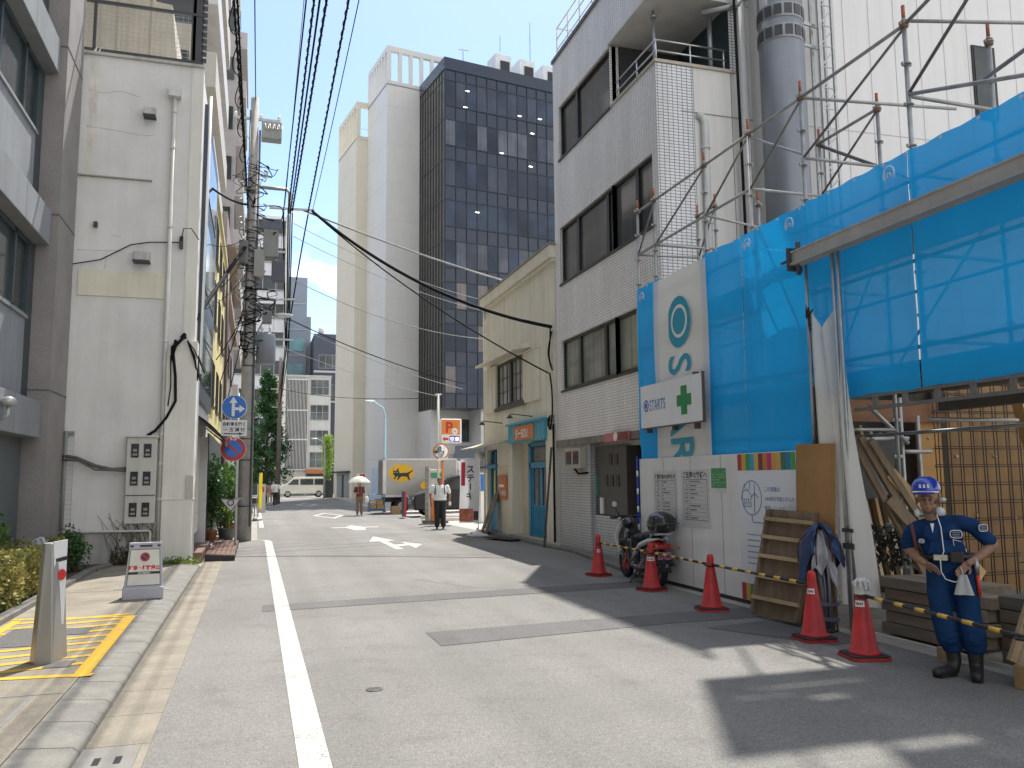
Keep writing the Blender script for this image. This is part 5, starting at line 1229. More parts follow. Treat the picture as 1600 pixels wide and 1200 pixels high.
b.face([(QX, Y1, 0), (QX+8, Y1, 0), (QX+8, Y1, ZT), (QX, Y1, ZT)]); b.face([(QX, Y1, ZT), (QX+8, Y1, ZT), (QX+8, Y0, ZT), (QX, Y0, ZT)])
b.build('tiled_wall', TILE, ql)
b = MB(); b.wall('y', Y0, QX, 8.0, 0, 9.7); b.wall('y', Y0, QX, 9.35, 11.2, ZT); b.wall('y', Y0, 8.85, 9.05, 9.7, 11.2); b.build('tiled_return', TILE_N, ql)
b = MB(); b.wall('y', Y0+.01, 7.72, 15, 0, 9.7); b.wall('y', Y0+.01, 9.05, 15, 9.7, 20 if False else ZT); b.build('side_wall', PAN, ql)
b = MB()
for x in (8.0, 8.85, 9.8): b.box(x, x+.014, Y0-.004, Y0+.01, 0, 9.7)
for z in (5.1, 8.75): b.box(7.72, 11, Y0-.004, Y0+.01, z, z+.016)
b.build('panel_joint', mat('joint_dark', (.3, .3, .3), .8), ql)
b = MB(); b.box(QX+.15, QX+7, 13.95, Y1-.1, 2.6, 9.6); b.box(QX+.25, QX+7, 15.96, Y1-.1, 9.6, 12.3); b.build('interior', mat('interior_dark', (.05, .05, .05), .8), ql)
# balcony: floor, soffit, back wall, rail
b = MB(); b.box(QX+.05, 9.0, Y0+.05, 15.95, 9.55, 9.68); b.build('balcony_floor', CONC_D, ql)
b = MB(); b.box(QX-.02, 9.35, Y0-.02, 16.0, 11.15, 11.22); b.build('soffit', mat('soffit_white', (.62, .61, .58), .7), ql)
b = MB(); b.box(8.9, 9.05, Y0+.02, 15.95, 9.68, 11.15); b.build('balcony_back', mat('balcony_teal', (.03, .05, .06), .4), ql)
b = MB(); b.box(QX-.03, QX+.14, Y0-.03, 15.9, 9.68, 9.74); b.box(QX+.14, 8.95, Y0-.03, Y0+.14, 9.68, 9.74); b.build('balcony_sill', mat('sill_tan', (.45, .40, .33), .6), ql)
b = MB()
for z in (9.95, 10.17): b.tube([(QX+.05, 15.7, z), (QX+.05, Y0+.06, z), (8.8, Y0+.06, z)], .022, 8)
for y in (15.6, 14.7, Y0+.06): b.tube([(QX+.05, y, 9.72), (QX+.05, y, 10.17)], .02, 8)
for x in (8.0, 8.75): b.tube([(x, Y0+.06, 9.72), (x, Y0+.06, 10.17)], .02, 8)
b.build('balcony_rail', mat('stainless', (.55, .55, .55), .3, metal=.9), ql)
b = MB(); b.tube([(7.5, 14.4, 9.7), (7.5, 14.4, 11.1)], .035, 8); b.lathe([(.06, 0), (.08, .06)], (7.5, 14.4, 10.95), 10); b.tube([(8.6, 14.1, 9.7), (8.6, 14.1, 11.0)], .05, 8); b.tube([(8.3, 13.9, 10.9), (9.05, 13.72, 11.1), (9.2, 13.7, 11.3)], .06, 8); b.build('balcony_pipe', GREYM, ql)
# window bands
QF = mat('black_alu_frame', (.022, .022, .024), .35, metal=.4)
def band(y0, y1, z0, z1, muls, gm, lab=None):
    f = MB(); xa, xb = QX+.06, QX+.16
    f.box(xa, xb, y0, y1, z0, z0+.07); f.box(xa, xb, y0, y1, z1-.06, z1)
    for y, w in [(y0+.03, .06), (y1-.03, .06)] + muls: f.box(xa, xb, y-w/2, y+w/2, z0+.07, z1-.06)
    fo = f.build('window', QF, ql)
    e_ = sorted([y0+.06, y1-.06] + [m[0] for m in muls])
    for a, c in zip(e_, e_[1:]):
        g = MB(); g.box(QX+.11, QX+.125, a, c, z0+.07, z1-.06); g.build('pane', gm, fo)
    g = MB(); g.box(QX-.03, QX+.06, y0-.02, y1+.02, z0-.05, z0); g.build('window_sill', QF, fo)
band(14.9, 19.2, 3.82, 5.06, [(18.1, .12), (16.6, .14)], glass_mat('curtained_glass', (.20, .21, .18), .05, .25, .6, .25))
band(14.05, 19.18, 6.5, 7.95, [(18.1, .13), (16.35, .15), (14.85, .14)], glass_mat('dim_glass', (.075, .08, .078), .05, .4, .7, .3))
band(15.95, 19.15, 9.72, 11.12, [(18.05, .13)], glass_mat('dark_glass', (.045, .055, .055), .05, .5, .7, .2))
b = MB(); b.box(QX-.04, QX+.1, Y0-.02, Y1+.02, ZT-.02, ZT+.07); b.build('roof_edge', mat('edge_dark', (.12, .12, .12), .5), ql)
b = MB()
for z in (12.85, 13.15, 13.45): b.tube([(QX+.1, Y1-.1, z), (QX+.1, Y0, z)], .02, 6)
for k in range(8): b.tube([(QX+.1, Y1-.1-k*.8, 12.5), (QX+.1, Y1-.1-k*.8, 13.47)], .02, 6)
b.tube([(QX+.1, Y1-.1, 13.45), (8.8, Y1-.1, 13.45)], .02, 6); b.build('roof_rail', mat('rail_white', (.62, .62, .6), .5), ql)
# louvred plant screen carried on posts above the roof edge (its shadow lies on the road)
b = MB(); b.wall('y', 13.6, 7.0, 12, 14.3, 18.0, [(7.45, 8.5, 15.12, 15.26), (7.25, 7.75, 15.55, 15.68), (7.9, 8.2, 15.85, 16.05), (9.0, 9.3, 15.3, 15.4), (8.6, 9.1, 16.9, 17.0)], .05)
b.wall('y', 13.6, 8.1, 12, 18.0, 23.5, [(8.2, 8.8, 18.1, 18.4), (9.1, 9.5, 18.2, 18.35)], .05)
b.build('plant_screen', mat('screen_sheet', (.42, .42, .42), .6), ql)
b = MB()
for x in (7.6, 9.2, 10.7): b.box(x-.02, x+.02, 13.7, 13.74, 12.5, 23)
b.build('screen_post', GALV, ql)
# ground floor: lintel, meters, grey cabinet, shutter, tile dado
b = MB(); b.box(QX-.05, QX+.25, Y0, Y1, 2.45, 2.6); b.build('lintel', mat('stained_lintel', (.22, .2, .17), .8, var=.3, streak=.4), ql)
b = MB(); b.box(QX+.25, 9.2, Y0, Y1, 2.35, 2.45); b.build('porch_ceiling', mat('porch_ceiling', (.5, .49, .45), .8), ql)
TILE_G = tile_mat('ground_tile', (.6, .61, .61), (.3, .3, .3), .105, .062, .0085, .35, .05, .35)
for x0, y0, y1, h in ((QX+.02, 17.55, Y1, 2.45), (QX+.1, 15.75, 17.55, .86), (QX+.1, Y0, 14.1, 2.45)):
    b = MB(); b.box(x0, QX+.5, y0, y1, 0, h); b.build('tiled_pier', TILE_G, ql)
b = MB(); b.box(QX+.14, QX+.45, 15.85, 17.5, .88, 2.35); cb_ = b.build('meter_cabinet', mat('cabinet_brown', (.085, .08, .072), .5, var=.1), ql)
for y, z in ((16.65, 2.08), (16.35, 2.08), (16.9, 1.62), (16.6, 1.62), (16.3, 1.62)):
    b = MB(); b.box(QX+.125, QX+.139, y-.08, y+.08, z-.12, z+.12); b.build('cabinet_window', BLACK, cb_)
b = MB(); b.box(QX+.12, QX+.139, 17.38, 17.44, 1.3, 1.75); b.build('green_plate', mat('plate_green', (.03, .3, .16), .5), cb_)
b = MB(); b.box(QX+.1, QX+.139, 17.05, 17.2, .9, 1.25); b.build('white_plate', WHITE, cb_)
b = MB(); b.box(QX-.16, QX+.02, 17.7, 18.7, 1.9, 2.36); mb_ = b.build('meter_box', mat('meter_beige', (.42, .40, .33), .6, var=.08), ql, bevel=.015)
for y in (17.95, 18.42):
    b = MB(); b.box(QX-.175, QX-.161, y-.16, y+.16, 2.0, 2.3); b.build('meter_glass', glass_mat('meter_pane', (.02, .02, .02), .05, .3, 5), mb_)
b = MB(); b.tube([(QX-.06, 18.3, 1.9), (QX-.08, 18.0, 1.78), (QX+.05, 17.6, 1.8)], .025, 6); b.build('meter_cable', CABLE, mb_)
b = MB()
for k in range(24): b.box(QX+.42+.02*(k % 2), QX+.5, 14.15, 15.7, .1+k*.095, .19+k*.095)
b.build('roller_shutter', mat('shutter_brown', (.24, .185, .12), .5, var=.1), ql)
b = MB(); b.box(QX-.14, QX-.05, 15.2, 16.35, 2.42, 2.62); rs = b.build('fascia_sign', mat('sign_pink', (.52, .16, .17), .5), ql, bevel=.02)
b = MB(); b.lathe([(.09, 0), (.09, .01)], (QX-.14, 15.75, 2.52), 18, (-1, 0, 0)); b.build('sign_disc', WHITE, rs)
b = MB(); b.box(QX-.155, QX-.141, 15.2, 15.6, 2.44, 2.6); b.build('sign_dark', mat('sign_maroon', (.2, .03, .04), .5), rs)
# downpipes and hanging cable on the side wall
b = MB(); b.tube([(8.2, 13.74, 0), (8.2, 13.74, 8.55), (8.16, 13.76, 8.66), (8.06, 13.8, 8.7)], .075, 12)
for z in (5.2, 6.5, 8.0): b.lathe([(.09, 0), (.09, .06)], (8.2, 13.74, z), 12)
b.build('downpipe', mat('pvc_grey', (.56, .56, .55), .5, streak=.1), ql)
b = MB(); b.tube([(9.15, 13.74, 0), (9.1, 13.74, 13)], .085, 12); b.build('downpipe', mat('pvc_grey', (.56, .56, .55)), ql)
b = MB(); b.tube([(9.0, 13.65, 0), (8.95, 13.65, 7), (8.85, 13.6, 12.8)], .028, 8); b.tube([(8.0, 13.6, 13.2), (8.05, 13.5, 11.6), (8.3, 13.4, 11.0), (8.75, 13.4, 11.1), (8.95, 13.5, 11.6), (9.0, 13.6, 12.6)], .03, 8); b.build('hanging_cable', CABLE, ql)

# ---------------------------------------------------------------- panelled building behind the site
pb = thing('panelled_building', 'pale grey panelled building behind the scaffold with a steel flue', 'building', (16, 16, 0), R_(-1.9))
PANW = mat('pale_panel', (.74, .73, .71), .55, var=.03, scale=.4, streak=.07)
W = wmat(pb); Wi = W.inverted()
b = MB(); b.box(-6.6, 14, -2.75, 4, 0, 13.1); b.build('wall', PANW, pb, local=True)
b = MB()
for k in range(30): b.box(-6.5+k*.62, -6.485+k*.62, -2.756, -2.75, 0, 13.1)
for z in (5.0, 8.6, 12.2): b.box(-6.6, 14, -2.757, -2.75, z, z+.014)
b.build('panel_joint', mat('panel_joint', (.5, .5, .495), .7), pb, local=True)
b = MB(); b.box(-1.45, -.85, -2.78, -2.75, 9.2, 10.85); wn_ = b.build('window', QF, pb, local=True); b = MB(); b.box(-1.4, -.9, -2.79, -2.78, 9.25, 10.8); b.build('pane', GLASS_D, wn_, local=True)
b = MB(); b.tube([(-6.4, -3.2, .5), (-6.4, -3.2, 14)], .42, 28); fl_ = b.build('flue', mat('flue_steel', (.21, .225, .25), .4, metal=.35, var=.06, scale=1.5, streak=.12), pb, local=True)
b = MB()
for z in (9.9, 10.32):
    b.lathe([(.422, 0), (.428, .01), (.428, .28), (.422, .3)], (-6.4, -3.2, z), 28)
b.build('flue_collar', mat('flue_collar', (.27, .28, .29), .4, metal=.5), fl_, local=True)
b = MB()
for z in (9.9, 10.32):
    for k in range(14): a = k*6.283/14; b.obox((-6.4+.43*math.cos(a), -3.2+.43*math.sin(a), z+.15), (V((math.cos(a), math.sin(a), 0))*.006), V((-math.sin(a), math.cos(a), 0))*.07, (0, 0, .1))
b.build('collar_slot', DKMET, fl_, local=True)
b = MB(); b.bar((-6.0, -3.2, 10.05), (-5.35, -3.0, 10.1), .04, .06); b.bar((-6.0, -3.2, 10.5), (-5.35, -3.0, 10.55), .04, .06); b.build('flue_bracket', GALV, fl_, local=True)
b = MB(); b.tube([(-5.78, -2.86, 0), (-5.78, -2.86, 13)], .085, 12); b.build('downpipe', mat('pvc_grey', (.56, .56, .55)), pb, local=True)
b = MB()
for x, y in ((-5.5, -2.9), (-5.2, -2.9), (-5.5, -3.15), (-5.2, -3.15)): b.box(x-.025, x+.025, y-.025, y+.025, 0, 13)
for k in range(30): b.bar((-5.5, -3.15, .2+k*.43), (-5.2, -3.15, .55+k*.43), .025, .025); b.bar((-5.5, -3.15, .63+k*.43), (-5.2, -3.15, .63+k*.43), .02, .02)
b.build('lattice_mast', GALV, pb, local=True)
# ---------------------------------------------------------------- construction site: hoarding
HX = 6.3
hg = thing('hoarding', 'glossy white construction hoarding with notices and coloured stripes', 'hoarding', (HX, 10.9, 0))
HW = mat('hoarding_white', (.78, .775, .765), .22, var=.03, scale=.8, streak=.06)
b = MB()
for k in range(5): b.box(HX, HX+.04, 8.72+k*.873, 8.72+(k+1)*.873-.006, .06, 2.0)
b.build('panel', HW, hg)
b = MB()
for k in range(1, 5): b.box(HX-.0025, HX, 8.717+k*.873-.009, 8.717+k*.873+.004, .06, 2.0)
b.build('panel_joint', mat('hoarding_joint', (.34, .34, .34), .5), hg)
b = MB()
for k in range(6):
    for z in (.12, .98, 1.9): b.lathe([(.009, 0), (.007, .004)], (HX, 8.74+k*.86 if k else 8.76, z), 8, (-1, 0, 0))
b.build('screw', GALV, hg)
b = MB(); b.box(HX+.005, HX+.05, 8.7, 13.1, .0, .06); b.build('bottom_rail', BLACK, hg)
b = MB(); b.tube([(HX-.03, 13.11, 0), (HX-.03, 13.11, 2.05)], .017, 8); eg = b.build('edge_guard', mat('guard_blue', (.01, .06, .45), .5), hg)
b = MB()
for k in range(6): b.tube([(HX-.031, 13.11, .2+k*.3), (HX-.031, 13.11, .3+k*.3)], .018, 8)
b.build('guard_stripe', WHITE, eg)
COLS = [(.42, .03, .06), (.62, .36, .06), (.03, .28, .08), (.02, .32, .55), (.60, .42, .10), (.2, .03, .05), (.55, .2, .04), (.5, .03, .18), (.60, .32, .06), (.62, .36, .12), (.04, .16, .08), (.02, .18, .40), (.05, .36, .10)]
def stripes(z0, z1, ya, yb, n):
    for k in range(n):
        b = MB(); w = (ya-yb)/13; b.box(HX-.004, HX, ya-(k+1)*w, ya-k*w, z0, z1); b.build('colour_stripe', mat('stripe_%d' % k, COLS[k], .45, var=.04), hg)
stripes(1.77, 1.99, 10.02, 8.74, 13); stripes(.065, .28, 10.02, 8.74, 13)
PAP = mat('poster_paper', (.72, .75, .8), .4, var=.02); BINK = mat('poster_blue_ink', (.06, .16, .36), .5)
b = MB(); b.box(HX-.003, HX, 8.74, 10.02, .285, 1.765); po = b.build('poster', PAP, hg)
XP = HX-.0045
b = MB(); c0 = V((XP, 9.71, 1.41))
b.tube([c0+V((0, .225*math.cos(k*math.pi/18), .225*math.sin(k*math.pi/18))) for k in range(36)], .0055, 4, closed=True)
b.tube([c0+V((0, .1+.07*math.cos(a), .17+.07*math.sin(a))) for a in [2.6+.35*k for k in range(12)]], .004, 4)
b.tube([c0+V((0, .12+.12*math.cos(a), -.02+.12*math.sin(a))) for a in [.2*k for k in range(16)]], .004, 4)
for dz in (-.02, -.07, -.12): b.bar(c0+V((0, .22, dz)), c0+V((0, .0, dz)), .004, .005)
for dy in (.18, .13, .08, .03): b.bar(c0+V((0, dy, -.02)), c0+V((0, dy-.02, -.12)), .004, .005)
b.bar(c0+V((0, -.07, .06)), c0+V((0, -.06, -.2)), .004, .012); b.bar(c0+V((0, -.07, .06)), c0+V((0, -.07, .18)), .004, .01); b.bar(c0+V((0, -.07, .06)), c0+V((0, .02, .0)), .004, .01); b.bar(c0+V((0, -.07, .06)), c0+V((0, -.16, .0)), .004, .01)
b.tube([c0+V((0, 0, -.225)), c0+V((0, 0, -.31)), c0+V((0, -.02, -.32)), c0+V((0, -.6, -.32))], .005, 4)
b.build('illustration', BINK, po)
for s_, z, sz in (('この現場は', 1.5, .068), ('100%再生可能エネルギーで', 1.38, .062), ('管理しています。', 1.26, .062)): text(s_, sz, (XP, 9.42, z), (0, -1, 0), (0, 0, 1), BINK, 'lettering', po, 'LEFT', .0005)
b = MB()
for k, L in enumerate((.5, .3, .7, .8, .75, .55)): b.box(XP, XP+.001, 9.85-L, 9.85, .92-k*.075, .935-k*.075)
b.build('text_line', mat('faded_blue_ink', (.24, .31, .44), .5), po)
# two notices
NP = mat('notice_paper', (.58, .59, .58), .35, var=.03)
def notice(y0, y1, z0, z1, title, ts, rows, colx, rounded):
    b = MB(); b.box(HX-.008, HX, y0, y1, z0, z1); n_ = b.build('notice', NP, hg); X = HX-.0095
    text(title, ts, (X, (y0+y1)/2, z1-.12), (0, -1, 0), (0, 0, 1), INK, 'lettering', n_, 'CENTER', .002)
    b = MB(); zt, zb, yl, yr = z1-.15, z0+.1, y1-.08, y0+.06
    for z in (zt, zb): b.box(X, X+.001, yr, yl, z-.004, z+.004)
    for y in (yl, yr): b.box(X, X+.001, y-.004, y+.004, zb, zt)
    for k in range(1, rows): b.box(X, X+.001, yr+.03, yl-.03, zt+(zb-zt)*k/rows-.0015, zt+(zb-zt)*k/rows+.0015)
    b.box(X, X+.001, yl-colx-.0015, yl-colx+.0015, zb, zt)
    r = random.Random(int(y0*10))
    for k in range(rows):
        z = zt+(zb-zt)*(k+.5)/rows
        for j in range(3): 
            if r.random() < .8: b.box(X, X+.001, yl-.05-j*.03-.018, yl-.05-j*.03, z-.012, z+.012)
        L = r.uniform(.1, .45); y = yl-colx-.03
        while L > 0 and r.random() < .93: w = r.uniform(.012, .025); b.box(X, X+.001, y-w, y, z-.011, z+.011); y -= w+.009; L -= .03
    b.build('table_print', mat('print_grey', (.12, .12, .13), .5), n_)
    return n_
n1 = notice(11.74, 12.56, .93, 1.79, '建築計画のお知らせ', .078, 11, .2, False)
notice(10.78, 11.62, .95, 1.8, 'ご近隣の皆様へ', .105, 10, .16, True)
b = MB(); b.box(HX-.0095, HX-.008, 11.8, 11.92, .97, 1.06); b.build('blue_patch', mat('patch_blue', (.05, .2, .45), .5), n1)
b = MB(); b.box(HX-.006, HX, 10.33, 10.72, 1.53, 1.81); gn = b.build('green_notice', mat('notice_green', (.05, .27, .10), .35, var=.25, scale=10), hg)
b = MB(); b.box(HX-.005, HX, 10.33, 10.6, 1.47, 1.53); b.build('green_notice_foot', NP, hg)
b = MB(); rg = random.Random(2)
for k in range(6):
    for j in range(7):
        if rg.random() < .7: b.box(HX-.0075, HX-.0061, 10.36+j*.048, 10.36+j*.048+.03, 1.56+k*.038, 1.578+k*.038)
b.build('green_print', mat('print_palegreen', (.28, .48, .30), .5), gn)
# ---------------------------------------------------------------- blue sheets and white company banner
TARP = cloth_mat('blue_mesh_sheet', (.004, .43, .95), .30, .05, .06, .75)
rw = random.Random(4)
def tarp(label, y0, y1, z0, z1, X, ph):
    t = thing('tarpaulin', label, 'tarpaulin', (X, (y0+y1)/2, z0), 0, 'blue sheets hung on the scaffold')
    L = y0-y1
    def f(u, v):
        y = y0-L*u; z = z0+(z1-z0)*v
        w = .011*math.sin(y*4.1+z*1.3+ph)+.005*math.sin(y*9.3-z*3.1+ph)+.006*math.sin(z*6.5+y*2.2)+.004*math.sin(y*23+z*5)+.03*(1-abs(2*v-1))*math.sin(y*3.46)**2*.6
        e = .02*math.sin(u*math.pi*round(L/.45))**2
        return V((X-w*.7, y, z-(e if v > .99 else 0)+(.012*math.sin(y*7) if v < .01 else 0)))
    b = MB(); b.grid(f, int(L*9), int((z1-z0)*9)); b.build('sheet', TARP, t)
    b = MB()
    for k in range(int(L/.45)+1): b.lathe([(.018, 0), (.018, .006)], (X-.035, y0-.02-k*.45, z1-.05), 10, (-1, 0, 0))
    y = y0-1.8
    b.build('eyelet', mat('eyelet_pale', (.6, .6, .6), .4), t)
    return t
def emblem(t, y, z, X):
    b = MB(); b.tube([V((X, y+.075*math.cos(a), z+.085*math.sin(a))) for a in [-.7+.32*k for k in range(15)]], .012, 5); b.tube([V((X, y+.03*math.cos(a), z-.02+.035*math.sin(a))) for a in [-.5+.4*k for k in range(11)]], .011, 5); b.build('sheet_emblem', mat('emblem_pale', (.5, .62, .74), .5), t)
t1 = tarp('narrow blue sheet at the far end beside the white company banner', 13.15, 12.3, 1.96, 5.0, 6.37, 0); emblem(t1, 12.85, 4.78, 6.31)
t2 = tarp('blue sheet hanging behind the white sign board, right of the company banner', 10.9, 9.85, 1.9, 5.02, 6.375, 1); 
t3 = tarp('blue sheet above the plywood boards in the middle of the hoarding', 9.84, 8.4, 1.85, 5.02, 6.37, 2); emblem(t3, 9.6, 4.82, 6.31); emblem(t3, 8.66, 4.82, 6.31)
t4 = tarp('large sunlit blue sheet over the site entrance behind the grey beam', 8.39, 6.72, 2.56, 5.03, 6.36, 3); emblem(t4, 6.92, 4.84, 6.30)
t5 = tarp('large sunlit blue sheet nearest the camera above the guard', 6.71, 2.2, 2.56, 5.03, 6.365, 4)
t = thing('company_banner', 'white vertical banner with teal round logo and rotated capital letters', 'banner', (6.33, 11.6, 2)); BX = 6.325
b = MB(); b.grid(lambda u, v: V((BX+.012*math.sin(u*9)+.008*math.sin(v*7+u*4)+.012, 12.46-1.72*u, 1.95+3.0*v)), 12, 16); cl_ = b.build('banner_cloth', cloth_mat('banner_cloth', (.78, .77, .73), .25, 0, .03), t)
TEAL = mat('teal_print', (.01, .30, .44), .5, var=.03); XL = BX-.012
def disc_yz(name, y, z, ry, rz, m, X, parent, cut=None, r0=0):
    b = MB(); n = 44; P = []
    for k in range(n):
        a = 2*math.pi*k/n; yy = ry*math.cos(a)
        if cut: yy = min(yy, cut)
        P.append((X, y+yy, z+rz*math.sin(a)))
    b.face(P); return b.build(name, m, parent)
disc_yz('logo_outer', 11.58, 4.12, .37, .41, TEAL, XL, cl_, .33); disc_yz('logo_ring', 11.56, 4.13, .26, .265, mat('banner_white_print', (.78, .77, .73), .6), XL-.003, cl_); disc_yz('logo_core', 11.56, 4.13, .205, .21, TEAL, XL-.006, cl_)
for ch, z in (('S', 3.62), ('T', 3.12), ('A', 2.83), ('R', 2.34)): text(ch, 1.0, (XL-.002, 11.93, z), (0, 0, -1), (0, -1, 0), TEAL, 'lettering', cl_, 'LEFT', .012, .74)
t = thing('safety_board', 'white sign board with blue company lettering and green safety cross', 'sign board', (6.2, 11.69, 2.5)); bx = 6.17
b = MB(); b.box(bx, bx+.04, 10.68, 12.7, 2.5, 3.2); bd = b.build('board', mat('board_white', (.76, .77, .8), .35, var=.03, streak=.05), t)
b = MB(); b.box(bx-.004, bx+.042, 10.668, 10.68, 2.48, 3.22); b.box(bx-.004, bx+.042, 10.66, 12.7, 2.48, 2.5); b.box(bx+.04, bx+.12, 10.95, 11.01, 2.4, 3.25); b.box(bx+.07, bx+.16, 11.7, 11.76, 2.42, 3.15); b.box(bx+.07, bx+.16, 12.6, 12.66, 2.42, 3.15); b.build('board_frame', mat('frame_brown', (.12, .08, .06), .6), t)
GC = mat('cross_green', (.01, .24, .07), .45)
b = MB(); b.box(bx-.005, bx, 11.13, 11.31, 2.63, 3.07); b.box(bx-.0055, bx-.0002, 11.0, 11.44, 2.765, 2.935); b.build('green_cross', GC, bd)
SB = mat('company_blue', (.02, .14, .42), .45)
disc_yz('logo_outer', 12.5, 2.86, .095, .1, SB, bx-.002, bd); disc_yz('logo_ring', 12.5, 2.86, .068, .07, mat('board_white'), bx-.004, bd); disc_yz('logo_core', 12.5, 2.86, .05, .052, SB, bx-.006, bd)
text('STARTS', .25, (bx-.003, 12.38, 2.77), (0, -1, 0), (0, 0, 1), SB, 'lettering', bd, 'LEFT', .0, .66)

# ---------------------------------------------------------------- scaffold
SC = mat('scaffold_tube', (.36, .36, .35), .45, metal=.55, var=.2, scale=7); PIN = mat('rust_pin', (.36, .11, .05), .7, var=.3, scale=8); BRC = mat('brace_tube', (.19, .18, .17), .5, metal=.4, var=.2, scale=7); RUST = mat('rusty_clamp', (.22, .12, .08), .7, var=.3, scale=9)
sc = thing('scaffold', 'steel tube scaffold with rusty pins rising above the blue sheets', 'scaffold', (7, 8, 0))
OY = [13.28, 12.62, 10.93, 9.72, 8.54, 6.77, 5.0, 3.2]; IY = [13.1, 12.5, 11.2, 9.65, 8.48, 6.75, 5.0, 3.2]
SX0, SX1 = 6.48, 7.6
def post(x, y, zb, zt, r=.0245):
    b = MB(); b.tube([(x, y, zb), (x, y, zt)], r, 8); p = b.build('post', SC, sc)
    b = MB(); b.tube([(x, y, zt), (x, y, zt+.15)], .019, 8); b.build('pin', PIN, p)
    b = MB()
    for k in range(int((zt-zb)/.45)):
        z = zt-.06-k*.45; b.lathe([(.05, 0), (.05, .012)], (x, y, z), 8); b.box(x-.06, x+.06, y-.012, y+.012, z-.012, z+.02)
    b.build('rosette', SC, p)
    b = MB(); b.lathe([(.042, 0), (.045, .07)], (x, y, zt-.1), 8); b.build('rusty_clamp', RUST, p)
for k, y in enumerate(OY):
    zt = 6.52 if k < 6 else 5.75
    post(SX0, y, 0 if y > 8 or y < 3.5 else 2.62, zt)
for k, y in enumerate(IY): post(SX1, y, 0 if y > 7 or y < 3.5 else 2.62, 6.48 if k != 2 else 6.08)
def rail(p, q, r=.0215, m=SC, n='rail'):
    b = MB(); b.tube([p, q], r, 8); return b.build(n, m, sc)
for a, c in zip(OY, OY[1:]):
    if c < 6: continue
    rail((SX0, a, 6.45), (SX0, c, 6.45)); rail((SX0, a, 5.66), (SX0, c, 6.42), .016, BRC, 'brace')
for a, c in ((0, 1), (3, 4)): rail((SX1, IY[a], 6.42), (SX1, IY[c], 6.42)); rail((SX1, IY[a], 5.66), (SX1, IY[c], 6.4), .016, BRC, 'brace')
rail((SX0, 8.54, 6.45), (8.6, 8.2, 6.42)); rail((SX0, 9.72, 6.42), (SX0+.02, 8.54, 5.7), .017, GALV, 'brace')
for k in range(6): rail((SX0, OY[k], 5.66), (SX1, IY[k], 5.64))
rail((SX0, 13.28, 5.66), (SX0, 10.93, 5.66)); rail((SX0, 10.93, 5.66), (SX0, 9.72, 5.66)); rail((SX0, 6.77, 5.68), (SX0, 5.0, 5.1)); rail((SX0+.2, 6.1, 5.5), (SX0, 3.4, 5.75), .0215, GALV)
rail((SX0, 6.77, 5.68), (SX0, 4.4, 7.4), .018, BRC, 'brace'); rail((SX0, 6.77, 6.5), (9.5, 6.2, 6.62), .02); rail((SX0, 6.77, 6.45), (SX0, 4.6, 7.0), .02); rail((SX1, IY[4], 5.64), (SX1, IY[3], 6.4), .015, BRC, 'brace'); rail((SX1, IY[3], 6.38), (SX1+.9, 8.9, 5.7), .015, BRC, 'brace')
for z in (2.2, 3.0, 3.9, 4.75):
    rail((SX0, 13.28, z), (SX0, 2.2, z)) if z > 2.5 else rail((SX0, 13.28, z), (SX0, 8.54, z))
    rail((SX1, 13.1, z), (SX1, 2.2, z))
    for k in range(8): rail((SX0, OY[k], z+.05), (SX1, IY[k], z+.05), .02)
for a, c in zip(OY, OY[1:]): rail((SX1, a, 2.9), (SX1, c, 4.6), .017, SC, 'brace')
for z in (2.85, 4.35):
    for k in range(2):
        b = MB(); b.box(SX0+.12+k*.5, SX0+.58+k*.5, 2.2, 13.0, z, z+.04); b.build('deck', mat('deck_steel', (.28, .28, .27), .6, metal=.3, var=.2), sc)
# gate frame: header beam, pipes, double truss beam and soffit boards
t = thing('entrance_beam', 'long grey steel beam bolted across the blue sheets above the entrance', 'beam', (6.18, 5.3, 4.2))
BM = mat('beam_grey', (.42, .41, .40), .55, metal=.2, var=.1, streak=.15)
b = MB(); y0, y1 = 8.42, 1.5
b.box(6.14, 6.28, y1, y0, 4.38, 4.4); b.box(6.12, 6.28, y1, y0, 4.22, 4.25); b.box(6.15, 6.17, y1, y0, 4.25, 4.38); b.box(6.2, 6.22, y1, y0, 4.2, 4.22); b.build('girder', BM, t)
b = MB(); b.box(6.1, 6.3, 8.42, 8.46, 4.16, 4.44); b.tube([(6.15, 8.42, 4.3), (6.15, 8.62, 4.3)], .02, 8); b.tube([(6.2, 8.36, 4.5), (6.2, 8.36, 4.1)], .03, 8); b.build('end_plate', DKMET, t)
b = MB()
for k in range(4): b.lathe([(.014, 0), (.014, .012)], (6.07, 8.3-k*.12, 4.35), 8, (-1, 0, 0))
b.build('bolt', GALV, t)
b = MB()
for y in (7.75, 7.66): b.tube([(6.2, y, .02), (6.2, y, 4.2)], .022, 8)
b.tube([(6.24, 8.28, 2.0), (6.24, 8.28, 4.2)], .02, 8); b.build('hanger_pipe', GALV, t)
b = MB(); b.box(6.17, 6.25, 7.62, 7.79, .9, .96); b.box(6.17, 6.25, 7.62, 7.79, 1.08, 1.12); b.build('pipe_clamp', DKMET, t)
t = thing('lintel_truss', 'twin grey box beams joined by short struts along the foot of the blue sheets', 'truss', (6.4, 5, 2.4))
TRM = mat('truss_grey', (.17, .17, .165), .6, metal=.2, var=.15)
for z0, z1 in ((2.40, 2.435), (2.535, 2.565)):
    b = MB(); b.box(6.36, 6.40, 1.5, 7.72, z0, z1); b.build('chord', TRM, t)
for k in range(14):
    b = MB(); b.box(6.365, 6.395, 7.4-k*.43-.03, 7.4-k*.43+.03, 2.435, 2.535); b.build('strut', TRM, t)
b = MB()
for k in range(5): b.box(6.46+k*.26, 6.70+k*.26, 1.5, 7.7, 2.66, 2.7)
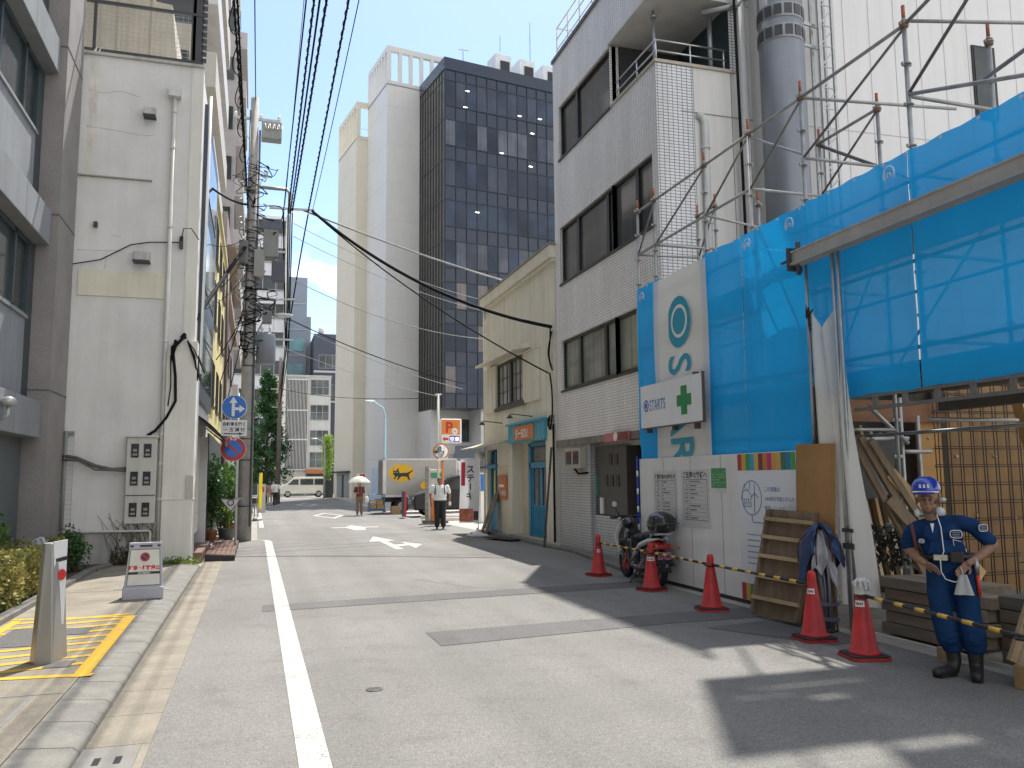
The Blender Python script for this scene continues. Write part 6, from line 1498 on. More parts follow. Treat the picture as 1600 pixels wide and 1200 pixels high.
b.box(7.5, 7.62, 1.5, 7.7, 2.42, 2.56); b.tube([(6.9, 7.6, 2.6), (6.9, 1.5, 2.6)], .024, 8); b.build('soffit_board', mat('soffit_dark', (.13, .11, .09), .8, var=.25), t)

# white curtain gathered at the gate post
t = thing('dust_curtain', 'white dust curtain gathered and hanging beside the entrance', 'curtain', (6.25, 8.0, .4))
def cur(u, v):
    # u across folds, v from top to bottom
    top = (8.27-.5*u); zt = 3.66-.0*u - (.3*math.exp(-((u-.5)/.2)**2))
    bot = 8.2-.80*u; z = zt+(.30-zt)*v; y = top*(1-v)**1.0+bot*v + (0 if v > .02 else 0)
    x = 6.245+.035*math.sin(u*19+v*2.5)+.03*math.sin(u*9+1+v*5)*(.4+v)-.02*math.sin(v*6+u*5)
    return V((x, y, z))
b = MB(); b.grid(cur, 34, 44); b.build('curtain_cloth', cloth_mat('curtain_white', (.80, .79, .75), .3, 0, .04), t)
b = MB()
for k in range(5): b.tube([(6.2, 8.26-.03*k, 3.55+.02*k), (6.24, 8.3, 3.75-.05*k), (6.22, 8.22, 3.6-.05*k)], .012, 5)
b.tube([(6.26, 8.29, 3.5), (6.25, 8.28, 2.9)], .018, 6); b.build('tie_rope', BLACK, t)
# ---------------------------------------------------------------- boards leaning on the hoarding and curtain
PLY = wood_mat('brown_plywood', (.36, .19, .07), .55, .08); PLYD = wood_mat('old_plywood', (.20, .145, .095), .75, .22); PINE = wood_mat('pine_batten', (.42, .31, .18), .7, .15, 'y')
b = MB(); b.prism([(6.08, 8.54, .0), (6.08, 7.88, .0), (6.17, 7.84, 2.05), (6.17, 8.54, 2.07)], (.014, 0, 0)); tag(b.build('plywood_sheet', PLY), 'plain orange brown plywood sheet leaning behind the battened form panel', 'plywood')
b = MB(); b.prism([(6.27, 8.32, 1.9), (6.27, 8.1, 1.9), (6.27, 8.1, 2.74), (6.27, 8.32, 2.74)], (.02, 0, 0)); o = tag(b.build('slate_panel', mat('slate_panel', (.09, .085, .085), .6, var=.12)), 'dark narrow panel with brown top edge standing above the plywood sheet', 'panel')
b = MB(); b.prism([(5.82, 9.06, .03), (5.9, 8.25, .03), (6.13, 8.13, 1.27), (6.09, 9.02, 1.29)], (.012, 0, 0)); fp = tag(b.build('battened_formwork', PLYD), 'old plywood form panel with six horizontal battens leaning at the hoarding', 'formwork panel')
def fpp(u, v, o=0):
    a = V((5.82, 9.06, .03)).lerp(V((5.9, 8.25, .03)), u); c = V((6.09, 9.02, 1.29)).lerp(V((6.13, 8.13, 1.27)), u); return a.lerp(c, v)-V((o, 0, -o*.2))
for v in (.16, .36, .55, .73, .9):
    b = MB(); b.bar(fpp(.0, v, .03), fpp(1, v, .03), .06, .045, (.3, 0, 1)); b.build('batten', PINE, fp)
for u in (.02, .97):
    b = MB(); b.bar(fpp(u, .02, .02), fpp(u, .99, .02), .04, .05, (0, 1, 0)); b.build('edge_batten', PLYD, fp)
# folded sun tent: blue canopy bunched over silver lined legs
t = thing('folded_tent', 'folded pop up tent with bunched blue canopy and grey legs', 'tent', (6.1, 8.0, 0))
b = MB(); rt = random.Random(9)
for k in range(11):
    x, y = 6.05+rt.uniform(-.06, .06), 7.93+rt.uniform(-.09, .09); b.tube([(x, y, .0), (x+rt.uniform(-.03, .03), y+.04+(y-7.93)*.6, .45), (x+rt.uniform(-.03, .06), y+.16+(y-7.93)*1.2, .98)], .013, 6)
for z in (.12, .28): b.box(5.98, 6.12, 7.83, 8.03, z, z+.035)
b.build('leg', mat('tent_leg', (.20, .21, .26), .4, metal=.5), t)
b = MB()
for k in range(10): b.tube([(6.05+rt.uniform(-.07, .07), 7.93+rt.uniform(-.1, .1), 0), (6.05, 7.93, .06)], [.025, .018], 6)
b.build('foot', BLACK, t)
def drape(a0, a1, r0, r1, z0, z1, ph, n=60, m=26):
    b = MB()
    def f(u, v):
        a = a0+(a1-a0)*u; fold = .5+.5*math.sin(a*7+ph+1.5*math.sin(a*3)+v*1.5)+.12*math.sin(a*19+v*11)+.1*math.sin(a*5-v*17); hem = .14*math.sin(a*2.3+ph)+.10*math.sin(a*5.1+1)
        q = math.sin(min(1, v*1.15)*1.45)**.8; r = r0+(r1-r0)*q*(.62+.5*fold)
        z = z0-(z0-z1+hem)*v**1.25+.03*math.sin(a*9+v*7)
        return V((6.06+r*.62*math.cos(a), 8.03+r*math.sin(a), z))
    b.grid(f, n, m); return b
TN = mat('tent_navy', (.03, .075, .19), .6, var=.3, scale=5, bump=.3, bscale=16)
cp = drape(4.45, 9.7, .03, .29, 1.14, .74, .4).build('canopy', TN, t, normals=False)
drape(2.9, 5.2, .02, .21, 1.06, .58, 2.0, 36, 20).build('silver_lining', mat('tent_silver', (.42, .42, .45), .45, var=.2, scale=9, bump=.25, bscale=14), t, normals=False)
b = MB()
for k in range(5): a = 2.3+k*.7; b.tube(smooth([(6.06+.05*math.cos(a), 8.03+.08*math.sin(a), 1.1), (6.06+.19*math.cos(a), 8.03+.27*math.sin(a), .95), (6.05+.2*math.cos(a), 8.02+.29*math.sin(a), .72+.05*(k % 2))]), .008, 5)
b.build('trim_tape', mat('tape_maroon', (.09, .03, .04), .7), t)
# ---------------------------------------------------------------- traffic cones and striped bars
CR = mat('cone_red', (.50, .025, .025), .5, var=.2, scale=7, streak=.3, speck=.15)
def make_cone(loc, label, sticker=0, g='red cones along the site edge'):
    t = thing('traffic_cone', label, 'traffic cone', loc, random.uniform(-.25, .25), g)
    b = MB(); b.lathe([(.145, .035), (.15, .05), (.135, .07), (.125, .075), (.052, .56), (.045, .60), (.046, .64), (.04, .68), (.028, .70)], (0, 0, 0), 28); b.build('cone', CR, t, local=True)
    b = MB(); b.prism([(-.19, -.15, .0), (-.15, -.19, .0), (.15, -.19, .0), (.19, -.15, .0), (.19, .15, .0), (.15, .19, .0), (-.15, .19, .0), (-.19, .15, .0)], (0, 0, .022)); b.build('base_rim', CR, t, local=True)
    b = MB(); b.prism([(-.18, -.14, .022), (-.14, -.18, .022), (.14, -.18, .022), (.18, -.14, .022), (.18, .14, .022), (.14, .18, .022), (-.14, .18, .022), (-.18, .14, .022)], (0, 0, .016)); b.build('base', RUBBER, t, local=True)
    return t
cs = [((5.75, 13.67, 0), 'farthest red traffic cone, standing left of the scooter'), ((5.75, 11.63, 0), 'red traffic cone in front of the rear wheel of the scooter'), ((5.62, 9.67, 0), 'plain red traffic cone before the coloured stripe poster'), ((5.61, 7.6, 0), 'red traffic cone before the folded tent'), ((5.5, 6.72, 0), 'red traffic cone wearing a white work glove')]
cones = [make_cone(*c) for c in cs]
def sticker(t, ang, z, wtext=None, w=.9):
    c = V(t.location); b = MB(); r = lambda z: .125-(z-.075)*(.073/.485)+.0015
    b.grid(lambda u, v: c+V((r(z+.055*v)*math.cos(ang+w*(u-.5)), r(z+.055*v)*math.sin(ang+w*(u-.5)), z+.055*v)), 8, 1); o = b.build('sticker', WHITE_P, t)
    b = MB()
    for k in range(5): b.grid(lambda u, v: c+V(((r(z+.015+.022*v)+.001)*math.cos(ang+w*(.14+.15*k+.1*u-.5)), (r(z+.015+.022*v)+.001)*math.sin(ang+w*(.14+.15*k+.1*u-.5)), z+.015+.022*v)), 2, 1)
    b.build('sticker_print', INK, o)
sticker(cones[0], math.radians(-120+15), .40, w=.8); sticker(cones[1], math.radians(-125), .44, w=2.2); sticker(cones[3], math.radians(-140), .47, w=1.2); sticker(cones[4], math.radians(-150), .47, w=1.5)
# glove over the top of the last cone
gc = V((5.5, 6.72, .70)); b = MB(); b.ell(gc+V((0, 0, -.02)), (.06, .06, .05), None, 12, 8); b.tube([gc+V((0, 0, -.12)), gc+V((0, 0, -.02))], [.066, .06], 12)
for k, a in enumerate((-2.9, -2.3, -1.7, -1.1)): 
    d = V((math.cos(a), math.sin(a), 0)); chain(b, [(gc+d*.035+V((0, 0, .02)), .017), (gc+d*.075, .016), (gc+d*.085+V((0, 0, -.04-.012*k)), .014)], 8)
d = V((math.cos(1.9), math.sin(1.9), 0)); chain(b, [(gc+d*.04, .018), (gc+d*.08+V((0, 0, -.03)), .016)], 8)
o = remeshed(b, 'work_glove', mat('glove_cotton', (.60, .59, .56), .9, bump=.2, bscale=90), None, .006, 1); tag(o, 'white cotton work glove pulled over the nearest cone', 'glove')
YB = mat('bar_yellow', (.72, .43, .06), .45, var=.05)
def cbar(a, c, label):
    a, c = V(a), V(c); b = MB(); b.tube([a, c], .017, 10); o = tag(b.build('cone_bar', mat('bar_black', (.02, .02, .022), .4)), label, 'cone bar', 'striped bars between the cones')
    d = (c-a).normalized(); L = (c-a).length; b = MB(); n = int(L/.29); off = (L-n*.29)/2+.08
    for k in range(n): b.tube([a+d*(off+k*.29), a+d*(off+k*.29+.12)], .0185, 10, )
    b.build('yellow_band', YB, o)
    b = MB()
    for p in (a, c): b.tube([p+V((.055*math.cos(k*.7854), .055*math.sin(k*.7854), -.01)) for k in range(8)], .012, 6, closed=True)
    b.build('ring', BLACK, o)
cbar((5.75, 13.6, .56), (5.75, 11.66, .56), 'striped bar between the farthest cone and the scooter cone')
cbar((5.75, 11.6, .56), (5.62, 9.7, .57), 'striped bar between the scooter cone and the plain cone')
cbar((5.62, 9.64, .57), (5.61, 7.63, .56), 'striped bar between the plain cone and the tent cone')
cbar((5.5, 6.69, .57), (5.22, 4.72, .55), 'striped bar running from the gloved cone in front of the guard')

# ---------------------------------------------------------------- inside the site: formwork, rebar, timber
FW = wood_mat('form_plywood', (.27, .155, .06), .7, .14); FWO = wood_mat('form_orange', (.45, .24, .075), .6, .1); DKW = wood_mat('dark_timber', (.06, .045, .03), .8)
t = thing('formwork_wall', 'brown plywood formwork wall with vertical seams behind the guard', 'formwork', (10.5, 9.8, 0))
for k in range(7):
    b = MB(); b.box(9.5+k*.6, 10.095+k*.6, 9.7, 9.72, 0, 3.0); b.build('form_board', FW, t)
b = MB(); b.box(8.86, 9.28, 9.5, 9.53, 0, 2.52); b.build('edge_board', FWO, t)
b = MB(); b.box(9.28, 9.5, 9.62, 9.66, 0, 3.0); b.box(8.86, 14, 9.74, 9.8, 0, 3.2); b.build('back_board', DKW, t)
b = MB(); b.box(7.4, 9.35, 9.42, 9.5, 2.42, 2.72); b.build('top_waler', wood_mat('waler_brown', (.19, .085, .035), .7, .15, 'x'), t)
b = MB()
for x, z in ((9.05, 2.2), (9.15, 1.6), (9.7, 1.95), (10.4, 1.95), (10.0, 1.1), (10.7, 1.05), (9.3, 2.45), (9.0, 2.55), (8.2, 2.6), (11, 2.0), (9.35, 1.9), (9.35, 1.5)): b.lathe([(.022, 0), (.012, .03)], (x, 9.5 if x < 9.3 else 9.68, z), 8, (0, -1, 0))
b.build('form_tie', mat('tie_white', (.6, .58, .54), .5), t)
rb = thing('rebar_mesh', 'dark reinforcing bar grid standing before the formwork wall', 'rebar', (10.4, 9.3, 0)); RB = mat('rebar_rust', (.055, .04, .032), .75, var=.3, scale=12); rr_ = random.Random(8)
b = MB(); x = 9.0
while x < 12.6:
    for dx in (0, .05): b.tube([(x+dx, 9.33, .0), (x+dx+rr_.gauss(0, .008), 9.33, 3.05)], .008, 5)
    x += .21
b.build('vertical_bar', RB, rb)
b = MB()
for k in range(12):
    z = .3+k*.25; b.tube([(8.95, 9.31, z), (12.6, 9.31, z+rr_.gauss(0, .01))], .008, 5); b.tube([(9.0, 9.35, z+.03), (12.6, 9.35, z+.03)], .006, 5)
b.build('horizontal_bar', RB, rb)
b = MB(); b.bar((9.75, 8.7, 2.9), (10.15, 8.6, .8), .02, .17, (0, 1, 0)); tag(b.build('leaning_board', FWO), 'bright orange board leaning at the right edge of the site', 'board')
# background of the left half: grey sheet, pipe frame, bundles of timber
b = MB(); b.grid(lambda u, v: V((7.55+.62*u, 9.2+.05*math.sin(u*8+v*3), 1.35+.8*v+.1*u*(1-v))), 8, 8); tag(b.build('grey_sheet', cloth_mat('dust_sheet_grey', (.13, .135, .13), .2, 0, .2)), 'grey sheet hung on the pipe frame inside the site', 'sheet')
t = thing('pipe_frame', 'steel pipe frame standing inside the site entrance', 'pipe frame', (7.9, 9, 0)); b = MB()
for p, q in (((8.05, 8.9, 0), (8.05, 8.9, 2.7)), ((7.3, 8.95, 2.15), (8.2, 8.95, 2.17)), ((7.4, 8.7, 2.55), (8.1, 8.85, 2.1)), ((7.9, 9.1, 1.05), (8.75, 9.1, 1.05)), ((8.2, 9.1, 2.0), (8.7, 9.1, 2.0)), ((8.7, 9.3, 0), (8.7, 9.3, 2.5))): b.tube([p, q], .027, 8)
b.build('pipe', SC, t)
TIMB = wood_mat('weathered_timber', (.21, .15, .09), .8, .25); TIMB2 = wood_mat('fresh_timber', (.42, .27, .12), .7, .15)
for k, (m, x0, z0, x1, z1, w, lb) in enumerate(((TIMB, 6.66, 2.12, 7.42, .55, .085, 'lowest of the long planks leaning in the entrance'), (TIMB, 6.77, 2.14, 7.60, .55, .09, 'second of the long weathered planks leaning in the entrance'), (TIMB, 6.88, 2.1, 7.80, .55, .09, 'third weathered plank of the bundle leaning in the entrance'), (TIMB2, 7.10, 1.72, 8.15, .5, .17, 'broad orange plank on top of the leaning bundle'), (TIMB, 7.05, 1.42, 7.5, .8, .16, 'short dark plank lying across the leaning bundle'))):
    b = MB(); y = 8.05-.03*k; b.bar((x0, y+.12, z0), (x1, y-.08, z1), w, .045, (.15, -.98, 0)); tag(b.build('leaning_plank', m), lb, 'plank', 'planks leaning inside the entrance')
for k in range(7):
    b = MB(); x = 7.7+k*.17; b.bar((x, 9.9, 2.4-.05*(k % 3)), (x+.28, 9.75, .3), .05, .09, (0, 1, 0)); tag(b.build('form_batten', TIMB2 if k % 2 else wood_mat('pale_timber', (.5, .4, .28), .7, .15)), 'pale batten leaning upright at the back of the entrance', 'batten', 'pale battens at the back of the entrance')
b = MB(); b.box(7.2, 9.4, 10.2, 10.3, 0, 3.2); tag(b.build('partition', mat('dark_void_board', (.06, .055, .05), .9)), 'dark boarding closing the back of the site entrance', 'boarding')
b = MB(); leaves(b, [(7.0+rr_.random()*.9, 8.3+rr_.random()*.6, .55+rr_.random()*.5) for _ in range(260)], .06, 1, rr_); stuff(b.build('debris_net', mat('net_dark', (.03, .035, .03), .8), normals=False), 'dark heap of netting and scrap behind the leaning planks', 'scrap')
# timber stacks along the edge: every beam a thing
SLP = [wood_mat('sleeper_%d' % k, c, .85, .25, 'y') for k, c in enumerate(((.19, .16, .125), (.22, .175, .13), (.17, .155, .13), (.2, .14, .105)))]
def beam(x0, x1, y0, y1, z0, z1, m, lb, g): b = MB(); b.box(x0, x1, y0, y1, z0, z1); return tag(b.build('timber_beam', m, bevel=.006), lb, 'timber', g)
for k in range(5):
    beam(6.42+.012*(k % 2), 6.72, 6.42, 7.55-.06*(k % 2), .04+k*.118, .15+k*.118, SLP[k % 4], 'weathered beam in the outer column of the timber stack left of the guard', 'beams stacked left of the guard'); beam(6.74, 7.05, 6.45, 7.5, .04+k*.118, .152+k*.118, SLP[(k+1) % 4], 'weathered beam in the inner column of the timber stack left of the guard', 'inner beams stacked left of the guard')
for k in range(4): beam(6.22+.01*k, 6.5, 6.02-.05*(k % 2), 6.36, .14+k*.118, .248+k*.118, wood_mat('cut_end', (.26, .21, .155), .85, .25, 'x'), 'pale cut beam in the short pile behind the legs of the guard', 'short pale beams behind the guard')
for k in range(5): beam(6.35, 6.9, 4.4, 5.98, .04+k*.118, .15+k*.118, SLP[(k+2) % 4], 'dark beam of the timber stack right of the guard', 'beams stacked right of the guard')
b = MB(); b.box(6.0, 6.14, 6.22, 6.36, 0, .13); tag(b.build('wood_block', PINE), 'small square wood block on the ground left of the boots of the guard', 'block')
b = MB(); b.box(6.3, 6.36, 4.3, 7.6, 0, .035); tag(b.build('sill_rail', mat('sill_pale', (.5, .5, .47), .6)), 'pale aluminium sill strip under the timber stacks', 'rail')
CARD = mat('cardboard', (.36, .25, .14), .8, var=.08)
t = thing('cardboard_box', 'open cardboard box with white top flap on the dark timber stack', 'box', (6.75, 5.4, .63)); b = MB(); b.box(6.5, 7.05, 5.2, 5.75, .64, .9); b.build('body', mat('card_dark', (.12, .10, .075), .8, var=.3, scale=6), t); b = MB(); b.box(6.45, 7.1, 5.15, 5.8, .9, .915); b.build('lid', mat('card_pale', (.48, .42, .34), .8), t); b = MB(); b.bar((6.6, 5.7, .92), (6.75, 5.72, 1.12), .02, .5, (0, 1, 0)); b.build('flap', CARD, t)
b = MB(); b.box(6.35, 6.6, 4.95, 5.15, .64, .82); tag(b.build('cardboard_box', CARD), 'small closed brown carton right of the open box', 'box')
t = thing('step_form', 'pale wooden step shaped form at the right edge of the picture', 'formwork', (6.0, 5.2, 0)); b = MB(); b.prism([(5.88, 5.42, .18), (5.88, 4.6, .18), (6.2, 4.6, 1.0), (6.2, 5.34, 1.0)], (.03, 0, 0)); b.build('face_board', wood_mat('pale_timber', (.5, .4, .28)), t)
b = MB(); b.bar((5.85, 5.42, .2), (6.17, 5.34, 1.0), .05, .06); b.bar((5.97, 5.4, .47), (5.97, 4.6, .47), .06, .05); b.bar((6.08, 5.38, .75), (6.08, 4.6, .75), .06, .05); b.build('batten', PINE, t); b = MB(); b.box(5.84, 6.3, 4.6, 5.4, 0, .18); b.build('base_block', TIMB2, t)
# ---------------------------------------------------------------- scooter
st = thing('scooter', 'black white and red motor scooter with large top box parked by the hoarding', 'scooter', (6.10, 12.66, 0), R_(87))
SBL = mat('scooter_black', (.014, .015, .017), .25, var=.15, coat=.5); SWH = mat('scooter_white', (.60, .61, .62), .3, coat=.4); SRD = mat('scooter_red', (.42, .012, .02), .25, coat=.5); SGR = mat('scooter_grey', (.10, .10, .105), .5)
for x, nm in ((.67, 'front'), (-.67, 'rear')):
    b = MB(); b.tube([(x+.215*math.cos(k*math.pi/14), 0, .265+.215*math.sin(k*math.pi/14)) for k in range(28)], .052, 10, closed=True); w = b.build('wheel', RUBBER, st, local=True)
    b = MB(); b.lathe([(.16, -.03), (.165, -.02), (.165, .02), (.16, .03)], (x, 0, .265), 22, (0, 1, 0), cap=False)
    for k in range(5): a = k*1.2566; b.bar((x, 0, .265), (x+.16*math.cos(a), 0, .265+.16*math.sin(a)), .03, .03, (0, 1, 0))
    b.lathe([(.04, -.05), (.04, .05)], (x, 0, .265), 12, (0, 1, 0)); b.build('rim', SRD if nm == 'front' else SGR, w, local=True)
b = MB()
chain(b, [((.58, 0, .98), .05), ((.53, 0, .80), .1), ((.46, 0, .5), .11), ((.36, 0, .27), .09), ((0, 0, .22), .1), ((-.25, 0, .3), .13), ((-.5, 0, .5), .13), ((-.75, 0, .62), .085)], 12)
b.ell((.5, 0, .66), (.1, .22, .27)); b.ell((-.45, 0, .52), (.36, .16, .17)); b.ell((-.1, 0, .24), (.42, .17, .08)); b.ell((-.42, 0, .34), (.26, .12, .12)); b.ell((.48, .0, .93), (.12, .16, .1))
remeshed(b, 'body', SBL, st, .018, 4)
b = MB(); b.ell((.62, 0, .56), (.2, .075, .08)); b.ell((.74, 0, .46), (.17, .07, .055)); b.ell((.52, 0, .5), (.12, .07, .1)); remeshed(b, 'front_fender', SWH, st, .014, 3)
b = MB()
for s in (-1, 1):
    b.tube([(.60, s*.06, 1.0), (.63, s*.15, .88), (.60, s*.235, .72), (.52, s*.22, .5), (.48, s*.14, .36)], [.008, .013, .013, .012, .008], 8)
    b.tube([(.12, s*.13, .35), (-.1, s*.165, .47), (-.38, s*.18, .62), (-.62, s*.15, .70), (-.82, s*.07, .74)], [.015, .035, .04, .035, .015], 8)
b.build('white_trim', SWH, st, local=True)
b = MB(); b.ell((-.62, 0, .64), (.22, .155, .07)); remeshed(b, 'tail_panel', SRD, st, .016, 2)
b = MB(); b.box(-.88, -.82, -.12, .12, .58, .66); b.build('tail_light', mat('lens_red', (.4, .01, .012), .15, coat=1.), st, local=True, bevel=.015)
b = MB(); b.ell((-.08, 0, .72), (.3, .14, .06)); b.ell((-.42, 0, .77), (.26, .155, .06)); remeshed(b, 'seat', mat('seat_vinyl', (.02, .02, .021), .6), st, .016, 3)
b = MB(); b.tube([(.44, -.36, 1.02), (.48, -.16, 1.04), (.5, 0, 1.03), (.48, .16, 1.04), (.44, .36, 1.02)], .018, 8); b.tube([(.44, .25, 1.02), (.43, .37, 1.02)], .024, 8); b.tube([(.44, -.25, 1.02), (.43, -.37, 1.02)], .024, 8); b.tube([(.48, .18, 1.03), (.52, .33, 1.0)], .008, 6); b.tube([(.48, -.18, 1.03), (.52, -.33, 1.0)], .008, 6)
hb = b.build('handlebar', BLACK, st, local=True)
b = MB()
for s in (-1, 1): b.tube([(.47, s*.2, 1.05), (.47, s*.27, 1.2)], .008, 6); b.lathe([(.055, 0), (.062, .01), (.05, .025)], (.46, s*.29, 1.24), 18, (1, 0, .1))
mi = b.build('mirror', BLACK, hb, local=True)
b = MB()
for s in (-1, 1): b.lathe([(.05, 0), (.05, .003)], (.457, s*.29, 1.24), 18, (-1, 0, 0))
b.build('mirror_glass', mat('mirror_glass', (.7, .72, .74), .05, metal=1.), mi, local=True)
b = MB(); b.prism([(.58, -.11, 1.02), (.66, -.12, .9), (.66, .12, .9), (.58, .11, 1.02)], (.012, 0, .008)); b.build('windscreen', mat('screen_smoke', (.06, .075, .09), .08, coat=1.), st, local=True)
b = MB(); b.ell((.66, 0, .86), (.05, .13, .07)); b.build('headlight', mat('headlight_glass', (.5, .52, .54), .08, coat=1.), st, local=True)
tbm = MB(); tbm.ell((-.8, 0, .97), (.25, .23, .16)); tbm.ell((-.8, 0, 1.04), (.22, .21, .12)); tbm.ell((-.8, 0, .9), (.22, .19, .1)); tbm.box(-.96, -.64, -.16, .16, .86, 1.06); tb_ = remeshed(tbm, 'top_box', mat('topbox_black', (.016, .018, .022), .22, coat=.4), st, .016, 5)
b = MB(); b.tube([(-1.035, -.2, .98), (-1.05, 0, .98), (-1.035, .2, .98)], .008, 6); b.lathe([(.02, 0), (.02, .006)], (-1.045, 0, .93), 10, (-1, 0, 0)); b.build('box_trim', SGR, tb_, local=True)
b = MB(); b.bar((-.55, 0, .78), (-.95, 0, .82), .2, .03); b.tube([(-.55, .1, .72), (-.72, .12, .8)], .014, 6); b.tube([(-.55, -.1, .72), (-.72, -.12, .8)], .014, 6); b.build('rack', GALV, st, local=True)
b = MB(); b.prism([(-.86, -.1, .42), (-.86, .1, .42), (-.9, .1, .54), (-.9, -.1, .54)], (-.006, 0, 0)); np_ = b.build('number_plate', mat('plate_pink', (.58, .25, .34), .4), st, local=True)
b = MB()
for k in range(4): b.prism([(-.872, -.075+k*.042, .445), (-.872, -.05+k*.042, .445), (-.891, -.05+k*.042, .5), (-.891, -.075+k*.042, .5)], (-.008, 0, 0))
b.build('plate_mark', mat('plate_ink', (.25, .06, .12), .5), np_, local=True)
b = MB(); b.prism([(-.72, -.09, .5), (-.72, .09, .5), (-.98, .08, .28), (-.96, -.08, .25)], (0, 0, -.02)); rf_ = b.build('rear_fender', BLACK, st, local=True)
b = MB(); b.tube([(-.982+.0, .03*math.cos(k*2.094+1.57), .33+.03*math.sin(k*2.094+1.57)) for k in range(3)], .007, 5, closed=True); b.build('fender_mark', WHITE, rf_, local=True)
b = MB(); b.tube([(-.1, -.13, .2), (-.4, -.16, .25), (-.55, -.17, .32), (-.95, -.17, .4)], [.025, .03, .055, .05], 10); b.build('exhaust', mat('exhaust_steel', (.12, .12, .12), .4, metal=.6), st, local=True)
b = MB(); b.tube([(-.05, .1, .2), (-.15, .28, .01)], .012, 6); b.build('side_stand', DKMET, st, local=True)
b = MB()
for s in (-1, 1): b.tube([(-.86, s*.1, .6), (-.9, s*.24, .6)], .012, 6); b.ell((-.9, s*.26, .6), (.03, .035, .025))
b.build('indicator', mat('lens_amber', (.5, .2, .03), .2), st, local=True)
b = MB()
for s in (-1, 1): b.tube([(.56, s*.075, .75), (.67, s*.075, .265)], .02, 8)
b.build('fork', GALV, st, local=True)

# ---------------------------------------------------------------- parking: cargo truck, dark car, signs
ALU = mat('truck_aluminium', (.36, .355, .35), .28, metal=.55, var=.06, scale=1.2)
tk = thing('cargo_truck', 'silver box delivery truck with yellow oval and black cat emblem', 'truck', (8, 42.2, 0), R_(-2))
b = MB(); b.box(-1.95, 1.75, -.95, .95, .82, 2.68); bx_ = b.build('cargo_box', ALU, tk, local=True, bevel=.03)
b = MB(); b.box(-1.97, -1.8, -.97, .97, .8, 2.7); b.box(-1.97, 1.77, -.97, -.94, 2.62, 2.7); b.box(-1.97, 1.77, -.97, -.94, .8, .9); b.box(1.7, 1.78, -.97, .97, .8, 2.7); b.build('box_edge', mat('truck_edge', (.58, .58, .58), .3, metal=.5), bx_, local=True)
b = MB()
for k in range(12): b.box(-2.0, -1.975, -.9+k*.155, -.8+k*.155, .9, 2.6)
b.build('rear_gate', mat('gate_grey', (.25, .25, .24), .5, metal=.3, var=.3, scale=4), bx_, local=True)
YO = mat('emblem_yellow', (.72, .42, .01), .4)
def oval(cx, cz, rx, rz, rot=0):
    b = MB(); P = []
    for k in range(40): a = k*math.pi/20; x, z = rx*math.cos(a), rz*math.sin(a); P.append((cx+x*math.cos(rot)-z*math.sin(rot), -.953, cz+x*math.sin(rot)+z*math.cos(rot)))
    b.prism(P, (0, -.003, 0)); return b.build('emblem_oval', YO, bx_, local=True)
ov = oval(-1.05, 1.98, .63, .44)
cat = [(-1.45, 2.2), (-1.41, 2.08), (-1.30, 2.10), (-1.22, 2.24), (-1.17, 2.06), (-1.14, 1.98), (-.95, 1.99), (-.75, 2.0), (-.62, 2.06), (-.5, 2.13), (-.46, 2.11), (-.58, 2.0), (-.68, 1.92), (-.66, 1.78), (-.6, 1.64), (-.68, 1.64), (-.78, 1.8), (-1.05, 1.82), (-1.2, 1.66), (-1.28, 1.63), (-1.2, 1.8), (-1.28, 1.82), (-1.38, 1.68), (-1.45, 1.67), (-1.36, 1.83), (-1.46, 1.93)]
b = MB(); b.prism([(x, -.958, z) for x, z in cat], (0, -.003, 0)); ct = b.build('cat_emblem', INK, ov, local=True)
b = MB(); b.ell((-1.38, -.962, 2.02), (.025, .002, .014)); b.ell((-1.25, -.962, 2.02), (.025, .002, .014)); b.build('cat_eye', WHITE, ov, local=True)
oval(.25, 1.42, .36, .22, .35)
b = MB(); b.prism([(1.85, -.85, .5), (3.25, -.85, .5), (3.3, -.85, 1.35), (3.0, -.85, 2.0), (1.85, -.85, 2.05)], (0, 1.7, 0)); cb2 = b.build('cab', WHITE, tk, local=True, bevel=.06)
b = MB(); b.prism([(1.85, -.8, 2.06), (2.6, -.8, 2.06), (1.85, -.8, 2.6)], (0, 1.6, 0)); b.build('wind_deflector', WHITE, tk, local=True, bevel=.04)
b = MB(); b.box(2.05, 2.85, -.862, -.852, 1.35, 1.9); b.build('cab_window', glass_mat('vehicle_glass', (.03, .035, .035), .03, .4, 2), cb2, local=True)
b = MB(); b.box(-1.9, 3.0, -.4, .4, .55, .82); b.box(-2.05, -1.9, -.9, .9, .42, .62); b.build('chassis', BLACK, tk, local=True)
for x in (-1.0, 2.45):
    for s in (-1, 1):
        b = MB(); b.lathe([(.3, -.1), (.36, -.08), (.36, .08), (.3, .1)], (x, s*.75, .36), 24, (0, 1, 0)); w = b.build('wheel', RUBBER, tk, local=True); b = MB(); b.lathe([(.2, -.11), (.2, .11)], (x, s*.75, .36), 18, (0, 1, 0)); b.build('rim', GALV, w, local=True)
